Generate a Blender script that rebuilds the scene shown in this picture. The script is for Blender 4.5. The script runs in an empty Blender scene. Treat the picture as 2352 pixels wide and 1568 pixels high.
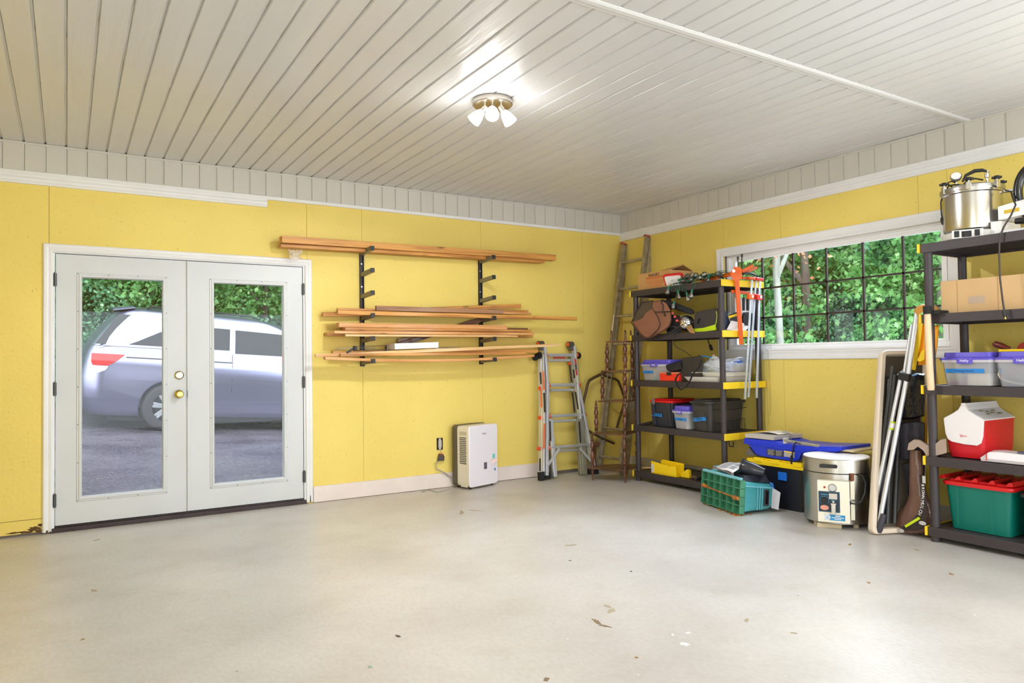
import bpy, math, random
from mathutils import Vector, Matrix, Euler
PI = math.pi
random.seed(7)
C = bpy.context.scene.collection
# ---------------------------------------------------------------- camera
YAW, PIT, ROL = 0.55522618, 0.02506145, -0.01341545
fw = Vector((math.sin(YAW)*math.cos(PIT), math.cos(YAW)*math.cos(PIT), math.sin(PIT)))
rt = Vector((math.cos(YAW), -math.sin(YAW), 0)); up = rt.cross(fw)
r2 = rt*math.cos(ROL)+up*math.sin(ROL); u2 = -rt*math.sin(ROL)+up*math.cos(ROL)
cam = bpy.data.cameras.new('camera'); co = bpy.data.objects.new('camera', cam); C.objects.link(co)
cam.sensor_width = 36; cam.lens = 25.2428; cam.clip_start = .05; cam.clip_end = 300
M = Matrix.Identity(4)
for i in range(3):
    M[i][0] = r2[i]; M[i][1] = u2[i]; M[i][2] = -fw[i]
M[0][3], M[1][3], M[2][3] = -5.4162, -6.3251, 1.2342
co.matrix_world = M
sc = bpy.context.scene; sc.camera = co
# ---------------------------------------------------------------- world, exposure
w = bpy.data.worlds.new('overcast_sky'); sc.world = w; w.use_nodes = True
bg = w.node_tree.nodes['Background']; bg.inputs[0].default_value = (.86, .93, 1.0, 1); bg.inputs[1].default_value = 3.4
sc.view_settings.view_transform = 'Standard'; sc.view_settings.look = 'None'
sc.view_settings.exposure = 0.38; sc.view_settings.gamma = 1; sc.view_settings.use_curve_mapping = False
try:
    sc.cycles.use_denoising = True; sc.cycles.denoiser = 'OPENIMAGEDENOISE'
    sc.cycles.max_bounces = 14; sc.cycles.diffuse_bounces = 8; sc.cycles.glossy_bounces = 4; sc.cycles.transmission_bounces = 8
    sc.cycles.transparent_max_bounces = 24; sc.cycles.sample_clamp_indirect = 6; sc.cycles.caustics_reflective = False; sc.cycles.caustics_refractive = False
except Exception: pass
def area(name, loc, rot, sx, sy, power, col):
    l = bpy.data.lights.new(name, 'AREA'); l.shape = 'RECTANGLE'; l.size = sx; l.size_y = sy; l.energy = power; l.color = col
    o = bpy.data.objects.new(name, l); C.objects.link(o); o.location = loc; o.rotation_euler = rot; return o
def point(name, loc, power, col, rad=.03):
    l = bpy.data.lights.new(name, 'POINT'); l.energy = power; l.color = col; l.shadow_soft_size = rad
    o = bpy.data.objects.new(name, l); C.objects.link(o); o.location = loc; return o
# daylight: sky light through the sash window, plus three added fills at invented openings
area('daylight_sky_over_window', (2.4, -2.6, 4.3), (0, math.radians(47), 0), 2.6, 3.2, 760, (.66, .80, 1.0))
area('added_fill_right', (.03, -6.3, 1.75), (0, math.radians(90), 0), .9, 2.1, 54, (.82, .90, 1.0))  # added fill light, in an unseen opening cut into the right wall
area('added_fill_front', (-.65, -9.22, 1.2), (math.radians(90), 0, 0), 1.1, 2.1, 42, (.86, .92, 1.0))  # added fill light, beside the garage doorway behind the camera
area('added_fill_left', (-7.47, -7.6, 1.2), (0, math.radians(-90), 0), 2.0, 2.4, 36, (.90, .94, 1.0))  # added fill light at the left wall, which has no known door
SPOT_W = 46
point('second_ceiling_lamp_light', (-1.7, -6.3, 2.62), 44, (.92, .95, 1.0), .09)
# ---------------------------------------------------------------- mesh helper
def basis(d, hint=None):
    d = Vector(d).normalized(); h = Vector(hint) if hint is not None else (Vector((0, 0, 1)) if abs(d.z) < .95 else Vector((1, 0, 0)))
    a = h - d*h.dot(d); a.normalize(); b = d.cross(a); return d, b, a      # length, side, up
class MB:
    def __init__(s): s.v = []; s.f = []; s.sm = []; s.mi = []
    def add(s, vs, fs, sm=False, mi=0, X=None):
        n = len(s.v); s.v += [tuple(X @ Vector(v)) if X is not None else tuple(v) for v in vs]
        for f in fs: s.f.append([n+i for i in f]); s.sm.append(sm); s.mi.append(mi)
        return s
    def box(s, x0, x1, y0, y1, z0, z1, mi=0, X=None):
        vs = [(x, y, z) for z in (z0, z1) for y in (y0, y1) for x in (x0, x1)]
        return s.add(vs, [(0,2,3,1), (4,5,7,6), (0,1,5,4), (2,6,7,3), (0,4,6,2), (1,3,7,5)], False, mi, X)
    def beam(s, p0, p1, wd, ht, hint=None, mi=0, taper=1):
        p0 = Vector(p0); p1 = Vector(p1); d, b, a = basis(p1-p0, hint); vs = []
        for p, k in ((p0, 1), (p1, taper)):
            for q in ((-1,-1), (1,-1), (1,1), (-1,1)): vs.append(p+b*q[0]*wd/2*k+a*q[1]*ht/2*k)
        return s.add(vs, [(3,2,1,0), (4,5,6,7), (0,1,5,4), (1,2,6,5), (2,3,7,6), (3,0,4,7)], False, mi)
    def tube(s, pts, r, seg=8, cap=True, closed=False, mi=0, flat=1.0):
        pts = [Vector(p) for p in pts]; n = len(pts); rs = r if isinstance(r, (list, tuple)) else [r]*n; vs = []; a = None
        for i, p in enumerate(pts):
            if closed: d = pts[(i+1) % n]-pts[i-1]
            else: d = pts[min(i+1, n-1)]-pts[max(i-1, 0)]
            if d.length < 1e-9: d = Vector((0, 0, 1))
            d, b, a = basis(d, a) if a is not None and abs(Vector(a).dot(d.normalized())) < .98 else basis(d)
            for k in range(seg):
                t = 2*PI*k/seg; vs.append(p+(b*math.cos(t)+a*math.sin(t)*flat)*rs[i])
        fs = []
        for i in range(n if closed else n-1):
            j = (i+1) % n
            for k in range(seg): k2 = (k+1) % seg; fs.append((i*seg+k, i*seg+k2, j*seg+k2, j*seg+k))
        s.add(vs, fs, True, mi)
        if cap and not closed: s.add(vs[:seg], [tuple(range(seg))[::-1]], False, mi); s.add(vs[-seg:], [tuple(range(seg))], False, mi)
        return s
    def cyl(s, p0, p1, r0, r1=None, seg=16, mi=0): return s.tube([p0, p1], [r0, r0 if r1 is None else r1], seg, mi=mi)
    def lathe(s, prof, seg=24, X=None, mi=0, sy=1.0, cap=True):
        vs = [(r*math.cos(2*PI*k/seg), sy*r*math.sin(2*PI*k/seg), z) for r, z in prof for k in range(seg)]; fs = []
        for i in range(len(prof)-1):
            for k in range(seg): k2 = (k+1) % seg; fs.append((i*seg+k, i*seg+k2, (i+1)*seg+k2, (i+1)*seg+k))
        s.add(vs, fs, True, mi, X)
        if cap and prof[0][0] > 1e-5: s.add(vs[:seg], [tuple(range(seg))[::-1]], False, mi, X)
        if cap and prof[-1][0] > 1e-5: s.add(vs[-seg:], [tuple(range(seg))], False, mi, X)
        return s
    def prism(s, poly, a0, a1, ax='x', mi=0, X=None):
        n = len(poly); mk = {'x': lambda p, a: (a, p[0], p[1]), 'y': lambda p, a: (p[0], a, p[1]), 'z': lambda p, a: (p[0], p[1], a)}[ax]
        vs = [mk(p, a0) for p in poly]+[mk(p, a1) for p in poly]
        return s.add(vs, [tuple(range(n))[::-1], tuple(range(n, 2*n))]+[(i, (i+1) % n, n+(i+1) % n, n+i) for i in range(n)], False, mi, X)
    def grid(s, fn, nu, nv, sm=True, mi=0, X=None):
        vs = [fn(i/nu, j/nv) for j in range(nv+1) for i in range(nu+1)]
        return s.add(vs, [(j*(nu+1)+i, j*(nu+1)+i+1, (j+1)*(nu+1)+i+1, (j+1)*(nu+1)+i) for j in range(nv) for i in range(nu)], sm, mi, X)
    def loft(s, rings, sm=True, cap=True, mi=0, X=None):
        n = len(rings[0]); vs = [p for r in rings for p in r]; fs = []
        for i in range(len(rings)-1):
            for k in range(n): k2 = (k+1) % n; fs.append((i*n+k, i*n+k2, (i+1)*n+k2, (i+1)*n+k))
        s.add(vs, fs, sm, mi, X)
        if cap: s.add(rings[0], [tuple(range(n))[::-1]], False, mi, X); s.add(rings[-1], [tuple(range(n))], False, mi, X)
        return s
def rrect(hx, hy, r, z, n=4, cx=0, cy=0):
    out = []
    for qx, qy, a0 in ((1,1,0), (-1,1,90), (-1,-1,180), (1,-1,270)):
        for k in range(n+1):
            a = math.radians(a0+90*k/n); out.append((cx+qx*(hx-r)+r*math.cos(a), cy+qy*(hy-r)+r*math.sin(a), z))
    return out
def mesh(name, mb, mats):
    me = bpy.data.meshes.new(name); me.from_pydata(mb.v, [], mb.f)
    for m in (mats if isinstance(mats, (list, tuple)) else [mats]): me.materials.append(m)
    me.polygons.foreach_set('use_smooth', mb.sm); me.polygons.foreach_set('material_index', mb.mi)
    me.validate(); me.update()
    if any(mb.sm) and len(mb.f) < 60000:
        try: me.set_sharp_from_angle(angle=math.radians(38))
        except Exception: pass
    return me
def part(name, mb, mats, parent=None, bevel=0, world=False, label=None, kind=None, seg=2, solid=0, sub=0):
    if world and parent is not None:
        Wm = wm(parent).inverted(); mb.v = [tuple(Wm @ Vector(v)) for v in mb.v]
    o = bpy.data.objects.new(name, mesh(name, mb, mats)); C.objects.link(o)
    if parent is not None: o.parent = parent
    if solid: m = o.modifiers.new('solid', 'SOLIDIFY'); m.thickness = solid; m.offset = 0
    if sub: m = o.modifiers.new('sub', 'SUBSURF'); m.levels = sub; m.render_levels = sub
    if bevel: m = o.modifiers.new('bevel', 'BEVEL'); m.width = bevel; m.segments = seg; m.limit_method = 'ANGLE'; m.angle_limit = math.radians(40); m.harden_normals = False
    if label: o['label'] = label
    if kind: o['kind'] = kind
    return o
def wm(o):
    m = Matrix.LocRotScale(o.location, o.rotation_euler, o.scale)
    return (wm(o.parent) @ m) if o.parent is not None else m
def tag(o, label, cat, group=None):
    o['label'] = label; o['category'] = cat
    if group: o['group'] = group
    return o
def thing(name, label, cat, loc=(0,0,0), rot=(0,0,0), group=None):
    o = bpy.data.objects.new(name, None); C.objects.link(o); o.location = loc; o.rotation_euler = rot; o.empty_display_size = .1
    return tag(o, label, cat, group)
def struct(name, mb, mat, **k):
    o = part(name, mb, mat, **k); o['kind'] = 'structure'; return o
def copy_tree(o, parent=None):
    c = o.copy(); C.objects.link(c); c.parent = parent
    for ch in [x for x in C.objects if x.parent == o]: copy_tree(ch, c)
    return c
def like(name, src, parent, loc, rot=None, scale=None):      # a further piece that shares mesh data
    c = src.copy(); c.name = name; C.objects.link(c); c.parent = parent; c.location = loc
    if rot is not None: c.rotation_euler = rot
    if scale is not None: c.scale = scale
    return c
def TX(loc=(0,0,0), rot=(0,0,0), sc_=(1,1,1)): return Matrix.LocRotScale(Vector(loc), Euler(rot), Vector(sc_))
def lettering(text, size, X, mat, parent, world=True, name='lettering', align='CENTER', ext=.0006, shear=0):
    cu = bpy.data.curves.new('txt', 'FONT'); cu.body = text; cu.size = size; cu.align_x = align; cu.align_y = 'CENTER'; cu.extrude = ext; cu.shear = shear; cu.resolution_u = 2
    t = bpy.data.objects.new('txt', cu); C.objects.link(t); dg = bpy.context.evaluated_depsgraph_get(); dg.update()
    me = bpy.data.meshes.new_from_object(t.evaluated_get(dg)); bpy.data.objects.remove(t); bpy.data.curves.remove(cu)
    XX = (wm(parent).inverted() @ X) if (world and parent is not None) else X
    me.transform(XX); me.materials.clear(); me.materials.append(mat)
    o = bpy.data.objects.new(name, me); C.objects.link(o); o.parent = parent; return o
# ---------------------------------------------------------------- materials
def s2l(c): return tuple(((x/255)/12.92 if x/255 <= .04045 else ((x/255+.055)/1.055)**2.4) for x in c)
MATS = {}
def mat(name, rgb, rough=.5, metal=0, var=0, vscale=6, bump=0, bscale=60, spec=.5, col2=None, stretch=(1,1,1), trans=0, alpha=1, emit=None, estr=0, detail=4, lo=.35, hi=.65, coat=0, rgh_var=0):
    m = bpy.data.materials.new(name); m.use_nodes = True; nt = m.node_tree; N = nt.nodes; L = nt.links; b = N['Principled BSDF']
    c = s2l(rgb)+(1,); b.inputs['Base Color'].default_value = c; b.inputs['Roughness'].default_value = rough; b.inputs['Metallic'].default_value = metal
    b.inputs['Specular IOR Level'].default_value = spec; b.inputs['Coat Weight'].default_value = coat
    if trans: b.inputs['Transmission Weight'].default_value = trans
    if alpha < 1: b.inputs['Alpha'].default_value = alpha
    if emit: b.inputs['Emission Color'].default_value = s2l(emit)+(1,); b.inputs['Emission Strength'].default_value = estr
    if var or bump or col2 or rgh_var:
        tc = N.new('ShaderNodeTexCoord'); mp = N.new('ShaderNodeMapping'); mp.inputs['Scale'].default_value = stretch; L.new(tc.outputs['Object'], mp.inputs[0])
        oi = N.new('ShaderNodeObjectInfo'); ad = N.new('ShaderNodeVectorMath'); ad.operation = 'ADD'; mu = N.new('ShaderNodeMath'); mu.operation = 'MULTIPLY'; mu.inputs[1].default_value = 37
        L.new(oi.outputs['Random'], mu.inputs[0]); L.new(mp.outputs[0], ad.inputs[0]); L.new(mu.outputs[0], ad.inputs[1])
        if var or col2 or rgh_var:
            n = N.new('ShaderNodeTexNoise'); n.inputs['Scale'].default_value = vscale; n.inputs['Detail'].default_value = detail; L.new(ad.outputs[0], n.inputs['Vector'])
            rp = N.new('ShaderNodeValToRGB'); L.new(n.outputs['Fac'], rp.inputs[0]); e = rp.color_ramp.elements; e[0].position = lo; e[1].position = hi
            if col2: e[0].color = s2l(col2)+(1,); e[1].color = c
            else: e[0].color = tuple(x*(1-var) for x in c[:3])+(1,); e[1].color = tuple(min(1, x*(1+var*.6)) for x in c[:3])+(1,)
            if var or col2: L.new(rp.outputs[0], b.inputs['Base Color'])
            if rgh_var:
                mr = N.new('ShaderNodeMapRange'); mr.inputs['To Min'].default_value = rough-rgh_var; mr.inputs['To Max'].default_value = rough+rgh_var
                L.new(n.outputs['Fac'], mr.inputs[0]); L.new(mr.outputs[0], b.inputs['Roughness'])
        if bump:
            n2 = N.new('ShaderNodeTexNoise'); n2.inputs['Scale'].default_value = bscale; n2.inputs['Detail'].default_value = 3; L.new(ad.outputs[0], n2.inputs['Vector'])
            bp = N.new('ShaderNodeBump'); bp.inputs['Strength'].default_value = bump; bp.inputs['Distance'].default_value = .01; L.new(n2.outputs['Fac'], bp.inputs['Height']); L.new(bp.outputs[0], b.inputs['Normal'])
    MATS[name] = m; return m
def glassmat(name, tint=(1,1,1), rough=0.0, refl=1.0, base=.0):
    m = bpy.data.materials.new(name); m.use_nodes = True; nt = m.node_tree; N = nt.nodes; L = nt.links; N.remove(N['Principled BSDF'])
    tr = N.new('ShaderNodeBsdfTransparent'); tr.inputs[0].default_value = tint+(1,); gl = N.new('ShaderNodeBsdfGlossy'); gl.inputs['Roughness'].default_value = rough
    fr = N.new('ShaderNodeFresnel'); fr.inputs[0].default_value = 1.5; mr = N.new('ShaderNodeMath'); mr.operation = 'MULTIPLY_ADD'; mr.inputs[1].default_value = refl; mr.inputs[2].default_value = base
    L.new(fr.outputs[0], mr.inputs[0]); mx = N.new('ShaderNodeMixShader'); L.new(mr.outputs[0], mx.inputs[0]); L.new(tr.outputs[0], mx.inputs[1]); L.new(gl.outputs[0], mx.inputs[2])
    L.new(mx.outputs[0], N['Material Output'].inputs[0]); return m
def film(name, rgb, a=.5, rough=.25):                         # cloudy clear plastic: part see-through, part milky
    m = bpy.data.materials.new(name); m.use_nodes = True; nt = m.node_tree; N = nt.nodes; L = nt.links; b = N['Principled BSDF']
    b.inputs['Base Color'].default_value = s2l(rgb)+(1,); b.inputs['Roughness'].default_value = rough; b.inputs['Alpha'].default_value = a; return m
white = mat('white_paint', (230,231,234), .42, var=.04, vscale=3, bump=.05, bscale=40)
doorwhite = mat('door_paint', (205,208,211), .38, var=.03, vscale=2.5, bump=.04, bscale=90)
grey_line = mat('dark_gap', (60,56,52), .8)
bronze = mat('bronze_sill', (66,56,56), .35, metal=.6, var=.2)
brass = mat('brass', (214,190,110), .2, metal=1)
nickel = mat('brushed_nickel', (205,200,192), .28, metal=1, bump=.03, bscale=200)
steel = mat('steel', (190,190,190), .3, metal=1)
darksteel = mat('dark_steel', (92,92,94), .4, metal=.8)
black = mat('black_plastic', (26,26,28), .5, bump=.05, bscale=200)
black_gloss = mat('black_gloss', (22,22,24), .22)
blackrub = mat('black_rubber', (24,24,24), .75)
glass = glassmat('clear_glass', (.975,.985,.98), refl=.5)
# ================================================================ setting
def yellow_mat():
    m = bpy.data.materials.new('yellow_painted_osb'); m.use_nodes = True; nt = m.node_tree; N = nt.nodes; L = nt.links; b = N['Principled BSDF']; b.inputs['Roughness'].default_value = .52
    b.inputs['Specular IOR Level'].default_value = .35
    g = N.new('ShaderNodeNewGeometry')
    n1 = N.new('ShaderNodeTexNoise'); n1.inputs['Scale'].default_value = 1.1; n1.inputs['Detail'].default_value = 3; L.new(g.outputs['Position'], n1.inputs['Vector'])
    r1 = N.new('ShaderNodeValToRGB'); r1.color_ramp.elements[0].position = .3; r1.color_ramp.elements[1].position = .7
    r1.color_ramp.elements[0].color = s2l((225,202,105))+(1,); r1.color_ramp.elements[1].color = s2l((234,211,115))+(1,); L.new(n1.outputs['Fac'], r1.inputs[0])
    # scattered scuffs and pits of their own shape, denser high up
    mp = N.new('ShaderNodeMapping'); mp.inputs['Rotation'].default_value = (0, .7, 0); mp.inputs['Scale'].default_value = (1.6, 1.6, .55); L.new(g.outputs['Position'], mp.inputs[0])
    v = N.new('ShaderNodeTexVoronoi'); v.inputs['Scale'].default_value = 9; v.inputs['Randomness'].default_value = 1; L.new(mp.outputs[0], v.inputs['Vector'])
    cr = N.new('ShaderNodeMath'); cr.operation = 'LESS_THAN'; cr.inputs[1].default_value = .045; L.new(v.outputs['Distance'], cr.inputs[0])
    n3 = N.new('ShaderNodeTexNoise'); n3.inputs['Scale'].default_value = 2.3; L.new(g.outputs['Position'], n3.inputs['Vector'])
    g3 = N.new('ShaderNodeMath'); g3.operation = 'GREATER_THAN'; g3.inputs[1].default_value = .55; L.new(n3.outputs['Fac'], g3.inputs[0])
    mu = N.new('ShaderNodeMath'); mu.operation = 'MULTIPLY'; L.new(cr.outputs[0], mu.inputs[0]); L.new(g3.outputs[0], mu.inputs[1])
    m2 = N.new('ShaderNodeMath'); m2.operation = 'MULTIPLY'; m2.inputs[1].default_value = .55; L.new(mu.outputs[0], m2.inputs[0])
    mx = N.new('ShaderNodeMixRGB'); mx.inputs[2].default_value = s2l((120,104,52))+(1,); L.new(m2.outputs[0], mx.inputs[0]); L.new(r1.outputs[0], mx.inputs[1])
    # rough OSB strand grain (fine)
    n5 = N.new('ShaderNodeTexNoise'); n5.inputs['Scale'].default_value = 42; n5.inputs['Detail'].default_value = 2; L.new(g.outputs['Position'], n5.inputs['Vector'])
    r5 = N.new('ShaderNodeValToRGB'); r5.color_ramp.elements[0].position = .28; r5.color_ramp.elements[1].position = .36
    r5.color_ramp.elements[0].color = (.86,.84,.74,1); r5.color_ramp.elements[1].color = (1,1,1,1); L.new(n5.outputs['Fac'], r5.inputs[0])
    m5 = N.new('ShaderNodeMixRGB'); m5.blend_type = 'MULTIPLY'; m5.inputs[0].default_value = 1; L.new(mx.outputs[0], m5.inputs[1]); L.new(r5.outputs[0], m5.inputs[2]); L.new(m5.outputs[0], b.inputs['Base Color'])
    v2 = N.new('ShaderNodeTexVoronoi'); v2.inputs['Scale'].default_value = 34; L.new(g.outputs['Position'], v2.inputs['Vector'])
    n4 = N.new('ShaderNodeTexNoise'); n4.inputs['Scale'].default_value = 70; L.new(g.outputs['Position'], n4.inputs['Vector'])
    a = N.new('ShaderNodeMath'); a.operation = 'ADD'; L.new(v2.outputs['Distance'], a.inputs[0]); L.new(n4.outputs['Fac'], a.inputs[1])
    bp = N.new('ShaderNodeBump'); bp.inputs['Strength'].default_value = .16; bp.inputs['Distance'].default_value = .006; L.new(a.outputs[0], bp.inputs['Height']); L.new(bp.outputs[0], b.inputs['Normal'])
    return m
yellow = yellow_mat()
def floor_mat():
    m = bpy.data.materials.new('worn_grey_floor_paint'); m.use_nodes = True; nt = m.node_tree; N = nt.nodes; L = nt.links; b = N['Principled BSDF']
    g = N.new('ShaderNodeNewGeometry')
    def noise(s, d=4, st=(1,1,1)):
        mp = N.new('ShaderNodeMapping'); mp.inputs['Scale'].default_value = st; L.new(g.outputs['Position'], mp.inputs[0])
        n = N.new('ShaderNodeTexNoise'); n.inputs['Scale'].default_value = s; n.inputs['Detail'].default_value = d; L.new(mp.outputs[0], n.inputs['Vector']); return n
    def ramp(src, p0, c0, p1, c1):
        r = N.new('ShaderNodeValToRGB'); r.color_ramp.elements[0].position = p0; r.color_ramp.elements[1].position = p1
        r.color_ramp.elements[0].color = c0; r.color_ramp.elements[1].color = c1; L.new(src, r.inputs[0]); return r
    base = ramp(noise(1.3, 6).outputs['Fac'], .3, s2l((189,184,179))+(1,), .7, s2l((207,203,199))+(1,))
    fine = ramp(noise(55, 3, (1, .5, 1)).outputs['Fac'], .35, (.93,.925,.91,1), .62, (1,1,1,1))
    m1 = N.new('ShaderNodeMixRGB'); m1.blend_type = 'MULTIPLY'; m1.inputs[0].default_value = 1; L.new(base.outputs[0], m1.inputs[1]); L.new(fine.outputs[0], m1.inputs[2])
    blot = ramp(noise(5, 5).outputs['Fac'], .24, (.92,.90,.87,1), .5, (1,1,1,1))
    m2 = N.new('ShaderNodeMixRGB'); m2.blend_type = 'MULTIPLY'; m2.inputs[0].default_value = .8; L.new(m1.outputs[0], m2.inputs[1]); L.new(blot.outputs[0], m2.inputs[2])
    # specks: dark grit and white paint drips
    last = m2
    for scl, th, col, k, nth in ((5, .013, (110,92,70), .8, .5), (13, .022, (135,120,100), .55, .56), (6.3, .012, (250,248,244), .9, .6)):
        wv = noise(25, 2); mv = N.new('ShaderNodeVectorMath'); mv.operation = 'SCALE'; mv.inputs['Scale'].default_value = .03; L.new(wv.outputs['Color'], mv.inputs[0])
        av = N.new('ShaderNodeVectorMath'); av.operation = 'ADD'; L.new(g.outputs['Position'], av.inputs[0]); L.new(mv.outputs[0], av.inputs[1])
        v = N.new('ShaderNodeTexVoronoi'); v.inputs['Scale'].default_value = scl; L.new(av.outputs[0], v.inputs['Vector'])
        # radius differs from cell to cell
        sp = N.new('ShaderNodeSeparateColor'); L.new(v.outputs['Color'], sp.inputs[0]); pw = N.new('ShaderNodeMath'); pw.operation = 'POWER'; pw.inputs[1].default_value = 3; L.new(sp.outputs[0], pw.inputs[0])
        sm_ = N.new('ShaderNodeMath'); sm_.operation = 'MULTIPLY'; sm_.inputs[1].default_value = th*3; L.new(pw.outputs[0], sm_.inputs[0])
        c = N.new('ShaderNodeMath'); c.operation = 'LESS_THAN'; L.new(v.outputs['Distance'], c.inputs[0]); L.new(sm_.outputs[0], c.inputs[1])
        kk = N.new('ShaderNodeMath'); kk.operation = 'MULTIPLY'; kk.inputs[1].default_value = k; L.new(c.outputs[0], kk.inputs[0])
        mm = N.new('ShaderNodeMixRGB'); mm.inputs[2].default_value = s2l(col)+(1,); L.new(kk.outputs[0], mm.inputs[0]); L.new(last.outputs[0], mm.inputs[1]); last = mm
    L.new(last.outputs[0], b.inputs['Base Color'])
    rr = ramp(noise(3.2, 2).outputs['Fac'], .15, (.27,)*3+(1,), .85, (.46,)*3+(1,)); L.new(rr.outputs[0], b.inputs['Roughness'])
    h = N.new('ShaderNodeMath'); h.operation = 'ADD'; L.new(noise(9, 4, (1,.55,1)).outputs['Fac'], h.inputs[0]); L.new(noise(60, 2).outputs['Fac'], h.inputs[1])
    bp = N.new('ShaderNodeBump'); bp.inputs['Strength'].default_value = .16; bp.inputs['Distance'].default_value = .005; L.new(h.outputs[0], bp.inputs['Height']); L.new(bp.outputs[0], b.inputs['Normal'])
    return m
floorm = floor_mat()
# vinyl planks: embossed wood grain, satin
vinyl = mat('cream_vinyl', (209,209,211), .30, var=.03, vscale=1.5, bump=.28, bscale=26, stretch=(1, .12, 1), spec=.55)
vinyl_fr = mat('cream_vinyl_frieze', (200,197,190), .45, var=.03, vscale=2, bump=.08, bscale=90, stretch=(1,1,.2))
XL, YF, ZC = -7.45, -9.2, 2.878
T = .14
# floor slab
struct('floor', MB().box(XL-.15, .15, YF-.15, .02, -.12, 0), floorm)
# back wall: core with the door opening, yellow sheets as pieces
DX0, DX1, DZ1 = -5.515, -3.625, 2.09
core = mat('wall_core', (112,104,98), .9)
wb = struct('wall_back', MB().box(XL-.15, DX0, .012, T, -.1, ZC+.1).box(DX1, .15, .012, T, -.1, ZC+.1).box(DX0, DX1, .012, T, DZ1, ZC+.1), core)
g = .0022
cols = [XL, -6.75, -5.53, -3.614, -3.127+.02, -1.85, -.559, 0]
for i in range(len(cols)-1):
    a, b = cols[i]+g/2, cols[i+1]-g/2
    if i == 1 or i == 0: # left of the door: a separate low strip with a wide joint
        b2 = min(b, DX0)
        part('sheathing_panel', MB().box(a, b2, 0, .012, .118, ZC), yellow, wb)
        part('sheathing_panel', MB().box(a, b2, 0, .012, .02, .114), yellow, wb)
    elif i == 2: part('sheathing_panel', MB().box(a, b, 0, .012, DZ1, ZC), yellow, wb)
    elif i == 3: part('sheathing_panel', MB().box(-3.625, b, 0, .012, .0, DZ1).box(a, b, 0, .012, DZ1, ZC), yellow, wb)
    else: part('sheathing_panel', MB().box(a, b, 0, .012, .035 if i == 5 or i == 6 else 0, ZC), yellow, wb)
# right wall with the window opening, and an added unseen one nearer the camera
WY0, WY1, WZ0, WZ1 = -1.515, -3.60, 1.285, 2.215
wr = struct('wall_right', MB().box(.012, T, WY0, .15, -.1, ZC+.1).box(.012, T, -5.25, WY1, -.1, ZC+.1).box(.012, T, YF-.15, -7.35, -.1, ZC+.1).box(.012, T, -7.35, -5.25, -.1, 1.3).box(.012, T, -7.35, -5.25, 2.2, ZC+.1).box(.012, T, WY1, WY0, -.1, WZ0).box(.012, T, WY1, WY0, WZ1, ZC+.1), core)
cy = [0, -.95, WY0, -2.17, -3.39, WY1, -4.8, -5.25, -6.3, -7.35, YF]
for i in range(len(cy)-1):
    b, a = cy[i]-g/2, cy[i+1]+g/2
    if i in (2, 3, 4):
        part('sheathing_panel', MB().box(0, .012, a, b, 0, WZ0), yellow, wr); part('sheathing_panel', MB().box(0, .012, a, b, WZ1, ZC), yellow, wr)
    elif i in (7, 8):
        part('sheathing_panel', MB().box(0, .012, a, b, 0, 1.3), yellow, wr); part('sheathing_panel', MB().box(0, .012, a, b, 2.2, ZC), yellow, wr)
    else: part('sheathing_panel', MB().box(0, .012, a, b, 0, ZC), yellow, wr)
struct('wall_left', MB().box(XL-.15, XL, -6.55, .15, -.1, ZC+.1).box(XL-.15, XL, YF-.15, -8.65, -.1, ZC+.1).box(XL-.15, XL, -8.65, -6.55, 2.45, ZC+.1), yellow)  # unseen opening added to go with the left fill light
# front wall (behind the camera) with the open garage doorway and an added side opening
struct('wall_front', MB().box(XL-.15, -6.3, YF-.15, YF, -.1, ZC+.1).box(-1.5, -1.2, YF-.15, YF, -.1, ZC+.1).box(-.1, .15, YF-.15, YF, -.1, ZC+.1).box(-1.2, -.1, YF-.15, YF, 2.25, ZC+.1).box(-6.3, -1.5, YF-.15, YF, 2.25, ZC+.1), yellow)
# ceiling: deck above, vinyl planks below, one by one
ceil = struct('ceiling', MB().box(XL-.15, .15, YF-.15, .15, ZC+.012, ZC+.13), core)
P = .13215
def plank(length, depth=.010, wv=0):
    # a plank with a V edge on one side and a shallow step on the other
    prof = [(0, .011), (.004, 0), (P-.014, 0), (P-.009, .011*.75), (P-.001, .011)]
    mb = MB(); n = 14
    rings = []
    for k in range(n+1):
        y = -length*k/n; sag = .0016*math.sin(k*1.9+wv) if 0 < k < n else 0
        rings.append([(x, y, z-sag) for x, z in prof]+[(P-.001, y, .0135), (0, y, .0135)])
    mb.loft(rings, sm=False); return mb
L1 = 3.745
src = [part('plank', plank(L1, wv=k*2.1), vinyl, ceil) for k in range(3)]
for o in src: o.location = (100, 0, 0)
n = 0; k = 0
while True:
    x = -P*(k+1)
    if x < XL-.1: break
    if k < 3: src[k].location = (x, 0, ZC)
    else: like('plank', src[random.randrange(3)], ceil, (x, -0.0, ZC))
    k += 1
L2 = -YF-L1-.02
src2 = [part('plank', plank(L2, wv=k*1.3), vinyl, ceil) for k in range(2)]
k = 0; off = -2.279+P*18
while True:
    x = off-P*(k+1)
    if x < XL-.1: break
    if k < 2: src2[k].location = (x, -L1-.03, ZC)
    else: like('plank', src2[random.randrange(2)], ceil, (x, -L1-.03, ZC))
    k += 1
if True:   # filler strip by the right wall
    part('plank', MB().box(off, -.001, -L1-.03-L2, -L1-.03, ZC, ZC+.013), vinyl, ceil)
# the H-shaped joint strip across the ceiling
struct('trim_1', MB().prism([(-3.706, ZC+.004), (-3.712, ZC-.006), (-3.728, ZC-.004), (-3.742, ZC-.011), (-3.764, ZC-.009), (-3.776, ZC-.002), (-3.778, ZC+.004)], XL, 0, 'x'), mat('joint_strip_vinyl', (205,204,203), .45))
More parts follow.
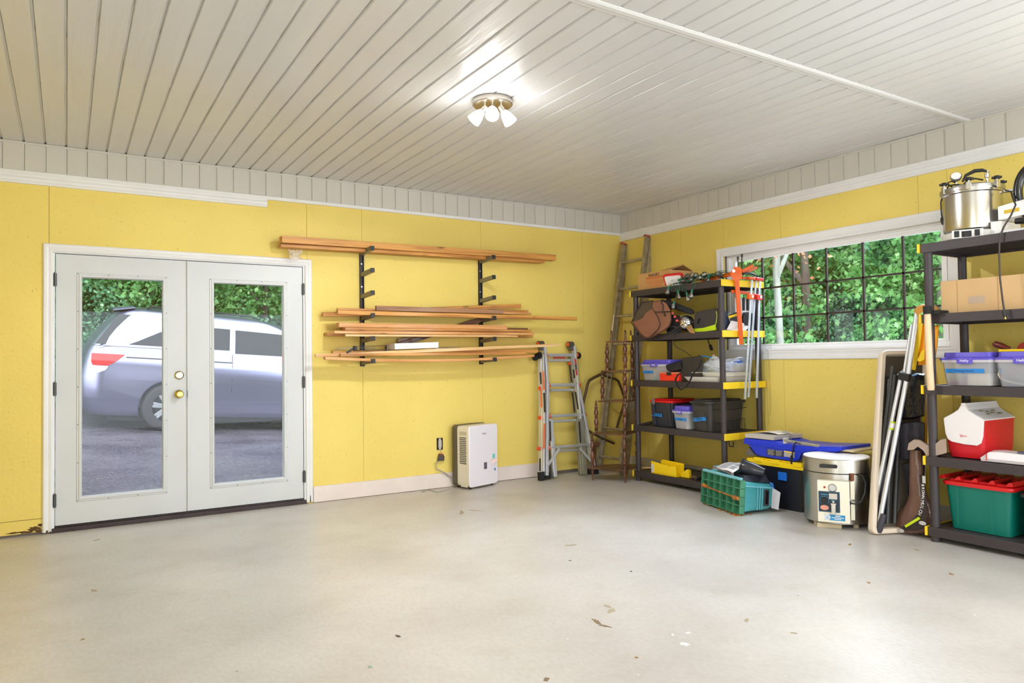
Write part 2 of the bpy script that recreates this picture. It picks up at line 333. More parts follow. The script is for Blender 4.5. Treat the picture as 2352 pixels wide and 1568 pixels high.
# frieze of short vertical planks under the ceiling, with its channel above and cap strip below
Z0, Z1 = 2.664, 2.864
def frieze(name, length, pitch, back, phase=0):
    f = struct(name, MB().box(-length, 0, -.0012, .0, Z0-.01, ZC) if back else MB().box(-.0012, 0, -length, 0, Z0-.01, ZC), core)
    h = Z1-Z0; prof = [(.0, .0), (.003, .009), (pitch-.013, .009), (pitch-.009, .004), (pitch-.001, .003), (pitch-.001, 0)]
    mb = MB().prism(prof, 0, h, 'z')
    s = part('plank', mb, vinyl_fr, f)
    k = 1
    while phase+pitch*k < length+pitch:
        o = s if k == 1 else like('plank', s, f, (0,0,0))
        if back: o.location = (-(phase+pitch*k), -.0012, Z0); o.rotation_euler = (0, 0, 0); o.scale = (1, -1, 1)
        else: o.location = (-.0012, -(phase+pitch*k), Z0); o.rotation_euler = (0, 0, PI/2); o.scale = (1, 1, 1)
        k += 1
    return f
frieze('trim_2', -XL, .13215, True); frieze('trim_3', -YF, .1329, False)
# channel strip (top of frieze)
struct('trim_4', MB().box(XL, -.0, -.0155, -.010, Z1-.004, ZC-.0015).box(XL, 0, -.012, -.0, Z1-.002, Z1+.0005), vinyl_fr)
struct('trim_5', MB().box(-.0155, -.010, YF, -.0155, Z1-.004, ZC-.0015), vinyl_fr)
# cap strip under the frieze
struct('trim_6', MB().prism([(0, 2.634), (-.016, 2.634), (-.02, 2.640), (-.02, 2.662), (-.014, 2.667), (0, 2.667)], XL, -.02, 'x'), white, bevel=.001)
struct('trim_7', MB().prism([(0, 2.634), (-.016, 2.634), (-.02, 2.640), (-.02, 2.662), (-.014, 2.667), (0, 2.667)], YF, 0, 'x', X=TX((0,0,0), (0,0,PI/2)) @ TX((0,0,0), (0,0,0), (1,-1,1))), white, bevel=.001)
pf = [(0, 0), (-.016, .002), (-.021, .012), (-.018, .026), (-.022, .040), (-.018, .056), (-.02, .066), (0, .066)]
struct('trim_8', MB().prism([(a, b+2.568) for a, b in pf], XL, -3.955, 'x'), white)
mb = MB().prism([(a, b+2.568) for a, b in pf], YF, -.0, 'x', X=TX((0,0,0), (0,0,PI/2)) @ TX((0,0,0), (0,0,0), (1,-1,1)))
struct('trim_9', mb, white)
# baseboards
bbm = mat('baseboard_white', (226,214,208), .5, var=.05, vscale=5, bump=.1, bscale=30)
bbd = mat('grubby_base_strip', (196,188,170), .7, var=.18, vscale=6, bump=.2, bscale=25)
struct('baseboard_back', MB().box(-3.572, -1.19, -.019, -.0, .004, .142), bbm, bevel=.002)
struct('baseboard_right', MB().box(-.019, -.0, -3.9, -.0, .0, .135), bbd, bevel=.003)
# ---------------------------------------------------------------- french doors
cas = [(0, 0), (.060, 0), (.060, .010), (.052, .016), (.036, .012), (.024, .018), (.008, .018), (0, .010)]   # across, out
d0 = thing('french_door', 'white double door with two tall glass lights looking onto the parked van', 'door'); d0['kind'] = 'structure'
def casing_path(mb, pts, prof, close=False):       # pts in (x,z) on plane y=0, mitred; prof across goes inwards
    rings = []
    for i, (p, nrm) in enumerate(pts): rings.append([(p[0]+nrm[0]*a, -b, p[1]+nrm[1]*a) for a, b in prof])
    mb.loft(rings, sm=False)
    return mb
mb = MB(); casing_path(mb, [((-5.567, .012), (1, 0)), ((-5.567, 2.142), (1, -1)), ((-3.575, 2.142), (-1, -1)), ((-3.575, .012), (-1, 0))], cas)
part('door_casing', mb, white, d0)
part('door_jamb', MB().box(-5.515, -5.492, 0, .12, .03, 2.078).box(-3.648, -3.625, 0, .12, .03, 2.078).box(-5.515, -3.625, 0, .12, 2.076, 2.092), white, d0)
part('threshold', MB().box(-5.515, -3.625, -.012, .16, .0, .034).box(-5.49, -3.65, .004, .05, .034, .043), bronze, d0, bevel=.003)
fr_prof = [(0, 0), (.004, .006), (.014, .006), (.018, .012), (.030, .012), (.036, .004), (.036, 0)]
weather = mat('weatherstrip', (60,60,60), .7)
def leaf(x0, x1, ox0, ox1, gx0, gx1, hinge_left):
    slab_z0, slab_z1 = .048, 2.070
    s = MB()
    y0, y1 = .012, .056
    for a in ((x0, gx0, slab_z0, slab_z1), (gx1, x1, slab_z0, slab_z1), (gx0, gx1, slab_z0, .243), (gx0, gx1, 1.901, slab_z1)):
        s.box(a[0], a[1], y0, y1, a[2], a[3])
    L = part('door_leaf', s, doorwhite, d0)
    fm = MB(); oz0, oz1 = .208, 1.936
    for sgn, yy in ((1, y0), (-1, y1)):
        rings = []
        for (px, pz), (nx, nz) in ((((ox0, oz0), (1, 1))), ((ox0, oz1), (1, -1)), ((ox1, oz1), (-1, -1)), ((ox1, oz0), (-1, 1)), ((ox0, oz0), (1, 1))):
            rings.append([(px+nx*a, yy-sgn*b, pz+nz*a) for a, b in fr_prof])
        fm.loft(rings, sm=False, cap=False)
    part('glass_frame', fm, doorwhite, L)
    part('glass_pane', MB().box(gx0+.001, gx1-.001, .030, .036, .244, 1.90), glass, L)
    # screw caps round the frame
    sm = MB()
    nz = 6; nx = 3
    for k in range(nz+1):
        z = oz0+.009+(oz1-oz0-.018)*k/nz
        for x in (ox0+.009, ox1-.009): sm.cyl((x, y0-.0055, z), (x, y0-.0075, z), .0035, seg=8)
    for k in range(1, nx):
        x = ox0+.009+(ox1-ox0-.018)*k/nx
        for z in (oz0+.009, oz1-.009): sm.cyl((x, y0-.0055, z), (x, y0-.0075, z), .0035, seg=8)
    part('screw_caps', sm, grey_line, L, kind='stuff')
    hx = x0-.004 if hinge_left else x1+.004
    for z in (.235, 1.06, 1.875):
        h = MB(); h.cyl((hx, -.004, z-.05), (hx, -.004, z+.05), .0075, seg=10); h.box(hx-.011, hx+.011, 0, .004, z-.048, z+.048)
        h.cyl((hx, -.004, z+.05), (hx, -.004, z+.056), .0045, seg=8)
        part('hinge', h, darksteel, L)
    return L
Lf = leaf(-5.487, -4.580, -5.354, -4.731, -5.317, -4.758, True)
Rf = leaf(-4.574, -3.653, -4.417, -3.784, -4.383, -3.822, False)
part('astragal', MB().box(-4.588, -4.560, -.002, .012, .05, 2.068), doorwhite, Rf, bevel=.002)
kb = MB().lathe([(.0, 0), (.034, 0), (.034, .006), (.028, .012), (.013, .016), (.012, .034), (.020, .040), (.029, .052), (.029, .062), (.022, .070), (.012, .071), (.011, .066), (0, .066)], 24, TX((-4.648, .012, .992), (PI/2, 0, 0)))
part('door_knob', kb, brass, Lf)
db_ = MB().lathe([(0, 0), (.035, 0), (.035, .006), (.028, .013), (.024, .014), (0, .014)], 24, TX((-4.646, .012, 1.143), (PI/2, 0, 0))).box(-4.664, -4.628, -.018, -.002, 1.136, 1.149)
part('deadbolt', db_, mat('champagne_metal', (214,206,180), .22, metal=1), Lf, bevel=.001)
part('strike_plate', MB().box(-4.5865, -4.5835, -.004, .0, .965, 1.02), darksteel, Rf)
# ---------------------------------------------------------------- window in the right wall
wn = thing('window_1', 'wide white window with dark grid looking into the woods', 'window'); wn['kind'] = 'structure'
wprof = [(0, 0), (.068, 0), (.082, .004), (.082, .014), (.066, .018), (.050, .014), (.020, .018), (.006, .018), (0, .012)]
def wring(y, z, ny, nz): return [(-b, y+ny*a, z+nz*a) for a, b in wprof]
oy0, oy1, oz0, oz1 = -1.428, -3.675, 1.203, 2.283
mb = MB(); mb.loft([wring(*q) for q in ((oy0, oz0, -1, 1), (oy0, oz1, -1, -1), (oy1, oz1, 1, -1), (oy1, oz0, 1, 1), (oy0, oz0, -1, 1))], sm=False, cap=False)
part('window_casing', mb, white, wn)
part('window_sill', MB().box(-.022, .12, WY1, WY0, WZ0-.004, WZ0+.012), white, wn, bevel=.003)
vw = mat('vinyl_white', (236,236,238), .3)
def frame(mb, y0, y1, z0, z1, wd, x0, x1):   # rectangle ring in y,z (y0>y1)
    mb.box(x0, x1, y1, y0, z0, z0+wd).box(x0, x1, y1, y0, z1-wd, z1).box(x0, x1, y1, y1+wd, z0+wd, z1-wd).box(x0, x1, y0-wd, y0, z0+wd, z1-wd)
mb = MB(); frame(mb, WY0, WY1, WZ0+.012, WZ1, .030, .035, .13); frame(mb, WY0-.030, WY1+.030, WZ0+.042, WZ1-.030, .018, .05, .12)
part('window_frame', mb, vw, wn, bevel=.003)
SY0, SY1, SZ0, SZ1 = WY0-.045, WY1+.040, 1.325, 2.19
sash = MB(); frame(sash, SY0, SY1, SZ0-.025, SZ1, .045, .055, .095)
sash.box(.05, .10, -3.60, -3.555, SZ0-.025, SZ1)
so = part('sash', sash, vw, wn, bevel=.003)
part('glass_pane', MB().box(.072, .076, SY1+.04, SY0-.04, SZ0+.005, SZ1-.04), glass, so)
mun = mat('dark_brown_muntin', (52,40,34), .5)
for y in (-1.576, -1.906, -2.237, -2.565, -2.895, -3.224): part('muntin', MB().box(.066, .082, y-.0075, y+.0075, SZ0+.012, SZ1-.045), mun, so)
for z in (1.588, 1.860): part('muntin', MB().box(.066, .082, SY1+.042, SY0-.042, z-.0075, z+.0075), mun, so)
# ================================================================ outdoors
def ground_z(x, y, far=1.0):
    yy = max(0., y); a = min(1, yy/5); xx = max(-12, min(6, x+4.2))
    z = -.05+.064*min(yy, 8)-.07*xx*a
    if x > .3: z -= .1*min(3, x-.3)/3
    return z
asph = mat('wet_asphalt', (112,105,116), .3, vscale=38, bump=.5, bscale=70, col2=(70,66,74), rgh_var=.2, lo=.35, hi=.62, spec=.7)
def wet_mat(m):
    nt = m.node_tree; N = nt.nodes; L = nt.links; b = N['Principled BSDF']
    g = N.new('ShaderNodeNewGeometry'); mp = N.new('ShaderNodeMapping'); mp.inputs['Scale'].default_value = (1, 1.3, 1); L.new(g.outputs['Position'], mp.inputs[0])
    n = N.new('ShaderNodeTexNoise'); n.inputs['Scale'].default_value = 1.1; n.inputs['Detail'].default_value = 6; L.new(mp.outputs[0], n.inputs['Vector'])
    r = N.new('ShaderNodeMapRange'); r.inputs['From Min'].default_value = .35; r.inputs['From Max'].default_value = .65; r.inputs['To Min'].default_value = .08; r.inputs['To Max'].default_value = .55
    L.new(n.outputs['Fac'], r.inputs[0]); L.new(r.outputs[0], b.inputs['Roughness'])
    # fallen petals and grit
    v = N.new('ShaderNodeTexVoronoi'); v.inputs['Scale'].default_value = 14; L.new(g.outputs['Position'], v.inputs['Vector'])
    c = N.new('ShaderNodeMath'); c.operation = 'LESS_THAN'; c.inputs[1].default_value = .13; L.new(v.outputs['Distance'], c.inputs[0])
    sp = N.new('ShaderNodeSeparateColor'); L.new(v.outputs['Color'], sp.inputs[0]); c2 = N.new('ShaderNodeMath'); c2.operation = 'GREATER_THAN'; c2.inputs[1].default_value = .78; L.new(sp.outputs[0], c2.inputs[0])
    mu = N.new('ShaderNodeMath'); mu.operation = 'MULTIPLY'; L.new(c.outputs[0], mu.inputs[0]); L.new(c2.outputs[0], mu.inputs[1])
    old = b.inputs['Base Color'].links[0].from_socket; mx = N.new('ShaderNodeMixRGB'); mx.inputs[2].default_value = s2l((176,140,128))+(1,); L.new(mu.outputs[0], mx.inputs[0]); L.new(old, mx.inputs[1]); L.new(mx.outputs[0], b.inputs['Base Color'])
wet_mat(asph)
struct('driveway', MB().grid(lambda u, v: (-14+18*u, .14+11*v, ground_z(-14+18*u, .14+11*v)), 36, 24), asph)
soil = mat('forest_floor', (70,74,44), .9, var=.4, vscale=3, bump=.6, bscale=15, col2=(58,50,36))
def terr(u, v):     # polar sheet round the far side: rises into a wooded bank
    a = math.radians(-50+200*u); r = 3+47*v; x = 1+r*math.cos(a); y = -1+r*math.sin(a)
    z = -.55+.02*r+max(0, r-15)*.38
    return (x, y, z)
struct('ground', MB().grid(terr, 50, 24), soil)
def leafmat(name, c1, c2, c3):
    m = bpy.data.materials.new(name); m.use_nodes = True; nt = m.node_tree; N = nt.nodes; L = nt.links; b = N['Principled BSDF']
    g = N.new('ShaderNodeNewGeometry'); n = N.new('ShaderNodeTexNoise'); n.inputs['Scale'].default_value = 2.6; n.inputs['Detail'].default_value = 5; L.new(g.outputs['Position'], n.inputs['Vector'])
    r = N.new('ShaderNodeValToRGB'); e = r.color_ramp.elements; e[0].position = .33; e[1].position = .68; e[0].color = s2l(c1)+(1,); e[1].color = s2l(c3)+(1,)
    k = e.new(.5); k.color = s2l(c2)+(1,); L.new(n.outputs['Fac'], r.inputs[0]); L.new(r.outputs[0], b.inputs['Base Color'])
    b.inputs['Roughness'].default_value = .42; tr = N.new('ShaderNodeBsdfTranslucent'); L.new(r.outputs[0], tr.inputs[0])
    mx = N.new('ShaderNodeMixShader'); mx.inputs[0].default_value = .38; L.new(b.outputs[0], mx.inputs[1]); L.new(tr.outputs[0], mx.inputs[2]); L.new(mx.outputs[0], N['Material Output'].inputs[0]); return m
leafA = leafmat('maple_leaves', (96,156,92), (140,196,120), (196,230,162))
leafB = leafmat('oak_leaves', (92,146,108), (134,186,140), (188,224,178))
leafC = leafmat('dark_leaves', (70,120,88), (104,156,114), (150,196,148))
leafD = leafmat('dry_leaves', (150,84,52), (190,118,78), (214,150,110))
bark = mat('bark', (104,92,84), .9, var=.35, vscale=9, bump=.8, bscale=22, stretch=(1,1,.25))
barkp = mat('pale_bark', (134,136,124), .85, var=.3, vscale=7, bump=.5, bscale=25, stretch=(1,1,.4))
OUT = [(0,0), (.18,.10), (.12,.26), (.36,.30), (.27,.50), (.40,.66), (.18,.70), (0,1)]
def crown(name, R, H, sprays, per, lf, m, seed, dome=.5, hole=.35):
    rnd = random.Random(seed); mb = MB()
    for s in range(sprays):
        # spray centre in the outer part of the crown
        while True:
            p = Vector((rnd.uniform(-1,1), rnd.uniform(-1,1), rnd.uniform(-1,1)))
            if hole < p.length < 1: break
        c = Vector((p.x*R, p.y*R, p.z*H)); d0_ = Vector((p.x, p.y, p.z*.3-.12)).normalized(); d, b, a = basis(d0_)
        Ls = rnd.uniform(.5, 1.0)*.75
        for k in range(per):
            t = rnd.random(); q = c+d*(t-.3)*Ls+b*rnd.gauss(0, .17)+a*rnd.gauss(0, .10)
            sz = lf*rnd.uniform(.6, 1.25)
            yaw = rnd.uniform(0, 2*PI); E_ = Euler((rnd.gauss(0, .5), rnd.gauss(.35, .5), yaw)); X = Matrix.LocRotScale(q, E_, Vector((sz, sz, sz)))
            fold = .10
            vs = [(y, x, -abs(x)*fold*4*.3-y*y*.15) for x, y in OUT]+[(y, -x, -abs(x)*fold*4*.3-y*y*.15) for x, y in OUT[1:-1]]
            n = len(OUT); mb.add(vs, [tuple(range(n)), tuple([0]+list(range(n, 2*n-2))+[n-1])[::-1]], False, 0, X)
    return mesh(name, mb, m)
def trunkmesh(name, r0, r1, h, m, seed, limbs=5):
    rnd = random.Random(seed); mb = MB(); pts = []; x = y = 0
    for k in range(9):
        pts.append((x, y, -.4+(h+.4)*k/8)); x += rnd.gauss(0, .05); y += rnd.gauss(0, .05)
    mb.tube(pts, [r0+(r1-r0)*k/8 for k in range(9)], 12)
    for i in range(limbs):
        k = rnd.randrange(3, 8); p = Vector(pts[k]); a = rnd.uniform(0, 2*PI); q = p
        lp = [p]
        for s in range(4): q = q+Vector((math.cos(a)*.5, math.sin(a)*.5, .28)); a += rnd.gauss(0, .3); lp.append(q)
        mb.tube(lp, [r1*.7, r1*.55, r1*.4, r1*.25, r1*.1], 6)
    return mesh(name, mb, m)
crA = [crown('crownA%d' % i, 2.0, 1.5, 190, 44, .115, leafA, 10+i) for i in range(2)]
crB = [crown('crownB%d' % i, 2.1, 1.9, 190, 46, .10, leafB, 20+i) for i in range(2)]
crC = [crown('crownC%d' % i, 2.6, 2.4, 150, 44, .14, leafC, 30+i) for i in range(2)]
trA = [trunkmesh('trunkA', .09, .05, 4.2, bark, 3)]; trB = [trunkmesh('trunkB', .17, .11, 9, bark, 4), trunkmesh('trunkP', .17, .12, 9, barkp, 5)]
GW = 'trees in the woods beyond the window and the van'
def tree(x, y, crowns, tm, label, sc_=1, group=GW, z=None, name='tree', lean=0, tzs=1):
    zz = (ground_z(x, y) if z is None else z)
    t = thing(name, label, 'tree', (x, y, zz), (0, lean, random.uniform(0, 6)), group)
    o = bpy.data.objects.new('trunk', tm); C.objects.link(o); o.parent = t; o.scale = (sc_, sc_, tzs)
    for me, cx_, cy_, cz, s in crowns:
        c = bpy.data.objects.new('crown', me); C.objects.link(c); c.parent = t; c.location = (cx_, cy_, cz); c.scale = (s, s, s*random.uniform(.9, 1.1)); c.rotation_euler = (random.uniform(-.3,.3), random.uniform(-.3,.3), random.uniform(0, 6))
    return t
def polar(deg, r): a = math.radians(deg); return -5.4+r*math.sin(a), -6.3+r*math.cos(a)      # bearing from the room, clockwise from +y
def tz(x, y): r = math.hypot(x-1, y+1); return -.55+.02*r+max(0, r-15)*.38
R_ = random.Random(5)
# dense tall trees far back: bearings -14..+78 degrees round from the room
for ring, (rad, step, cz, k) in enumerate(((27, 10.5, (2.0, 7.5), 1.9), (21, 9.5, (1.4, 5.6), 1.5))):
    a = -22+ring*4
    while a < 80:
        x, y = polar(a+R_.uniform(-1,1), rad+R_.uniform(-.8,.8)); cs = [(R_.choice(crC), R_.uniform(-.5,.5), R_.uniform(-.5,.5), z_, k*R_.uniform(.95, 1.1)) for z_ in cz]
        tree(x, y, cs, trB[0], 'tall dark green tree deep in the woods behind the nearer foliage', z=tz(x, y)); a += step
LB = 'leafy blue green oak filling the woods beyond the glass'; LA = 'bright green maple with drooping leafy sprays beyond the glass'
for a in (-16, -9, 1, 10, 16, 23, 30, 37, 44, 50, 56, 62, 68):
    x, y = polar(a+R_.uniform(-1,1), 17.2+R_.uniform(-.7,.7) if a < 15 else 16.6+R_.uniform(-1,1))
    tree(x, y, [(R_.choice(crB), 0, 0, 1.6, 1.0), (R_.choice(crB), .3, .2, 4.2, 1.05), (R_.choice(crC), 0, 0, 7, 1.2)], trB[0], LB, z=min(tz(x, y), ground_z(x, y)) if a > 25 else ground_z(x, y), sc_=.6)
for a, rr, h in ((-15, 14, 2.6), (-10.5, 14.6, 3.0), (-2.5, 14.6, 3.0), (4.5, 14.4, 3.1), (12.5, 14.4, 2.9), (42, 13.6, 2.6), (47.5, 13.2, 1.9), (52.5, 13.4, 3.0), (57, 13, 1.8), (61.5, 13.4, 3.0), (66, 12.6, 2.2)):
    x, y = polar(a, rr); tree(x, y, [(R_.choice(crA), 0, 0, h, .8), (R_.choice(crA if R_.random() < .5 else crB), .4, -.3, h+2.1, .85), (R_.choice(crB), -.2, .3, h-1.9, .75)], trA[0], LA, z=ground_z(x, y), sc_=.7)
# trunks that stand out in the window
def bearing(px_, D): d = fw+r2*((px_-1176)/1649.187); return -5.4162+d.x*D, -6.3251+d.y*D
for px_, D, tmi, s, lab in ((1803, 10.0, 1, .32, 'pale grey tree trunk seen through the second column of window panes'), (1853, 11.2, 0, .42, 'thick dark ivy-clad trunk seen through the third column of window panes'),
        (1981, 11.0, 1, .20, 'slender pale trunk beside the fourth dark window bar'), (2061, 12.0, 0, .42, 'dark trunk seen through the upper fifth window pane'), (2150, 10.5, 1, .40, 'grey trunk at the far end of the window beside the shelf post')):
    x, y = bearing(px_, D); tree(x, y, [(crB[0], 0, 0, 6.4, .9)], trB[tmi], lab, sc_=s, group=None, z=-.8)
x, y = bearing(1795, 9.6); t = thing('dead_branch', 'sprig of dry rusty brown leaves hanging in the second column of panes', 'branch', (x, y, 2.75))
part('twig', MB().tube([(-.5, .2, .9), (-.2, .1, .5), (0, 0, .1), (.02, 0, -.3)], [.015, .012, .008, .004], 6), bark, t)
o = bpy.data.objects.new('leaves', crown('dryleaves', .10, .24, 7, 16, .07, leafD, 77, hole=0)); C.objects.link(o); o.parent = t
# low leafy sprays in front of those trunks
for px_, D, h in ((1765, 11.6, .55), (1900, 12.2, .8), (2010, 11.6, 1.3), (2110, 11.2, .7), (1960, 11.4, .3)):
    x, y = bearing(px_, D); tree(x, y, [(crB[0], 0, 0, h+.75, .5), (crB[1], .2, .3, h+.1, .42)], trA[0], 'small bright green sapling just outside the window with low leafy sprays', group='saplings just outside the window', z=-.5, sc_=.3, tzs=.3)
# ---------------------------------------------------------------- minivan
van_w = thing('minivan', 'silver grey minivan parked broadside on the wet driveway outside', 'car', (-4.20, 6.03, ground_z(-4.2, 5.05)+.062), (math.radians(3.6), math.radians(4.0), 0))
paint = mat('silver_grey_car_paint', (150,148,176), .30, metal=.95)
carglass = mat('tinted_car_glass', (12,12,15), .08, spec=.4)
tyre = mat('tyre_rubber', (58,54,56), .55, bump=.2, bscale=60)
alloy = mat('alloy_wheel', (205,207,212), .3, metal=.7)
redl = mat('red_tail_lens', (214,26,20), .12, emit=(220,20,16), estr=.15)
clearl = mat('clear_lens', (226,222,220), .12)
def interp(tab, z):
    for (z0, a), (z1, b) in zip(tab, tab[1:]):
        if z <= z1: t = max(0, (z-z0)/(z1-z0)); return a+(b-a)*t
    return tab[-1][1]
HW = [(.2,.86), (.28,.925), (.40,.955), (.46,.985), (.70,.992), (.90,.985), (.98,.972), (1.02,.955), (1.08,.937), (1.16,.922), (1.52,.81), (1.62,.775), (1.68,.73), (1.72,.64), (1.745,.50)]
XR = [(.2,-.98), (.30,-1.08), (.5,-1.13), (.72,-1.135), (.95,-1.11), (1.08,-1.085), (1.2,-1.03), (1.45,-.87), (1.60,-.74), (1.66,-.69), (1.72,-.62), (1.745,-.45)]
XF = [(.2,3.92), (.5,4.02), (.72,3.98), (.86,3.85), (.95,3.55), (1.05,2.95), (1.10,2.75), (1.5,1.95), (1.66,1.55), (1.72,1.2), (1.745,.9)]
rings = []
for z in (.2, .28, .40, .43, .46, .6, .72, .84, .92, .97, 1.0, 1.03, 1.08, 1.16, 1.3, 1.42, 1.52, 1.60, 1.66, 1.70, 1.725, 1.745):
    h = interp(HW, z); a, b = interp(XR, z), interp(XF, z); r = .30 if z < 1.2 else .26; sag = 0
    ring = rrect((b-a)/2, h, r, z, 6, cx=(a+b)/2)
    # the roof falls a little towards the nose
    rings.append([(x, y, zz-(.05*max(0, (x-.2)/2)**2 if zz > 1.5 else 0)) for x, y, zz in ring])
bd = part('body', MB().loft(rings), paint, van_w)
cut = MB()
for wx in (0, 3.0):
    for sy in (-1, 1): cut.cyl((wx, sy*.72, .345), (wx, sy*1.2, .345), .385, seg=40)
import bmesh
def weld(o):
    bm = bmesh.new(); bm.from_mesh(o.data); bmesh.ops.remove_doubles(bm, verts=bm.verts, dist=1e-5); bmesh.ops.recalc_face_normals(bm, faces=bm.faces); bm.to_mesh(o.data); bm.free()
weld(bd)
co_ = part('cutter', cut, blackrub, van_w); weld(co_); m_ = bd.modifiers.new('b', 'BOOLEAN'); m_.operation = 'DIFFERENCE'; m_.object = co_; m_.solver = 'EXACT'
dg = bpy.context.evaluated_depsgraph_get(); dg.update(); nm = bpy.data.meshes.new_from_object(bd.evaluated_get(dg)); bd.modifiers.clear(); bd.data = nm; bpy.data.objects.remove(co_)
nm.polygons.foreach_set('use_smooth', [True]*len(nm.polygons))
try:
    bm_ = None; nm.set_sharp_from_angle(angle=math.radians(35))
except Exception: pass
def roofz(x, z): return z-(.05*max(0, (x-.2)/2)**2 if z > 1.5 else 0)
def side(name, rows, m, off=.004, parent=bd, sgn=-1, thick=.006, nseg=8):     # rows: (z, x0, x1): panel that follows the flank
    mb = MB(); rr = []
    Z = [r[0] for r in rows]; zs = []
    for a, b in zip(Z, Z[1:]):
        for k in range(4): zs.append(a+(b-a)*k/4)
    zs.append(Z[-1])
    def X(z, i): return interp([(r[0], r[i]) for r in rows], z)
    for s_, o_ in ((0, off), (1, off-thick)):
        vs = [(X(z, 1)+(X(z, 2)-X(z, 1))*u/nseg, sgn*(interp(HW, z)+o_), roofz(X(z, 1)+(X(z, 2)-X(z, 1))*u/nseg, z)) for z in zs for u in range(nseg+1)]
        fs = [(j*(nseg+1)+i, j*(nseg+1)+i+1, (j+1)*(nseg+1)+i+1, (j+1)*(nseg+1)+i) for j in range(len(zs)-1) for i in range(nseg)]
        mb.add(vs, fs if s_ == 0 else [f[::-1] for f in fs], True)
    return part(name, mb, m, parent)
side('quarter_window', [(1.205, -.56, .78), (1.26, -.44, .78), (1.40, -.18, .78), (1.49, .02, .78), (1.525, .25, .78)], carglass)
side('sliding_door_window', [(1.165, .86, 1.92), (1.52, .86, 1.90)], carglass)
side('front_window', [(1.12, 1.99, 2.75), (1.3, 1.98, 2.4), (1.48, 1.98, 2.08)], carglass)
side('window_pillar', [(1.12, 1.925, 1.985), (1.53, 1.91, 1.975)], black_gloss, off=.002)
side('rear_quarter_glass', [(1.19, -.97, -.80), (1.4, -.84, -.66), (1.62, -.70, -.52)], black_gloss, off=-.02)
side('tail_lamp', [(.90, -.98, -.80), (.95, -1.0, -.72), (1.06, -1.0, -.60)], redl, off=.012)
side('reversing_lens', [(.80, -.96, -.90), (.84, -.98, -.82), (.895, -.98, -.79)], clearl, off=.012)
side('slide_rail', [(1.018, -.58, .82), (1.034, -.58, .82)], black_gloss, off=.004)
for x in (.84, 1.955): side('panel_gap', [(.42, x, x+.006), (1.15, x-.02, x-.014)], grey_line, off=.0015)
side('panel_gap', [(1.166, -1.0, -.0), (1.172, -1.0, -.0)], grey_line, off=.001)
h = MB().beam((1.66, -1.02, .885), (1.86, -1.02, .875), .03, .022).beam((1.64, -.995, .88), (1.90, -.995, .868), .012, .07)
part('door_handle', h, steel, bd, bevel=.004)
rg = MB(); rg.tube([(-.35, -.62, 1.735), (-.28, -.63, 1.76), (.4, -.65, 1.765), (1.1, -.65, 1.745), (1.2, -.64, 1.72)], .014, 8); part('roof_rail', rg, black, bd)
sp = MB().loft([[( -.78, -.66, 1.66), (-.50, -.66, 1.72), (-.50, -.66, 1.74), (-.76, -.66, 1.69)], [(-.79, 0, 1.68), (-.50, 0, 1.745), (-.50, 0, 1.765), (-.80, 0, 1.71)], [(-.78, .66, 1.66), (-.50, .66, 1.72), (-.50, .66, 1.74), (-.80, .66, 1.69)]], sm=False)
part('rear_spoiler', sp, paint, bd, bevel=.01)
def wheel(x, sy):
    y = sy*.98
    t = MB(); prof = [(.21, -.105), (.28, -.112), (.325, -.098), (.345, -.06), (.345, .06), (.325, .098), (.28, .112), (.21, .105)]
    t.lathe(prof, 40, TX((x, sy*.875, .345), (PI/2, 0, 0)), cap=False)
    w_ = part('tyre', t, tyre, van_w)
    r = MB(); r.lathe([(.222, -.1), (.215, -.09), (.205, -.05), (.20, .1)], 40, TX((x, sy*.875, .345), (sy*-PI/2, 0, 0)), cap=False)
    part('rim', r, alloy, w_)
    s = MB(); yo = sy*(.875+.078)
    for k in range(7):
        for dd in (-.11, .11):
            a = 2*PI*k/7+.3+dd; ca, sa = math.cos(a), math.sin(a)
            s.beam((x+.04*ca, yo, .345+.04*sa), (x+.208*ca, yo+sy*.012, .345+.208*sa), .045, .02, hint=(0, 1, 0), taper=.75)
    s.cyl((x, yo-sy*.01, .345), (x, yo+sy*.02, .345), .055, .05, seg=20)
    part('spokes', s, alloy, w_, bevel=.003)
    part('brake_disc', MB().cyl((x, sy*.86, .345), (x, sy*.87, .345), .16, seg=28), darksteel, w_)
for wx in (0, 3.0):
    for sy in (-1, 1): wheel(wx, sy)
part('underbody', MB().box(-.75, 3.6, -.84, .84, .13, .30), blackrub, van_w)
# ================================================================ fixtures and things along the back wall
FPX = 1649.187
def at(x, y, ax, val):                      # the point on the plane ax = val that is measured at this pixel of the photograph
    d = fw+r2*((x-1176)/FPX)-u2*((y-784)/FPX); i = 'xyz'.index(ax); o = Vector((-5.4162, -6.3251, 1.2342)); return o+d*((val-o[i])/d[i])
def on_plane(x, y, p, n):
    d = fw+r2*((x-1176)/FPX)-u2*((y-784)/FPX); o = Vector((-5.4162, -6.3251, 1.2342)); n = Vector(n); return o+d*((Vector(p)-o).dot(n)/d.dot(n))
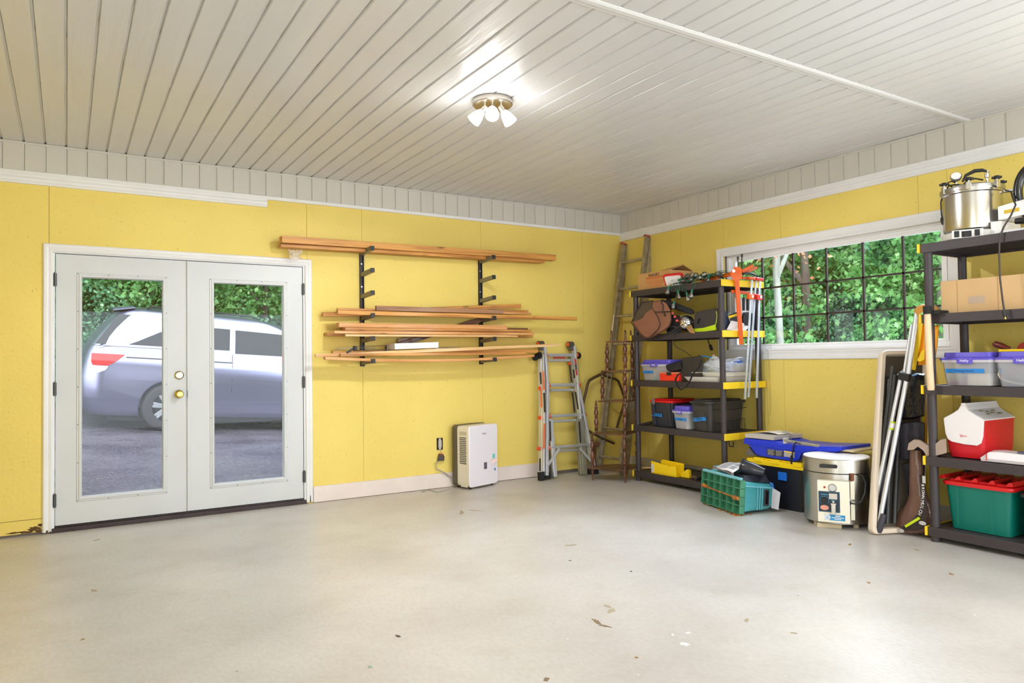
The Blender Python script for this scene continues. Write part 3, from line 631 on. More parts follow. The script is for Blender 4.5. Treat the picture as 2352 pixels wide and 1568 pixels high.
# ---- ceiling lamp
shade_m = mat('lit_frosted_shade', (255,252,246), .4, emit=(255,249,240), estr=8)
lampt = thing('ceiling_lamp', 'round brushed nickel ceiling lamp with three lit frosted spot shades', 'lamp', (-3.126, -2.437, ZC))
part('ceiling_plate', MB().lathe([(.125, -.001), (.128, -.006), (.128, -.030), (.122, -.036), (0, -.030)][::-1], 40), nickel, lampt)
RV = Vector((math.cos(YAW), -math.sin(YAW), 0)); FV = Vector((math.sin(YAW), math.cos(YAW), 0))
for sx, sz_, nxt, out, fwd in ((-.040, -.050, (-.105, -.115), -.075, -.01), (.0, -.045, (0, -.10), 0.0, -.085), (.045, -.05, (.085, -.12), .055, .0)):
    base = RV*sx*1.2+FV*(-.045 if fwd < -.05 else -.02); knee = base+Vector((0, 0, -.058)); dirv = (RV*out+FV*fwd+Vector((0, 0, -.085))).normalized()
    ar = MB().cyl(base+Vector((0, 0, -.03)), knee, .006, seg=10); ar.cyl(knee-dirv*.012, knee+dirv*.045, .016, .019, seg=18)
    a_ = part('arm', ar, nickel, lampt)
    Z = dirv.to_track_quat('Z', 'Y').to_matrix().to_4x4(); Z.translation = knee+dirv*.030
    mb = MB().lathe([(.021, 0), (.026, .012), (.036, .040), (.042, .070), (.043, .082), (.040, .082), (.038, .070), (.030, .035), (.016, .008)], 24, Z)
    part('lamp_shade', mb, shade_m, a_)
    mb = MB().lathe([(.012, .015), (.024, .035), (.027, .055), (.018, .072), (0, .078)], 18, Z); part('bulb', mb, mat('lit_bulb', (255,250,240), .4, emit=(255,246,232), estr=45) if 'lit_bulb' not in MATS else MATS['lit_bulb'], a_)
    sp_ = bpy.data.lights.new('spot_lamp', 'SPOT'); sp_.energy = SPOT_W; sp_.color = (.95, .97, 1.0); sp_.spot_size = math.radians(168); sp_.spot_blend = .12; sp_.shadow_soft_size = .035
    so_ = bpy.data.objects.new('spot_lamp_light', sp_); C.objects.link(so_); so_.location = Vector((-3.126, -2.437, ZC))+knee+dirv*.118; point('bulb_glow', so_.location, 3.2, (.95, .97, 1.0), .04); so_.rotation_euler = (-(dirv*.22+Vector((0, 0, -1)))).to_track_quat('Z', 'Y').to_euler()
# ---- lumber rack standards
rackm = mat('rack_grey_steel', (128,122,106), .45, metal=.35)
rackd = mat('rack_dark_steel', (52,48,50), .45, metal=.4)
for x, lab in ((-3.115, 'dark steel lumber rack upright nearer the french door, with six arms'), (-1.868, 'dark steel lumber rack upright farther from the french door, with six arms')):
    t = thing('lumber_rack', lab, 'rack', (x, 0, 1.19))
    part('upright', MB().box(-.018, -.014, -.026, 0, 0, 1.07).box(.014, .018, -.026, 0, 0, 1.07).box(-.018, .018, -.006, 0, 0, 1.07), rackd, t)
    for k in range(5): part('bolt', MB().cyl((0, -.006, .1+.21*k), (0, -.012, .1+.21*k), .007, seg=8), steel, t)
    for k, z in enumerate((1.226, 1.427, 1.631, 1.832, 2.032, 2.228)):
        z -= 1.19; a_ = part('arm', MB().beam((.0, -.02, z-.004), (.0, -.285, z+.010), .034, .036, hint=(0, 0, 1)), rackm, t, bevel=.002)
        part('end_cap', MB().beam((.0, -.285, z+.010), (.0, -.292, z+.0104), .038, .040, hint=(0, 0, 1)), black, a_, bevel=.002)
# ---- boards
def woodm(name, c1, c2, rough=.5, knots=True, coat=.1):
    m = bpy.data.materials.new(name); m.use_nodes = True; nt = m.node_tree; N = nt.nodes; L = nt.links; b = N['Principled BSDF']; b.inputs['Roughness'].default_value = rough; b.inputs['Coat Weight'].default_value = coat
    tc = N.new('ShaderNodeTexCoord'); oi = N.new('ShaderNodeObjectInfo'); mu = N.new('ShaderNodeMath'); mu.operation = 'MULTIPLY'; mu.inputs[1].default_value = 51; L.new(oi.outputs['Random'], mu.inputs[0])
    ad = N.new('ShaderNodeVectorMath'); L.new(tc.outputs['Object'], ad.inputs[0]); L.new(mu.outputs[0], ad.inputs[1])
    mp = N.new('ShaderNodeMapping'); mp.inputs['Scale'].default_value = (1.2, 26, 26); L.new(ad.outputs[0], mp.inputs[0])
    n = N.new('ShaderNodeTexNoise'); n.inputs['Scale'].default_value = 1.0; n.inputs['Detail'].default_value = 5; n.inputs['Distortion'].default_value = .8; L.new(mp.outputs[0], n.inputs['Vector'])
    r = N.new('ShaderNodeValToRGB'); r.color_ramp.elements[0].position = .36; r.color_ramp.elements[1].position = .62; r.color_ramp.elements[0].color = s2l(c1)+(1,); r.color_ramp.elements[1].color = s2l(c2)+(1,); L.new(n.outputs['Fac'], r.inputs[0])
    last = r
    if knots:
        mp2 = N.new('ShaderNodeMapping'); mp2.inputs['Scale'].default_value = (3.2, 9, 9); L.new(ad.outputs[0], mp2.inputs[0])
        v = N.new('ShaderNodeTexVoronoi'); v.inputs['Scale'].default_value = 1; L.new(mp2.outputs[0], v.inputs['Vector'])
        c = N.new('ShaderNodeMapRange'); c.inputs['From Min'].default_value = .06; c.inputs['From Max'].default_value = .17; c.inputs['To Min'].default_value = .75; c.inputs['To Max'].default_value = 0; L.new(v.outputs['Distance'], c.inputs[0])
        mx = N.new('ShaderNodeMixRGB'); mx.inputs[2].default_value = s2l((int(c1[0]*.55), int(c1[1]*.45), int(c1[2]*.4)))+(1,); L.new(c.outputs[0], mx.inputs[0]); L.new(r.outputs[0], mx.inputs[1]); last = mx
    L.new(last.outputs[0], b.inputs['Base Color']); return m
w_cedar = woodm('cedar', (158,98,36), (214,154,74)); w_pale = woodm('pale_pine', (206,158,98), (234,198,142), knots=False); w_grey = woodm('weathered_wood', (122,86,60), (168,124,88), knots=False)
w_dark = woodm('dark_wood', (84,50,34), (128,80,52)); w_pine = woodm('pine', (188,124,62), (222,166,104))
def Z2(x, y): return x/3.2667+620, y/3.2667+510
def board(label, x0, t0, b0, x1, t1, b1, yf, dep, m, group, y1=None, bow=0):
    y1 = yf if y1 is None else y1
    A, B_ = at(*Z2(x0, t0), 'y', yf), at(*Z2(x0, b0), 'y', yf); E_, F_ = at(*Z2(x1, t1), 'y', y1), at(*Z2(x1, b1), 'y', y1)
    hh = max(.012, ((A.z-B_.z)+(E_.z-F_.z))/2); p0 = Vector((A.x, yf+dep/2, (A.z+B_.z)/2)); p1 = Vector((E_.x, y1+dep/2, (E_.z+F_.z)/2))
    d = p1-p0; Lh = d.length; n = 10
    rings = [[(Lh*k/n, sy*dep/2, sz*hh/2-bow*4*(k/n)*(1-k/n)) for sy, sz in ((-1,-1), (1,-1), (1,1), (-1,1))] for k in range(n+1)]
    o = part('board', MB().loft(rings, sm=False), m, bevel=.0015); o.location = p0
    o.rotation_euler = (0, -math.asin(d.z/Lh), math.atan2(d.y, d.x)); return tag(o, label, 'board', group)
G1 = 'boards lying on the wall lumber rack'
board('thickest long cedar beam on the top pair of rack arms', 92, 100, 152, 2148, 246, 286, -.20, .095, w_cedar, G1)
board('thinner cedar board under the thick beam on the top rack arms', 85, 156, 188, 2062, 286, 302, -.16, .12, w_cedar, G1)
board('grey brown weathered board on top of the third lumber layer', 800, 625, 662, 1752, 658, 688, -.21, .035, w_grey, G1)
board('brown board rising to the far end behind the grey brown board', 1000, 648, 676, 1885, 611, 645, -.12, .035, w_cedar, G1)
board('longest narrow cedar board reaching past the far rack arm toward the corner', 510, 658, 692, 2306, 712, 735, -.27, .05, w_cedar, G1)
board('cedar board with its square end sticking out nearest the door, third layer', 400, 670, 712, 1940, 664, 684, -.09, .05, w_cedar, G1)
board('thin board tucked between others in the third lumber layer', 510, 645, 657, 1960, 678, 694, -.16, .04, w_pine, G1)
board('dark board slanting down between the third and fifth arms', 880, 930, 965, 1610, 706, 738, -.07, .03, w_dark, G1)
board('second dark slanting board with a pale edge behind the fourth layer', 960, 880, 905, 1570, 735, 760, -.045, .02, w_grey, G1)
board('pale pine board with a row of knots on top of the fourth layer', 520, 750, 790, 1780, 776, 802, -.24, .09, w_pine, G1)
board('dark thin board behind the knotty pine board', 545, 786, 800, 1936, 797, 806, -.10, .06, w_dark, G1)
board('orange cedar board directly under the knotty pine board', 565, 791, 812, 1960, 806, 826, -.25, .10, w_cedar, G1)
board('cedar board third from the top of the fourth layer', 485, 814, 834, 1982, 829, 848, -.26, .11, w_pine, G1)
board('pale stick along the bottom front edge of the fourth layer', 568, 840, 857, 1860, 849, 862, -.265, .03, w_pale, G1)
board('cedar board at the bottom back of the fourth layer', 430, 824, 857, 1975, 846, 862, -.10, .10, w_cedar, G1)
board('longest pale stick crossing over the lowest layer in front of the folding ladder', 342, 990, 1012, 2168, 909, 932, -.21, .03, w_pale, G1, y1=-.30)
board('cedar board at the back top of the lowest layer', 475, 962, 1004, 2010, 956, 976, -.13, .07, w_cedar, G1)
board('orange board in the middle of the lowest layer', 530, 985, 1008, 1925, 976, 992, -.25, .045, w_cedar, G1)
board('bowed board at the very bottom of the lumber rack', 418, 1010, 1029, 1985, 990, 1011, -.27, .06, w_pine, G1, bow=.035)
wt = part('shelf_board', MB().box(0, .30, 0, .012, 0, .20), white); wt.location = (at(*Z2(1230, 945), 'y', -.06).x, -.1, at(*Z2(1230, 948), 'y', -.06).z); wt.rotation_euler = (math.radians(-80), 0, 0); tag(wt, 'thin white panel lying flat behind the white box on the lowest rack arms', 'panel')
A = at(*Z2(938, 955), 'y', -.26); B_ = at(*Z2(1265, 943), 'y', -.26)
wbx = thing('white_box', 'long flat white cardboard box on the lowest lumber layer', 'box', (A.x, -.26, A.z+.001), (0, -math.atan2(B_.z-A.z, B_.x-A.x), math.radians(0)))
part('carton', MB().box(0, (B_-A).length, 0, .20, 0, .052), mat('white_card', (238,236,240), .55), wbx, bevel=.002); part('lid', MB().box(-.0015, (B_-A).length+.0015, -.0015, .2015, .040, .0535), MATS['white_card'], wbx, bevel=.001)
A = at(*Z2(640, 972), 'y', -.25); cg = thing('caulk_gun', 'black metal caulking gun lying on the lowest lumber layer', 'tool', (A.x, -.25, A.z+.012), (0, 0, 0))
part('barrel_frame', MB().tube([(.02, 0, .0), (.30, 0, .006)], .0035, 6).tube([(.02, .05, 0), (.30, .05, .006)], .0035, 6).tube([(.02, 0, .035), (.30, 0, .041)], .003, 6).box(.296, .302, -.004, .054, -.004, .045), darksteel, cg)
part('plunger_rod', MB().cyl((-.14, .025, .018), (.2, .025, .024), .003, seg=8).tube([(-.14, .025, .018), (-.16, .025, .018), (-.165, .025, .0)], .003, 6), steel, cg)
part('trigger', MB().beam((.0, .025, .02), (-.07, .025, -.02), .012, .016).box(-.005, .02, .005, .045, -.005, .04), black, cg, bevel=.002)
# clear plastic scrap hanging under the top boards
cp = thing('plastic_scrap', 'crumpled scrap of clear plastic hanging under the top beam above the door casing', 'plastic', at(678, 588, 'y', -.10))
rs = random.Random(9); mb = MB(); n = 7
P_ = [[(-.055+.11*i/n+rs.gauss(0, .006), rs.gauss(0, .014), .055-.095*j/n*(1-.35*abs(i/n-.5)*2)+rs.gauss(0, .005)) for i in range(n+1)] for j in range(n+1)]
mb.add([p for r_ in P_ for p in r_], [(j*(n+1)+i, j*(n+1)+i+1, (j+1)*(n+1)+i+1, (j+1)*(n+1)+i) for j in range(n) for i in range(n)]); clearf = film('clear_film', (240,236,236), .35, .12)
part('film', mb, clearf, cp, solid=.0006)
# ---- outlet without a cover, plug and cord
ot = thing('wall_outlet', 'bare wall outlet without a cover plate above the baseboard', 'outlet', (at(1010, 1019, 'y', 0).x, 0, at(1010, 1019, 'y', 0).z))
part('cutout', MB().box(-.033, .033, -.0015, .0, -.058, .058), mat('hole_dark', (48,40,34), .9), ot)
part('receptacle', MB().box(-.017, .017, -.010, -.0015, -.034, .034).box(-.012, .012, -.006, -.0015, -.053, .053), mat('receptacle_grey', (190,186,180), .45), ot, bevel=.003)
pp = at(1012, 1050, 'y', -.02)
pg = thing('plug_adapter', 'dark grey and orange plug adapter dangling under the bare outlet', 'plug', (pp.x, -.022, pp.z))
part('plug_body', MB().prism([(-.032, -.030), (.030, -.034), (.034, .006), (.016, .030), (-.018, .030)], -.018, .018, 'y'), mat('charcoal_plastic', (70,64,64), .5), pg, bevel=.005)
part('prong_face', MB().prism([(-.014, .031), (.012, .031), (.030, .010), (.034, .0), (.037, .004), (.020, .036), (-.012, .038)], -.016, .016, 'y'), mat('orange_plastic', (220,96,44), .5), pg, bevel=.002)
o0 = at(1013, 1033, 'y', -.015); q = [Vector((o0.x, -.012, o0.z)), pp+Vector((0, -.0, .035))]
cordg = mat('grey_cord', (168,164,156), .5)
mb = MB().tube([q[0], (q[0]+q[1])/2+Vector((.004, -.004, 0)), q[1]], .0035, 8)
pts = [pp+Vector((-.018, 0, -.03)), at(1001, 1066, 'y', -.03), at(1003, 1078, 'y', -.035), at(1012, 1082, 'y', -.035), at(1024, 1088, 'y', -.035), at(1037, 1098, 'y', -.045), Vector((-2.18, -.05, .12))]
for dz in (0, .008): mb.tube([p+Vector((0, 0, dz)) for p in pts], .0032, 8)
tag(part('power_cord', mb, cordg), 'grey power cord looping from the plug adapter behind the dehumidifier', 'cord')
f0 = [at(968, 1129, 'z', .004), at(985, 1124, 'z', .004), at(1003, 1130, 'z', .004), at(1022, 1126, 'z', .004), at(1040, 1120, 'z', .004)]
tag(part('floor_cord', MB().tube(f0, .0035, 8), cordg), 'thin grey cord lying on the floor beside the dehumidifier', 'cord')
# ---- dehumidifier
A = at(1079, 1122, 'z', .015); B_ = at(1144, 1109, 'z', .015); yaw = math.atan2(B_.y-A.y, B_.x-A.x); Wd = (B_-A).length
dh = thing('dehumidifier', 'white portable dehumidifier standing on the floor below the lumber rack', 'dehumidifier', (A.x, A.y, 0), (0, 0, yaw))
dhw = mat('dehumidifier_white', (236,232,240), .35); dhc = mat('dehumidifier_cream', (226,220,204), .4)
H_ = at(1079, 1000, 'x', A.x).z
H_ = .605
D_ = .24
def yzr(x, y0, y1, z0, z1, r): return [(x, (y0+y1)/2+p[0], (z0+z1)/2+p[1]) for p in [(a, b) for a, b, _ in rrect((y1-y0)/2, (z1-z0)/2, r, 0, 4)]]
def xzr(y, x0, x1, z0, z1, r): return [((x0+x1)/2+a, y, (z0+z1)/2+b) for a, b, _ in rrect((x1-x0)/2, (z1-z0)/2, r, 0, 5)]
part('front_shell', MB().loft([xzr(.018, 0, Wd, .02, H_, .03), xzr(.004, 0, Wd, .02, H_, .03), xzr(0, .006, Wd-.006, .026, H_-.006, .026)][::-1]), dhw, dh)
bdy = part('housing', MB().loft([xzr(.018, .004, Wd-.004, .024, H_-.004, .03), xzr(.17, .004, Wd-.004, .024, H_-.004, .03)]), dhc, dh)
part('rear_shell', MB().loft([xzr(.168, -.002, Wd+.002, .02, H_+.002, .035), xzr(D_-.01, -.002, Wd+.002, .02, H_+.002, .035), xzr(D_, .012, Wd-.012, .034, H_-.012, .03)]), mat('dark_olive_grey', (92,86,72), .5), dh)
mb = MB()
for j in range(15):
    for i in range(8): y = .045+i*.0115+(.005 if j % 2 else 0); z = .49-j*.0175; mb.box(.0025, .0045, y, y+.0075, z-.0055, z+.0055)
part('side_vent', mb, grey_line, bdy, kind='stuff')
part('hand_grip', MB().box(.001, .0045, .04, .135, .515, .522).box(.002, .0045, .04, .135, .522, .548), mat('grip_shadow', (190,184,168), .5), bdy, bevel=.001)
part('tank_edge', MB().box(.0, .0045, .034, .040, .11, .30).box(-.001, .0045, .03, .12, .022, .045), dhc, bdy, bevel=.001)
part('control_panel', MB().box(Wd*.5, Wd*.5+.042, -.002, .001, .175, .24), mat('grey_window', (104,96,112), .3), dh, bevel=.001)
part('energy_sticker', MB().box(Wd-.075, Wd-.04, -.0012, .001, .265, .31), mat('teal_sticker', (120,208,204), .5), dh)
part('paper_tag', MB().add([(Wd-.105, -.004, .27), (Wd-.02, -.014, .265), (Wd-.03, -.018, .235), (Wd-.095, -.016, .215), (Wd-.09, -.002, .245)], [(0, 1, 2, 3, 4)]), mat('pink_paper', (240,214,214), .6), dh, solid=.0008)
part('blue_sticker', MB().box(Wd-.052, Wd-.034, -.0012, .001, .145, .17), mat('blue_sticker', (70,110,190), .5), dh)
lettering('Danby', .022, wm(dh) @ TX((Wd*.52, -.0008, H_-.085), (PI/2, 0, 0)), mat('logo_grey', (110,106,110), .5), dh)
for x in (.05, Wd-.05):
    for y in (.04, D_-.04): part('caster', MB().cyl((x-.008, y, .012), (x+.008, y, .012), .012, seg=12), black, dh)
# ---- folding articulated ladder
alu = mat('aluminium', (214,216,222), .36, metal=.5, var=.05, vscale=8, stretch=(3,3,.4)); alud = mat('aluminium_dull', (168,166,150), .5, metal=.6, var=.12, vscale=12, stretch=(3,3,.5))
orange = mat('ladder_orange', (236,88,38), .45)
sticker_b = mat('black_label', (46,42,42), .5); sticker_r = mat('red_label', (196,56,60), .5); sticker_o = mat('orange_label', (226,110,54), .5)
ld = thing('folding_ladder', 'aluminium folding ladder with orange joints leaning on the yellow wall', 'ladder', (-1.0, -.23, 0))
def Z8(x, y): return x/4.48+1200, y/4.48+770
pl_n = Vector((0, -1.45, .0)); 
tilt = math.atan2(.15, 1.5); nrm = Vector((0, -math.cos(tilt), -math.sin(tilt)))
nrm = Vector((0, math.cos(tilt), -math.sin(tilt)))
def LP(x, y, back=0.0): px_, py_ = Z8(x, y); return on_plane(px_, py_, Vector((0, -.235+back, 0)), nrm)
def rail(name, a, b, wd, dp, back=0, m=alu, label=None):
    p0, p1 = LP(*a, back), LP(*b, back); return part(name, MB().beam(p0, p1, wd, dp, hint=(0, 1, 0)), m, ld, world=True, bevel=.003, label=label)
# flared outer pair and straight inner pair, front and rear section
r1 = rail('rail', (222, 120), (250, 500), .026, .055); r1b = rail('rail', (250, 500), (243, 1440), .030, .055, 0)
rail('rail', (178, 240), (190, 800), .020, .06, .04); rail('rail', (190, 800), (188, 1440), .022, .06, .04)
rail('rail', (205, 200), (215, 780), .018, .05, .0); rail('rail', (215, 780), (212, 1400), .020, .05)
rail('rail', (527, 110), (590, 860), .024, .055); rail('rail', (578, 560), (740, 1400), .026, .055)
rail('rail', (487, 180), (560, 860), .022, .06, .05, alud); rail('rail', (600, 860), (640, 1430), .055, .03, .0, alud)
rail('rail', (560, 860), (600, 1430), .030, .05, .04, alud)
rail('rail', (288, 860), (335, 1455), .042, .03, .0, alu); rail('rail', (280, 870), (300, 1465), .03, .05, .04, darksteel)
rail('rail', (600, 860), (715, 1440), .02, .05, .04, alud)
for (x0, y0, x1, y1) in ((235, 205, 550, 203), (265, 512, 578, 508), (268, 832, 636, 815), (262, 1157, 706, 1122)):
    p0, p1 = LP(x0, y0), LP(x1, y1); rg_ = part('rung', MB().tube([p0, p1], .0165, 12).beam(p0+Vector((0, -.012, .012)), p1+Vector((0, -.012, .012)), .03, .008, hint=(0, 0, 1)), alu, ld, world=True)
    for p, s in ((p0, -1), (p1, 1)):
        part('orange_joint', MB().cyl(p+Vector((-.016, 0, 0)), p+Vector((.018, 0, 0)), .027, .024, seg=12), orange, ld, world=True, bevel=.003)
    q0, q1 = LP(x0+22, y0+(52 if y0 < 1100 else 30), .05), LP(x1-30, y1+(52 if y0 < 1100 else 50), .05)
    part('rung', MB().tube([q0, q1], .0155, 12), alu, ld, world=True)
for (x, y) in ((180, 545), (178, 848), (168, 1165)): p = LP(x, y, .03); part('orange_joint', MB().cyl(p+Vector((-.012, 0, 0)), p+Vector((.01, 0, 0)), .02, seg=12), orange, ld, world=True)
for (x, y) in ((548, 575), (580, 880), (484, 292)): p = LP(x, y, .03); part('orange_joint', MB().cyl(p+Vector((-.012, 0, 0)), p+Vector((.012, 0, 0)), .016, seg=12), orange, ld, world=True)
for a, b in (((380, 1165), (256, 1345)), ((590, 1158), (748, 1342))): part('brace', MB().beam(LP(*a, -.03), LP(*b, -.03), .005, .028, hint=(1, 0, 0)), alu, ld, world=True, bevel=.001)
for i, (x, y) in enumerate(((186, 92), (492, 98))):
    p = LP(x, y, .02); h_ = part('hinge', MB().cyl(p+Vector((-.03, 0, 0)), p+Vector((.03, 0, 0)), .036, seg=20).beam(p+Vector((0, 0, 0)), p+Vector((0, -.02, -.06)), .05, .03, hint=(0, 1, 0)), mat('hinge_grey', (96,94,88), .4, metal=.5) if 'hinge_grey' not in MATS else MATS['hinge_grey'], ld, world=True, bevel=.003)
    part('hinge_disc', MB().cyl(p+Vector((-.036, -.002, .006)), p+Vector((.036, -.002, .006)), .022, seg=16), orange, ld, world=True, bevel=.002)
for p in (LP(133, 225, .01), LP(172, 205, -.01), LP(574, 208, .02)):
    mb = MB()
    for k in range(8): a_ = 2*PI*k/8; mb.cyl(p+Vector((-.02, .022*math.cos(a_), .022*math.sin(a_))), p+Vector((.014, .022*math.cos(a_), .022*math.sin(a_))), .014, seg=10)
    mb.cyl(p+Vector((-.024, 0, 0)), p+Vector((.018, 0, 0)), .024, seg=14); part('lock_knob', mb, black, ld, world=True)
for x0, x1, y0, y1, bk in ((165, 212, 1405, 1485, .0), (214, 270, 1400, 1475, .03), (672, 712, 1368, 1440, .02), (708, 772, 1352, 1438, .0)):
    p = LP((x0+x1)/2, y0, bk); q_ = Vector((p.x+(.006 if x0 > 500 else 0), p.y-.01, .0)); part('rubber_foot', MB().beam(q_, p, .04+(x1-x0)*.00025, .06, hint=(0, 1, 0)), blackrub, ld, world=True, bevel=.004)
for a, b, m_ in (((183, 380), (190, 500), sticker_b), ((190, 560), (196, 740), sticker_o), ((212, 370), (222, 560), sticker_o), ((222, 590), (230, 790), sticker_b), ((226, 905), (222, 1165), sticker_o), ((181, 1265), (180, 1395), sticker_b), ((282, 880), (290, 1085), sticker_b),
                 ((543, 240), (550, 300), sticker_r), ((548, 300), (553, 350), sticker_b), ((552, 352), (560, 410), sticker_r), ((524, 350), (534, 440), sticker_b), ((484, 300), (505, 480), sticker_b), ((515, 585), (535, 790), sticker_b), ((545, 580), (572, 760), sticker_b), ((585, 885), (598, 1100), sticker_b)):
    part('warning_label', MB().beam(LP(*a, -.033), LP(*b, -.033), .019, .0015, hint=(0, 1, 0)), m_, ld, world=True)
part('brand_label', MB().beam(LP(315, 230, .03), LP(440, 230, .03), .001, .018, hint=(0, 0, 1)), sticker_r, ld, world=True)
# ---- extension ladder leaning into the corner
old_alu = mat('weathered_aluminium', (176,164,136), .55, metal=.45, var=.2, vscale=14, bump=.1)
el = thing('extension_ladder', 'long weathered aluminium extension ladder leaning in the corner of the room', 'ladder', (-.42, -.3, 0))
def EP(t, y, dx=0): return Vector((-.47+.44*t+dx, y, 2.53*t))
for y, t1, dx in ((-.085, 1.0, 0), (-.47, 1.012, 0)):
    a_, b_ = EP(0, y, dx), EP(t1, y, dx)
    part('rail', MB().beam(a_, b_, .008, .072, hint=(1, 0, 0)).beam(a_+Vector((-.03, -.012, 0)), b_+Vector((-.03, -.012, 0)), .03, .006, hint=(1, 0, 0)).beam(a_+Vector((.03, -.012, 0)), b_+Vector((.03, -.012, 0)), .03, .006, hint=(1, 0, 0)), old_alu, el, world=True)
    a2, b2 = EP(.0, y+(.022 if y > -.2 else -.022), .0), EP(.97, y+(.022 if y > -.2 else -.022), .06)
    part('rail', MB().beam(a2+Vector((.05, 0, 0)), b2, .008, .072, hint=(1, 0, 0)), old_alu, el, world=True)
    part('rail_cap', MB().beam(EP(t1-.004, y, 0), EP(t1+.004, y, 0), .03, .085, hint=(1, 0, 0)), mat('red_cap', (168,66,56), .6) if 'red_cap' not in MATS else MATS['red_cap'], el, world=True, bevel=.002)
for k in range(8):
    t = .915-.1215*k; part('rung', MB().cyl(EP(t, -.08), EP(t, -.47), .016, seg=12), old_alu, el, world=True)
part('warning_label', MB().beam(EP(.58, -.095, -.034), EP(.68, -.095, -.034), .024, .001, hint=(1, 0, 0)), mat('white_label', (222,216,210), .6), el, world=True)
# ---- bent tube frame in the corner
def Z3(x, y): return x/2.5694+1200, y/2.5704+520
tb = thing('tube_frame', 'bent brown steel tube frame standing between the ladders in the corner', 'frame', at(1358, 1060, 'y', -.1))
btm = mat('brown_tube', (86,66,46), .45, metal=.3)
part('tube', MB().tube([at(*Z3(x, y), 'y', -.10) for x, y in ((335, 1130), (355, 1052), (372, 985), (385, 928), (396, 908), (420, 893), (470, 868), (520, 842))], .0155, 10), btm, tb, world=True)
part('tube', MB().tube([at(*Z3(x, y), 'y', -.09) for x, y in ((466, 870), (500, 888), (548, 900), (565, 912), (585, 960), (602, 1010), (596, 1060), (570, 1140), (550, 1215))], .014, 10), btm, tb, world=True)
part('tube', MB().tube([at(*Z3(x, y), 'y', -.10) for x, y in ((385, 1205), (420, 1222), (465, 1248), (540, 1280))], .014, 10), btm, tb, world=True)
rustm = mat('rusty_brown', (110,72,48), .7, var=.3, vscale=10)
fo = thing('garden_fork_head', 'rusty brown metal tool head leaning behind the folding ladder', 'tool', (at(*Z3(430, 1300), 'y', -.12).x, -.12, 0))
part('blade', MB().loft([[at(*Z3(x, y), 'y', -.12+d_) for x, y in ((418, 1275), (436, 1268), (462, 1278), (448, 1298), (428, 1312), (420, 1305))] for d_ in (0, .02)]), rustm, fo, world=True, bevel=.003)
part('shaft', MB().tube([at(*Z3(x, y), 'y', -.11) for x, y in ((424, 1300), (432, 1400), (440, 1445))], .009, 8), rustm, fo, world=True)
# ---- wooden corner stand with turned spindles
dkw = woodm('walnut_stain', (66,36,24), (112,64,42), .35, knots=False, coat=.4)
cs = thing('corner_shelf_stand', 'dark wooden five tier corner stand with turned spindles', 'shelf', (-.74, -.87, 0))
lv, rv = Vector((-.46, .888, 0)), Vector((.888, .46, 0))
SH = [(.125, .37), (.475, .33), (.80, .265), (1.105, .215), (1.40, .17)]
tx = lambda z: Vector((.045*z, .02*z, 0))
for k, (z, s) in enumerate(SH):
    pts = [(0, 0)]+[(math.cos(a)*s*1.12*(1 if True else 1), math.sin(a)*s*1.12) for a in [math.radians(x) for x in range(-4, 95, 8)]]
    vs = []
    for zz in (z-.007, z+.007):
        for a, b in pts: v = lv*a+rv*b+tx(z); vs.append((v.x, v.y, zz))
    n = len(pts); part('shelf', MB().add(vs, [tuple(range(n))[::-1], tuple(range(n, 2*n))]+[(i, (i+1) % n, n+(i+1) % n, n+i) for i in range(n)]), dkw, cs, bevel=.003)
def spindle(x, y, z0, z1, foot=False):
    prof = [(.0105, 0), (.0105, .03), (.016, .035), (.010, .045), (.015, .06), (.009, .075), (.016, .11), (.0175, .14), (.013, .17), (.009, .185), (.016, .195), (.009, .205), (.016, .235), (.0175, .26), (.012, .29), (.009, .30), (.015, .315), (.0105, .32), (.0105, .34)]
    k = (z1-z0)/.34; p = [(r*1.35, z*k+z0) for r, z in prof]
    if foot: p = [(.005, -.122), (.012, -.02), (.012, 0), (.008, .002)]
    return MB().lathe(p, 12, TX((x, y, 0)))
for k, (z, s) in enumerate(SH):
    top = SH[k+1][0] if k < 4 else None
    for i, q_ in enumerate((Vector((0, 0, 0))+(lv+rv)*.012, lv*(s-.01)+rv*.012, rv*(s-.01)+lv*.012)):
        q_ = q_+tx(z)
        if top:
            part('spindle', spindle(q_.x, q_.y, z+.007, top-.007 if i == 0 else top-.045), dkw, cs)
            if i: part('finial', MB().lathe([(.008, top-.046), (.013, top-.03), (.006, top-.018), (.011, top-.006), (0, top+.012)], 10, TX((q_.x, q_.y, 0))), dkw, cs)
        else: part('finial', MB().lathe([(.010, z+.007), (.013, z+.03), (.007, z+.05), (.012, z+.075), (.006, z+.09), (.010, z+.10), (0, z+.12)], 10, TX((q_.x, q_.y, 0))), dkw, cs)
        if k == 0: part('leg', MB().lathe([(.006, 0), (.013, .10), (.013, .118), (.009, .118)], 12, TX((q_.x, q_.y, 0))), dkw, cs)
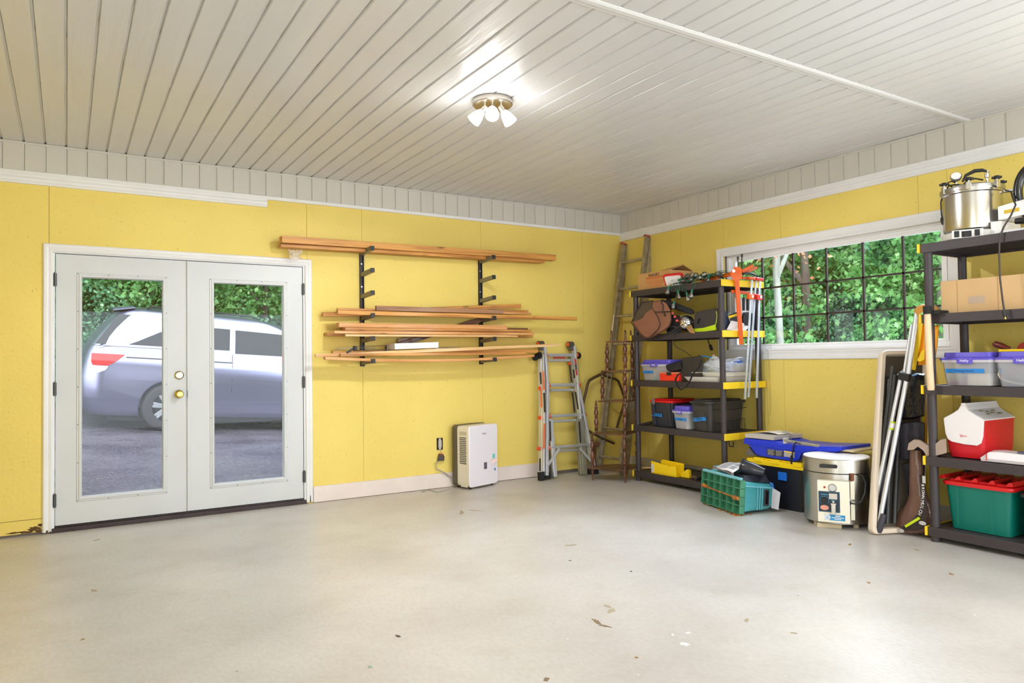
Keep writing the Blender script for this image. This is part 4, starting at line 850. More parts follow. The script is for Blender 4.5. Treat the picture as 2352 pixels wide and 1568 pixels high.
# ================================================================ shelving units along the right wall
shm = mat('shelf_dark_brown_plastic', (58,51,54), .5, bump=.12, bscale=120); ycap = mat('yellow_shelf_cap', (244,208,40), .45)
def shelving(label, y0, y1, x0, x1, levels, posts, post_r, end_near=True):
    t = thing('shelving_unit', label, 'shelf', ((x0+x1)/2, (y0+y1)/2, 0))
    for z in levels:
        mb = MB(); h = .060
        mb.box(x0, x0+.012, y1, y0, z-h, z).box(x1-.012, x1, y1, y0, z-h, z).box(x0+.012, x1-.012, y0-.012, y0, z-h, z).box(x0+.012, x1-.012, y1, y1+.012, z-h, z)
        mb.box(x0+.012, x1-.012, y1+.012, y0-.012, z-.012, z-.004)
        s = part('shelf', mb, shm, t, world=True, bevel=.002)
        mb = MB(); k = 0
        while x0+.05+.055*k < x1-.03: mb.box(x0+.04+.055*k, x0+.046+.055*k, y1+.012, y0-.012, z-.045, z-.012); k += 1
        part('underside_ribs', mb, shm, s, kind='stuff', world=True)
        # yellow caps clipped on both ends, in three slightly stepped lengths
        for yy, sg in ((y0, 1), (y1, -1)):
            mb = MB(); n = 3; L_ = (x1-x0+.03)/n
            for i in range(n): xa = x0-.012+i*L_; a, b = sorted((yy, yy+sg*.014)); mb.box(xa+.001, xa+L_-.001, a, b, z-h+.002, z+.001); a, b = sorted((yy, yy+sg*.018)); mb.box(xa+L_-.016, xa+L_-.004, a, b, z-h+.004, z-.001)
            part('end_cap', mb, ycap, s, bevel=.002, world=True)
    lv_ = sorted(levels)
    for (px_, py_) in posts:
        mb = MB(); zs = [0]+lv_
        for a, b in zip(zs, zs[1:]):
            if b-a > .2: mb.cyl((px_, py_, a), (px_, py_, b-.06), post_r, seg=20)
            else: mb.cyl((px_, py_, a), (px_, py_, b-.06+.001), post_r*1.1, seg=20)
        part('post', mb, shm, t, world=True)
    return t
U1 = [1.911, 1.463, 1.008, .560, .100]; FX = -.545
shelving('five tier dark shelving unit with yellow end caps between corner and window', -.775, -1.968, FX, -.03, U1, [(FX+.032, -.812), (FX+.032, -1.93), (-.075, -.83), (-.06, -1.945)], .026)
U2 = [1.966, 1.497, 1.026, .558, .095]
shelving('five tier dark shelving unit at the right edge beside the leaning table', -3.705, -4.93, -.578, -.06, U2, [(-.545, -3.74), (-.545, -4.89), (-.10, -3.735), (-.10, -4.89)], .027)
tape = mat('blue_tape', (38,128,206), .6); ink = mat('black_ink', (20,30,50), .6)
purple = mat('purple_lid', (96,84,196), .35); clearp = film('clear_box_plastic', (214,216,224), .34, .15); whitep = mat('white_plastic', (238,236,236), .35)
redp = mat('red_plastic', (214,26,30), .35); dkgrey = mat('dark_grey_tote', (62,60,60), .45, bump=.05, bscale=80); dkblue = mat('dark_blue_grey_tote', (48,50,60), .45)
blackf = mat('black_fabric', (36,33,34), .85, bump=.3, bscale=300); card = mat('cardboard', (196,152,96), .8, var=.06, vscale=4, bump=.06, bscale=60)
card2 = mat('light_cardboard', (206,170,122), .8, var=.05, vscale=4, bump=.05, bscale=60)
def ringbox(x0, x1, y0, y1, z, r=.02, n=3): return rrect(abs(x1-x0)/2, abs(y1-y0)/2, min(r, abs(x1-x0)/2.01, abs(y1-y0)/2.01), z, n, (x0+x1)/2, (y0+y1)/2)
def tub(x0, x1, y0, y1, z0, z1, tp=.02, r=.03, wall=.004):        # hollow tapered tub
    o = [ringbox(x0+tp, x1-tp, y0-tp, y1+tp, z0, r), ringbox(x0, x1, y0, y1, z1, r)]
    i = [ringbox(x0+wall, x1-wall, y0-wall, y1+wall, z1, r-.002), ringbox(x0+tp+wall, x1-tp-wall, y0-tp-wall, y1+tp+wall, z0+wall, r-.002)]
    return MB().loft(o+i)
def facex(text, s, x, y, z, m, par, tilt_=0): return lettering(text, s, TX((x, y, z), (0, 0, 0)) @ Matrix.Rotation(-PI/2, 4, 'Z') @ Matrix.Rotation(PI/2, 4, 'X') @ Matrix.Rotation(tilt_, 4, 'Z'), m, par)     # reads on a face that looks toward -x
def facey(text, s, x, y, z, m, par, tilt_=0): return lettering(text, s, TX((x, y, z)) @ Matrix.Rotation(PI/2, 4, 'X') @ Matrix.Rotation(tilt_, 4, 'Z'), m, par)      # on a face that looks toward -y
# --- top shelf of the unit by the corner
z = U1[0]
cb = thing('cardboard_box', 'brown cardboard box marked fragile on top of the shelving unit', 'box', (-.42, -1.06, z))
part('carton', MB().box(-.50, -.20, -1.30, -.835, z, z+.165), card, cb, world=True, bevel=.004)
part('flap', MB().add([(-.50, -1.30, z+.165), (-.50, -.835, z+.165), (-.33, -.86, z+.178), (-.345, -1.31, z+.215)], [(0, 1, 2, 3)]), card, cb, world=True, solid=.004)
part('flap', MB().add([(-.20, -1.30, z+.165), (-.20, -.835, z+.165), (-.335, -.87, z+.185), (-.34, -1.305, z+.222)], [(0, 1, 2, 3)]), card, cb, world=True, solid=.004)
facex('FRAGILE', .042, -.5025, -1.07, z+.138, ink, cb, .05)
mb = MB()
for k, (a, b, h) in enumerate(((-.95, -1.23, .006), (-.96, -1.22, .012), (-.94, -1.24, .003), (-.95, -1.22, .005), (-.96, -1.24, .006), (-.99, -1.20, .006), (-1.0, -1.18, .004), (-1.02, -1.17, .006))): mb.box(-.5012, -.5, b, a, z+.115-k*.0135, z+.115-k*.0135+h)
part('printed_lines', mb, mat('red_print', (204,108,60), .7), cb, world=True, kind='stuff')
tr = thing('serving_tray', 'white plastic tray with a red rim leaning on the fragile box', 'tray', (-.47, -1.33, z), (0, math.radians(-28), math.radians(14))); tr.scale = (.8, .8, .8)
part('rim', MB().loft([ringbox(-.10, .10, .13, -.13, .0, .03, 5), ringbox(-.10, .10, .13, -.13, .03, .03, 5)], X=TX((0, 0, .06), (0, math.radians(90), 0))), redp, tr)
part('panel', MB().loft([ringbox(-.08, .08, .11, -.11, .0, .025, 5), ringbox(-.08, .08, .11, -.11, .006, .025, 5)], X=TX((-.007, 0, .06), (0, math.radians(90), 0))), whitep, tr)
# string lights: green wire tangle with clear globe bulbs
wirem = mat('green_wire', (34,84,62), .5); bulbg = glassmat('bulb_glass', (.93,.92,.92), .03, 1.6, .10); sockm = mat('green_socket', (24,110,84), .5)
sl = thing('string_lights', 'tangle of green wire string lights with clear globe bulbs draped over the shelf front', 'lights', (-.5, -1.5, z))
rs = random.Random(21); mb = MB()
for k in range(16):
    c = Vector((rs.uniform(-.50, -.34), rs.uniform(-1.88, -1.36), z+.03)); pts = []
    for i in range(9): a_ = i*rs.uniform(.6, .9)+k; pts.append(c+Vector((.05*math.cos(a_)+rs.gauss(0, .012), .10*math.sin(a_*.8)+rs.gauss(0, .012), .012+rs.uniform(0, .055))))
    mb.tube(pts, .0028, 6)
hang = [((1532, 669), (1548, 655)), ((1560, 679), (1553, 650)), ((1545, 703), (1560, 662)), ((1580, 684), (1573, 655)), ((1587, 677), (1597, 652))]
def bulb(p, d):
    Z = Vector(d).normalized().to_track_quat('Z', 'Y').to_matrix().to_4x4(); Z.translation = p
    s = part('bulb_socket', MB().lathe([(.009, -.028), (.0105, -.004), (.010, 0)], 12, Z), sockm, sl, world=True)
    b_ = part('bulb', MB().lathe([(.010, 0), (.021, .010), (.027, .027), (.022, .045), (.010, .053), (0, .054)], 16, Z), bulbg, sl, world=True)
    part('filament', MB().tube([Z @ Vector((-.006, 0, 0)), Z @ Vector((-.008, 0, .02)), Z @ Vector((0, 0, .027)), Z @ Vector((.008, 0, .02)), Z @ Vector((.006, 0, 0))], .0014, 5), steel, b_, world=True)
for (bx, by), (wx, wy) in hang:
    p = at(bx, by, 'x', -.575); q = at(wx, wy, 'x', -.565); top_ = Vector((-.50, q.y+.01, z+.03))
    bulb(p+Vector((0, (q.y-p.y)*.2, .02)), Vector((0, (p.y-q.y)*.25, -.06)))
    mb.tube([p+Vector((0, (q.y-p.y)*.25, .045)), q+Vector((0, 0, -.02)), Vector((-.562, q.y, z+.012)), top_], .003, 6); mb.tube([top_+Vector((0, .03, 0)), Vector((-.564, q.y+.035, z+.01)), q+Vector((-.002, .03, -.05)), p+Vector((.004, (q.y-p.y)*.3, .05))], .003, 6)
for k in range(15):
    y_ = -1.36-.036*k+rs.gauss(0, .01); p = Vector((rs.uniform(-.54, -.42), y_, z+rs.uniform(.025, .075))); bulb(p, (rs.gauss(-.3, .5), rs.gauss(0, .6), rs.gauss(.1, .4)))
part('wire', mb, wirem, sl, world=True)
# clamps hanging at the window end
orm = mat('orange_enamel', (230,98,18), .4); ord_ = mat('orange_enamel_dark', (204,80,18), .45); YP = -2.005
def PP(x, y, yy=None): return at(x, y, 'y', YP if yy is None else yy)
c1 = thing('orange_clamp', 'large orange steel bar clamp hooked over the end of the top shelf', 'clamp', PP(1694, 640))
part('notched_bar', MB().beam(PP(1691, 640), PP(1702, 791), .052, .010, hint=(1, 0, 0)) if False else MB().beam(PP(1692, 640), PP(1703, 791), .010, .050, hint=(1, 0, 0)), orm, c1, world=True, bevel=.001)
mb = MB()
for k in range(30): t = .05+.9*k/29; p = PP(1692, 640)*(1-t)+PP(1703, 791)*t; mb.box(p.x-.022, p.x+.016, p.y-.0072, p.y-.0056, p.z-.0025, p.z+.0025)
part('notches', mb, ord_, c1, world=True, kind='stuff')
part('head', MB().loft([[PP(x, y, YP+d_) for x, y in ((1679, 624), (1686, 613), (1697, 612), (1704, 617), (1704, 640), (1688, 646), (1679, 636))] for d_ in (-.018, .02)], sm=False), orm, c1, world=True, bevel=.004)
part('pivot_bolt', MB().cyl(PP(1685, 622, YP-.026), PP(1685, 622, YP-.014), .014, seg=16), steel, c1, world=True)
part('lever', MB().beam(PP(1704, 623), PP(1729, 610), .016, .026, hint=(0, 0, 1)), orm, c1, world=True, bevel=.003)
part('lever', MB().beam(PP(1706, 629, YP+.03), PP(1738, 614, YP+.03), .016, .024, hint=(0, 0, 1)), ord_, c1, world=True, bevel=.003)
part('black_grip', MB().tube([PP(1706, 629, YP), PP(1718, 627, YP), PP(1730, 629, YP), PP(1737, 633, YP)], [.010, .011, .011, .006], 10), black, c1, world=True)
part('long_arm', MB().beam(at(1612, 645, 'x', -.40), PP(1684, 628, YP+.02), .014, .035, hint=(0, 0, 1)), orm, c1, world=True, bevel=.002)
for a, b, yy in (((1695, 592), (1695, 615), 0), ((1704, 586), (1704, 618), .01)):
    part('threaded_rod', MB().cyl(PP(*a, YP+yy), PP(*b, YP+yy), .0055, seg=10).cyl(PP(a[0], a[1]-3, YP+yy), PP(a[0], a[1]+4, YP+yy), .009, seg=12), mat('black_rod', (52,44,44), .4, metal=.4) if 'black_rod' not in MATS else MATS['black_rod'], c1, world=True)
tops = [((1727, 643), (1711, 917), 'leftmost of the three aluminium bar clamps hanging from the top shelf', .0), ((1736, 643), (1719, 912), 'middle one of the three aluminium bar clamps hanging from the top shelf', .045), ((1745, 645), (1738, 914), 'aluminium bar clamp hanging closest to the window bars', .0)]
for i, (a, b, lab, dy) in enumerate(tops):
    t = thing('bar_clamp', lab, 'clamp', PP(*a), group='aluminium bar clamps hanging at the shelf end'); p0, p1 = PP(*a, YP-.02+dy), PP(*b, YP-.05+dy)
    part('bar', MB().beam(p0, p1, .012, .020, hint=(1, 0, 0)), mat('pale_blue_aluminium', (196,206,220), .3, metal=.6) if 'pale_blue_aluminium' not in MATS else MATS['pale_blue_aluminium'], t, world=True, bevel=.002)
    part('top_jaw', MB().beam(PP(a[0]-9, a[1]-5, YP-.02+dy), PP(a[0]+6, a[1]-3, YP-.02+dy), .03, .022, hint=(0, 0, 1)), redp if i else ord_, t, world=True, bevel=.003)
    q = p0+(p1-p0)*.145; part('sliding_jaw', MB().beam(q+Vector((-.045, -.004, .004)), q+Vector((.022, -.004, 0)), .03, .045, hint=(0, 0, 1)), orm if i == 0 else mat('red_orange', (222,52,34), .4) if 'red_orange' not in MATS else (orm if i == 0 else MATS['red_orange']), t, world=True, bevel=.003)
    part('jaw_sticker', MB().beam(q+Vector((-.012, -.0205, .004)), q+Vector((.012, -.0205, .004)), .001, .022, hint=(0, 0, 1)), whitep, t, world=True)
t = thing('pipe_clamp', 'short orange clamp with two black grips under the top shelf end', 'clamp', PP(1705, 672))
part('jaw', MB().beam(PP(1680, 669, YP+.02), PP(1728, 674, YP+.02), .016, .026, hint=(0, 0, 1)), ord_, t, world=True, bevel=.002)
part('jaw', MB().beam(PP(1704, 638, YP+.02), PP(1748, 643, YP+.02), .02, .020, hint=(0, 0, 1)), ord_, t, world=True, bevel=.002)
for x in (1708, 1717): part('grip', MB().cyl(PP(x, 676, YP+.02), PP(x, 684, YP+.02), .004, seg=8).cyl(PP(x, 684, YP+.02), PP(x, 713, YP+.02), .0125, .0125, seg=12), black, t, world=True)
# --- second shelf
z = U1[1]
bagb = mat('brown_canvas', (140,94,70), .85, bump=.35, bscale=240, var=.08, vscale=6); bagd = mat('olive_brown_canvas', (84,70,54), .85, bump=.35, bscale=240); pipe = mat('dark_piping', (44,36,32), .7)
tbg = thing('tool_bag', 'brown canvas tool bag tipped over the front of the second shelf', 'bag', (-.52, -.95, z))
def zc(p, z_):
    if p.x > FX-.004: p.z = max(p.z, z_+.003)
    return p
OUTL = [(1449, 741), (1460, 717), (1474, 694), (1498, 690), (1516, 689), (1531, 694), (1541, 712), (1544, 735), (1538, 754), (1514, 766), (1496, 776), (1483, 781), (1470, 768), (1458, 752)]
cx_, cy_ = 1496, 735
rr = []
for dx, k in ((.16, .80), (.10, .95), (-.012, .98), (-.035, 1.0), (-.08, .99), (-.10, .90)): rr.append([zc(at(cx_+(x-cx_)*k, cy_+(y-cy_)*k, 'x', -.53+dx), z) for x, y in OUTL])
part('bag_body', MB().loft(rr), bagb, tbg, world=True, sub=1)
def fpoly(name, pts, m, par, dx, x0=-.63, sold=.004):
    n = len(pts); P3 = [at(x, y, 'x', x0) for x, y in pts]; c = sum(P3, Vector())/n
    return part(name, MB().add([c]+P3, [(0, i+1, (i+1) % n+1) for i in range(n)]), m, par, world=True, solid=sold)
fpoly('end_panel', [(1451, 739), (1461, 717), (1475, 695), (1500, 690), (1497, 708), (1482, 718), (1476, 729), (1465, 735)], bagd, tbg, 0, -.634)
fpoly('flap', [(1498, 706), (1503, 697), (1516, 691), (1530, 696), (1540, 713), (1520, 716), (1504, 716)], bagb, tbg, 0, -.640)
part('piping', MB().tube([at(x, y, 'x', -.642) for x, y in ((1498, 706), (1505, 718), (1513, 733), (1516, 745), (1511, 757), (1497, 770), (1484, 780), (1470, 768), (1458, 752), (1450, 741), (1461, 717), (1475, 694), (1500, 690))], .0045, 6).tube([at(x, y, 'x', -.642) for x, y in ((1503, 716), (1520, 716), (1540, 715))], .004, 6), pipe, tbg, world=True)
part('bag_strap', MB().tube([at(x, y, 'x', -.645) for x, y in ((1518, 692), (1524, 702), (1523, 714), (1528, 726))], .011, 6, flat=.4), pipe, tbg, world=True)
tw = thing('trowel_grip', 'long dark padded grip sticking out of the tool bag toward the black bag', 'handle', at(1560, 706, 'x', -.5))
part('padding', MB().tube([at(x, y, 'x', -.50) for x, y in ((1520, 694), (1542, 700), (1566, 708), (1588, 716), (1593, 719))], [.028, .034, .030, .026, .012], 12), blackf, tw, world=True)
jk = thing('tool_jumble', 'dark jumble of tools with red bits between tool bag and reflector lamp', 'tools', at(1548, 750, 'x', -.5))
part('grey_case', MB().loft([[at(x, y, 'x', -.45+d_) for x, y in ((1536, 722), (1562, 724), (1566, 765), (1540, 768))] for d_ in (0, -.08)], sm=False), blackf, jk, world=True, bevel=.01)
for x, y in ((1550, 727), (1555, 736), (1545, 719)): part('red_knob', MB().cyl(at(x, y, 'x', -.545), at(x, y, 'x', -.53), .012, seg=10), redp, jk, world=True)
part('loop_cord', MB().tube([at(1543+13*math.cos(a_), 757+8*math.sin(a_), 'x', -.56) for a_ in [i*PI/6 for i in range(1, 12)]], .004, 6).tube([at(x, y, 'x', -.565) for x, y in ((1530, 765), (1545, 760), (1560, 750), (1580, 741), (1597, 738))], .003, 6), mat('cord_grey', (70,72,80), .4), jk, world=True)
rl = thing('reflector_lamp', 'shiny silver dome of a clamp lamp lying on the second shelf', 'lamp', at(1578, 745, 'x', -.5))
p = at(1577, 742, 'x', -.50); Z = Vector((-.75, -.55, -.25)).normalized().to_track_quat('Z', 'Y').to_matrix().to_4x4(); Z.translation = p
mirror_al = mat('bright_aluminium', (225,225,230), .12, metal=1)
part('dome', MB().lathe([(.075, .0), (.070, .018), (.056, .04), (.036, .056), (.018, .062), (.016, .085), (0, .088)], 28, Z), mirror_al, rl, world=True)
part('skirt', MB().loft([[at(x, y, 'x', -.555+d_) for x, y in ((1572, 748), (1588, 746), (1597, 766), (1585, 764))] for d_ in (0, .02)], sm=False), mirror_al, rl, world=True, bevel=.004)
part('guard_wire', MB().tube([Z @ Vector((.074*math.cos(a_), .074*math.sin(a_), .001)) for a_ in [i*PI/9 for i in range(18)]], .0025, 6, closed=True).tube([Z @ Vector((.072, 0, .01)), Z @ Vector((.03, 0, .063)), Z @ Vector((-.03, 0, .063)), Z @ Vector((-.072, 0, .01))], .0025, 6).tube([Z @ Vector((0, .072, .01)), Z @ Vector((0, .03, .063)), Z @ Vector((0, -.03, .063)), Z @ Vector((0, -.072, .01))], .0025, 6), black, rl, world=True)
part('lamp_cord', MB().tube([at(x, y, 'x', -.565) for x, y in ((1560, 756), (1548, 770), (1546, 782), (1549, 792), (1556, 799), (1572, 806), (1588, 818))], .003, 6), black, rl, world=True)
gb = thing('camera_bag', 'dark grey fabric bag with a lime green stripe on the second shelf', 'bag', at(1620, 763, 'x', -.5))
G_ = [(1594, 748), (1595, 724), (1600, 716), (1640, 708), (1658, 708), (1660, 740), (1652, 761), (1590, 765)]
part('bag_body', MB().loft([[zc(at(1625+(x-1625)*k, 737+(y-737)*k, 'x', -.50+d_), z) for x, y in G_] for d_, k in ((.26, .85), (.22, .95), (.02, 1.0), (0, .97))]), mat('charcoal_fabric', (62,56,54), .85, bump=.3, bscale=260), gb, world=True, bevel=.008)
lime = mat('lime_trim', (196,222,20), .6)
fpoly('lime_band', [(1592, 755), (1615, 753), (1643, 745), (1643, 758), (1592, 764)], lime, gb, 0, -.507)
part('lime_piping', MB().tube([at(x, y, 'x', -.508) for x, y in ((1645, 715), (1647, 722), (1646, 735), (1643, 748), (1645, 758))], .0035, 6), lime, gb, world=True)
part('buckle', MB().beam(at(1607, 731, 'x', -.507), at(1603, 743, 'x', -.507), .006, .03, hint=(1, 0, 0)), black, gb, world=True, bevel=.002)
part('side_pocket', MB().loft([[at(x, y, 'y', -1.86-d_) for x, y in ((1663, 708), (1670, 722), (1678, 742), (1668, 756), (1655, 760))] for d_ in (0, .03)], sm=False), mat('blue_grey_fabric', (84,96,122), .8, bump=.2, bscale=200), gb, world=True, bevel=.006)
t = thing('plastic_sheet', 'white plastic panel standing behind the bags on the second shelf', 'panel', (-.2, -1.75, z)); part('sheet', MB().box(-.30, -.02, -1.90, -1.89, z, z+.30), whitep, t, world=True, bevel=.002)
t = thing('yellow_black_tool', 'yellow and black tool case behind the orange clamp bar', 'tool', (-.33, -1.90, z))
part('case', MB().loft([[at(x, y, 'y', -1.93+d_) for x, y in ((1673, 723), (1693, 716), (1702, 722), (1700, 742), (1680, 744))] for d_ in (0, .08)], sm=False), black, t, world=True, bevel=.006)
part('yellow_strap', MB().beam(at(1674, 728, 'y', -1.945), at(1694, 722, 'y', -1.945), .01, .022, hint=(0, 0, 1)), ycap, t, world=True, bevel=.003)
t = thing('black_pouch', 'bulky black pouch on the second shelf in front of the window', 'bag', (-.15, -1.9, z))
part('pouch', MB().loft([[at(1721+(x-1721)*k, 739+(y-739)*k, 'y', -1.93+d_) for x, y in ((1704, 728), (1708, 717), (1722, 716), (1733, 722), (1738, 744), (1732, 760), (1708, 760))] for d_, k in ((0, .85), (.02, 1), (.12, 1), (.15, .8))]), blackf, t, world=True)
t = thing('paper_pile', 'crumpled white papers on the second shelf behind the clamps', 'paper', (-.38, -1.92, z))
for i, (P4, yy) in enumerate((([(1669, 757), (1680, 736), (1708, 742), (1712, 752), (1700, 760)], -1.945), ([(1676, 759), (1694, 746), (1722, 748), (1712, 760)], -1.955))):
    V = [at(x, y, 'y', yy-.006*(k % 2)) for k, (x, y) in enumerate(P4)]; part('sheet', MB().add(V, [tuple(range(len(V)))]), whitep, t, world=True, solid=.002)
t = thing('short_plug_cord', 'short black cord with a plug hanging behind the second shelf', 'cord', at(1630, 790, 'x', -.1)); part('cord', MB().tube([at(x, y, 'x', -.10) for x, y in ((1626, 780), (1628, 788), (1633, 796))], .005, 6).beam(at(1631, 792, 'x', -.10), at(1635, 804, 'x', -.10), .02, .022), black, t, world=True)
# --- third shelf
z = U1[2]
def clear_box(label, x0, x1, y0, y1, z0, h, text, group=None, contents=(), tp=None, tapez=.45, tapel=.5, brand='Hefty'):
    t = thing('storage_box', label, 'box', ((x0+x1)/2, (y0+y1)/2, z0), group=group)
    part('tub', tub(x0, x1, y0, y1, z0, z0+h*.78, .018, .03, .003), clearp, t, world=True)
    part('rim', MB().loft([ringbox(x0-.006, x1+.006, y0+.006, y1-.006, z0+h*.70, .03), ringbox(x0-.008, x1+.008, y0+.008, y1-.008, z0+h*.78, .03)]), film('rim_plastic', (222,216,226), .75, .3) if 'rim' not in MATS else MATS['rim'], t, world=True)
    lid = part('lid', MB().loft([ringbox(x0-.010, x1+.010, y0+.010, y1-.010, z0+h*.775, .03), ringbox(x0-.010, x1+.010, y0+.010, y1-.010, z0+h*.83, .03), ringbox(x0+.008, x1-.008, y0-.008, y1+.008, z0+h*.85, .03), ringbox(x0+.012, x1-.012, y0-.012, y1+.012, z0+h, .03)]), purple, t, world=True, bevel=.003)
    ym = (y0+y1)/2; w_ = min(.10, abs(y1-y0)*.3)
    part('latch', MB().box(x0-.016, x0-.008, ym-w_/2, ym+w_/2, z0+h*.66, z0+h*.84), purple, lid, world=True, bevel=.002)
    facex(brand, .024, x0-.0165, ym, z0+h*.75, whitep, t)
    if tape:
        ya, yb = (y0-.03, y0-.03-(abs(y1-y0)-.06)*tapel); zt = z0+h*tapez; xt = x0+.018*(1-tapez/.78)-.002
        part('tape_label', MB().box(xt-.001, xt, yb, ya, zt-.012, zt+.015), tape, t, world=True); facex(text, .018, xt-.0013, (ya+yb)/2, zt+.001, ink, t)
    for i, (cx0, cx1, cy0, cy1, ch, m_) in enumerate(contents):
        part('contents', MB().loft([ringbox(x0+.02+cx0*(x1-x0-.04), x0+.02+cx1*(x1-x0-.04), y0-.02-cy0*(y0-y1-.04), y0-.02-cy1*(y0-y1-.04), z0+.005, .02), ringbox(x0+.03+cx0*(x1-x0-.05), x0+.02+cx1*(x1-x0-.05), y0-.03-cy0*(y0-y1-.05), y0-.02-cy1*(y0-y1-.05), z0+.005+ch, .02)]), m_, t, world=True, bevel=.006)
    return t
MATS['rim'] = film('rim_plastic', (222,216,226), .75, .3)
tan = mat('tan_stuff', (186,156,116), .7); slate = mat('slate_stuff', (86,92,112), .7); greenb = mat('green_bit', (70,190,90), .5); brownb = mat('brown_bits', (136,112,98), .8, var=.3, vscale=30); cream = mat('cream_stuff', (226,214,190), .7); pinkb = mat('magenta_stuff', (150,60,96), .7)
clear_box('clear storage box with purple lid and blue tape on the third shelf', -.50, -.12, -.85, -1.26, z, .205, 'Cars', contents=((0, .4, 0, .42, .10, tan), (0, .5, .45, .95, .12, slate), (0, .2, .2, .6, .035, greenb)), tapez=.40, tapel=.42)
t = thing('small_parts_case', 'small bright red parts case in front of the purple lidded box', 'case', at(1538, 876, 'x', -.52))
p = at(1517, 876, 'x', -.52); q = at(1561, 877, 'x', -.52)
part('case_body', MB().box(-.53, -.40, q.y, p.y, z, z+.068), mat('bright_red', (236,50,30), .35), t, world=True, bevel=.005); part('case_lid', MB().box(-.532, -.398, q.y-.002, p.y+.002, z+.068, z+.086), mat('clear_red', (214,120,96), .2), t, world=True, bevel=.003)
part('latch', MB().box(-.536, -.53, (p.y+q.y)/2-.03, (p.y+q.y)/2+.03, z+.055, z+.085), black, t, world=True, bevel=.002)
t = thing('black_nylon_pouch', 'black nylon pouch lying on the red parts case', 'bag', at(1545, 850, 'x', -.5))
part('pouch', MB().loft([[at(1547+(x-1547)*k, 843+(y-843)*k, 'x', -.44+d_) for x, y in ((1528, 838), (1545, 833), (1566, 828), (1568, 846), (1545, 854), (1532, 850))] for d_, k in ((.10, .85), (.08, 1), (-.06, 1), (-.08, .85))]), blackf, t, world=True)
t = thing('black_shoulder_bag', 'black nylon bag with its strap looping down from the third shelf', 'bag', at(1590, 875, 'x', -.5))
part('bag_body', MB().loft([[zc(at(1588+(x-1588)*k, 848+(y-848)*k, 'x', -.50+d_), z) for x, y in ((1563, 829), (1566, 822), (1600, 818), (1608, 815), (1615, 822), (1613, 850), (1616, 872), (1600, 876), (1566, 876))] for d_, k in ((.24, .8), (.2, .95), (.02, 1), (0, .96))]), mat('black_nylon', (50,46,44), .6, bump=.5, bscale=18), t, world=True)
part('bag_strap', MB().tube([at(x, y, 'x', -.59) for x, y in ((1612, 826), (1606, 842), (1592, 858), (1584, 876), (1575, 889), (1564, 895), (1555, 886), (1551, 872), (1557, 860), (1566, 856))], .012, 8, flat=.35), blackf, t, world=True)
part('buckle_strip', MB().tube([at(x, y, 'x', -.47) for x, y in ((1608, 818), (1620, 818), (1634, 821))], .006, 6), mat('bright_blue', (40,130,190), .5), t, world=True)
bagc = film('clear_bag', (226,230,238), .42, .12); blueb = mat('blue_packaging', (56,110,206), .35)
def crumple(label, name, pts, ax, v, amp, m, seed, extra=None):
    t = thing(name, label, 'plastic bag', at(*pts[0], ax, v)); r_ = random.Random(seed); n = 9
    A, B_, Cc, D = [at(x, y, ax, v) for x, y in pts]; G = []
    for j in range(n+1):
        for i in range(n+1):
            u, w_ = i/n, j/n; p = A*(1-u)*(1-w_)+B_*u*(1-w_)+Cc*u*w_+D*(1-u)*w_; p = p+Vector((r_.gauss(0, amp)-(.05 if 0 < i < n and 0 < j < n else 0)*math.sin(PI*u)*math.sin(PI*w_), r_.gauss(0, amp), r_.gauss(0, amp*.6))); G.append(p)
    part('film', MB().add(G, [(j*(n+1)+i, j*(n+1)+i+1, (j+1)*(n+1)+i+1, (j+1)*(n+1)+i) for j in range(n) for i in range(n)]), m, t, world=True, solid=.001)
    return t
t = crumple('crumpled clear plastic bag with a yellow card beside the black nylon bag', 'clear_bag', [(1612, 836), (1642, 812), (1672, 850), (1612, 858)], 'x', -.40, .009, bagc, 3)
part('yellow_card', MB().box(-.395, -.39, at(1640, 840, 'x', -.39).y, at(1625, 840, 'x', -.39).y, z+.07, z+.12), mat('yellow_card', (214,222,60), .5), t, world=True); part('white_card', MB().box(-.38, -.375, at(1660, 840, 'x', -.39).y, at(1632, 840, 'x', -.39).y, z+.09, z+.19), whitep, t, world=True)
t = crumple('clear plastic bag of blue packaged parts behind the white foam trays', 'clear_bag', [(1665, 826), (1740, 812), (1748, 840), (1668, 852)], 'y', -1.80, .008, bagc, 4)
part('blue_pack', MB().beam(at(1672, 838, 'y', -1.78), at(1736, 826, 'y', -1.78), .03, .055, hint=(0, 0, 1)), blueb, t, world=True, bevel=.006); part('pale_strip', MB().beam(at(1690, 832, 'y', -1.80), at(1700, 846, 'y', -1.80), .004, .008), whitep, t, world=True); part('pale_strip', MB().beam(at(1712, 828, 'y', -1.80), at(1728, 826, 'y', -1.80), .004, .02, hint=(0, 0, 1)), mat('light_blue_strip', (150,190,240), .4), t, world=True)
def tray(label, x0, x1, y0, y1, z0, h, m, group=None, rot=0, name='foam_tray'):
    t = thing(name, label, 'tray', ((x0+x1)/2, (y0+y1)/2, z0), (0, 0, rot), group); a, b = abs(x1-x0)/2, abs(y1-y0)/2
    part('tray_shell', MB().loft([rrect(a-.03, b-.03, .03, 0), rrect(a, b, .03, h), rrect(a-.006, b-.006, .028, h), rrect(a-.034, b-.034, .028, .006)]), m, t); return t
foam = mat('white_foam', (240,236,228), .6)
tray('lower white foam tray at the window end of the third shelf', -.53, -.08, -1.46, -1.90, z, .045, foam, 'white foam trays on the third shelf')
tray('upper white foam tray nested on the lower one on the third shelf', -.50, -.06, -1.52, -1.90, z+.047, .04, foam, 'white foam trays on the third shelf', .05)
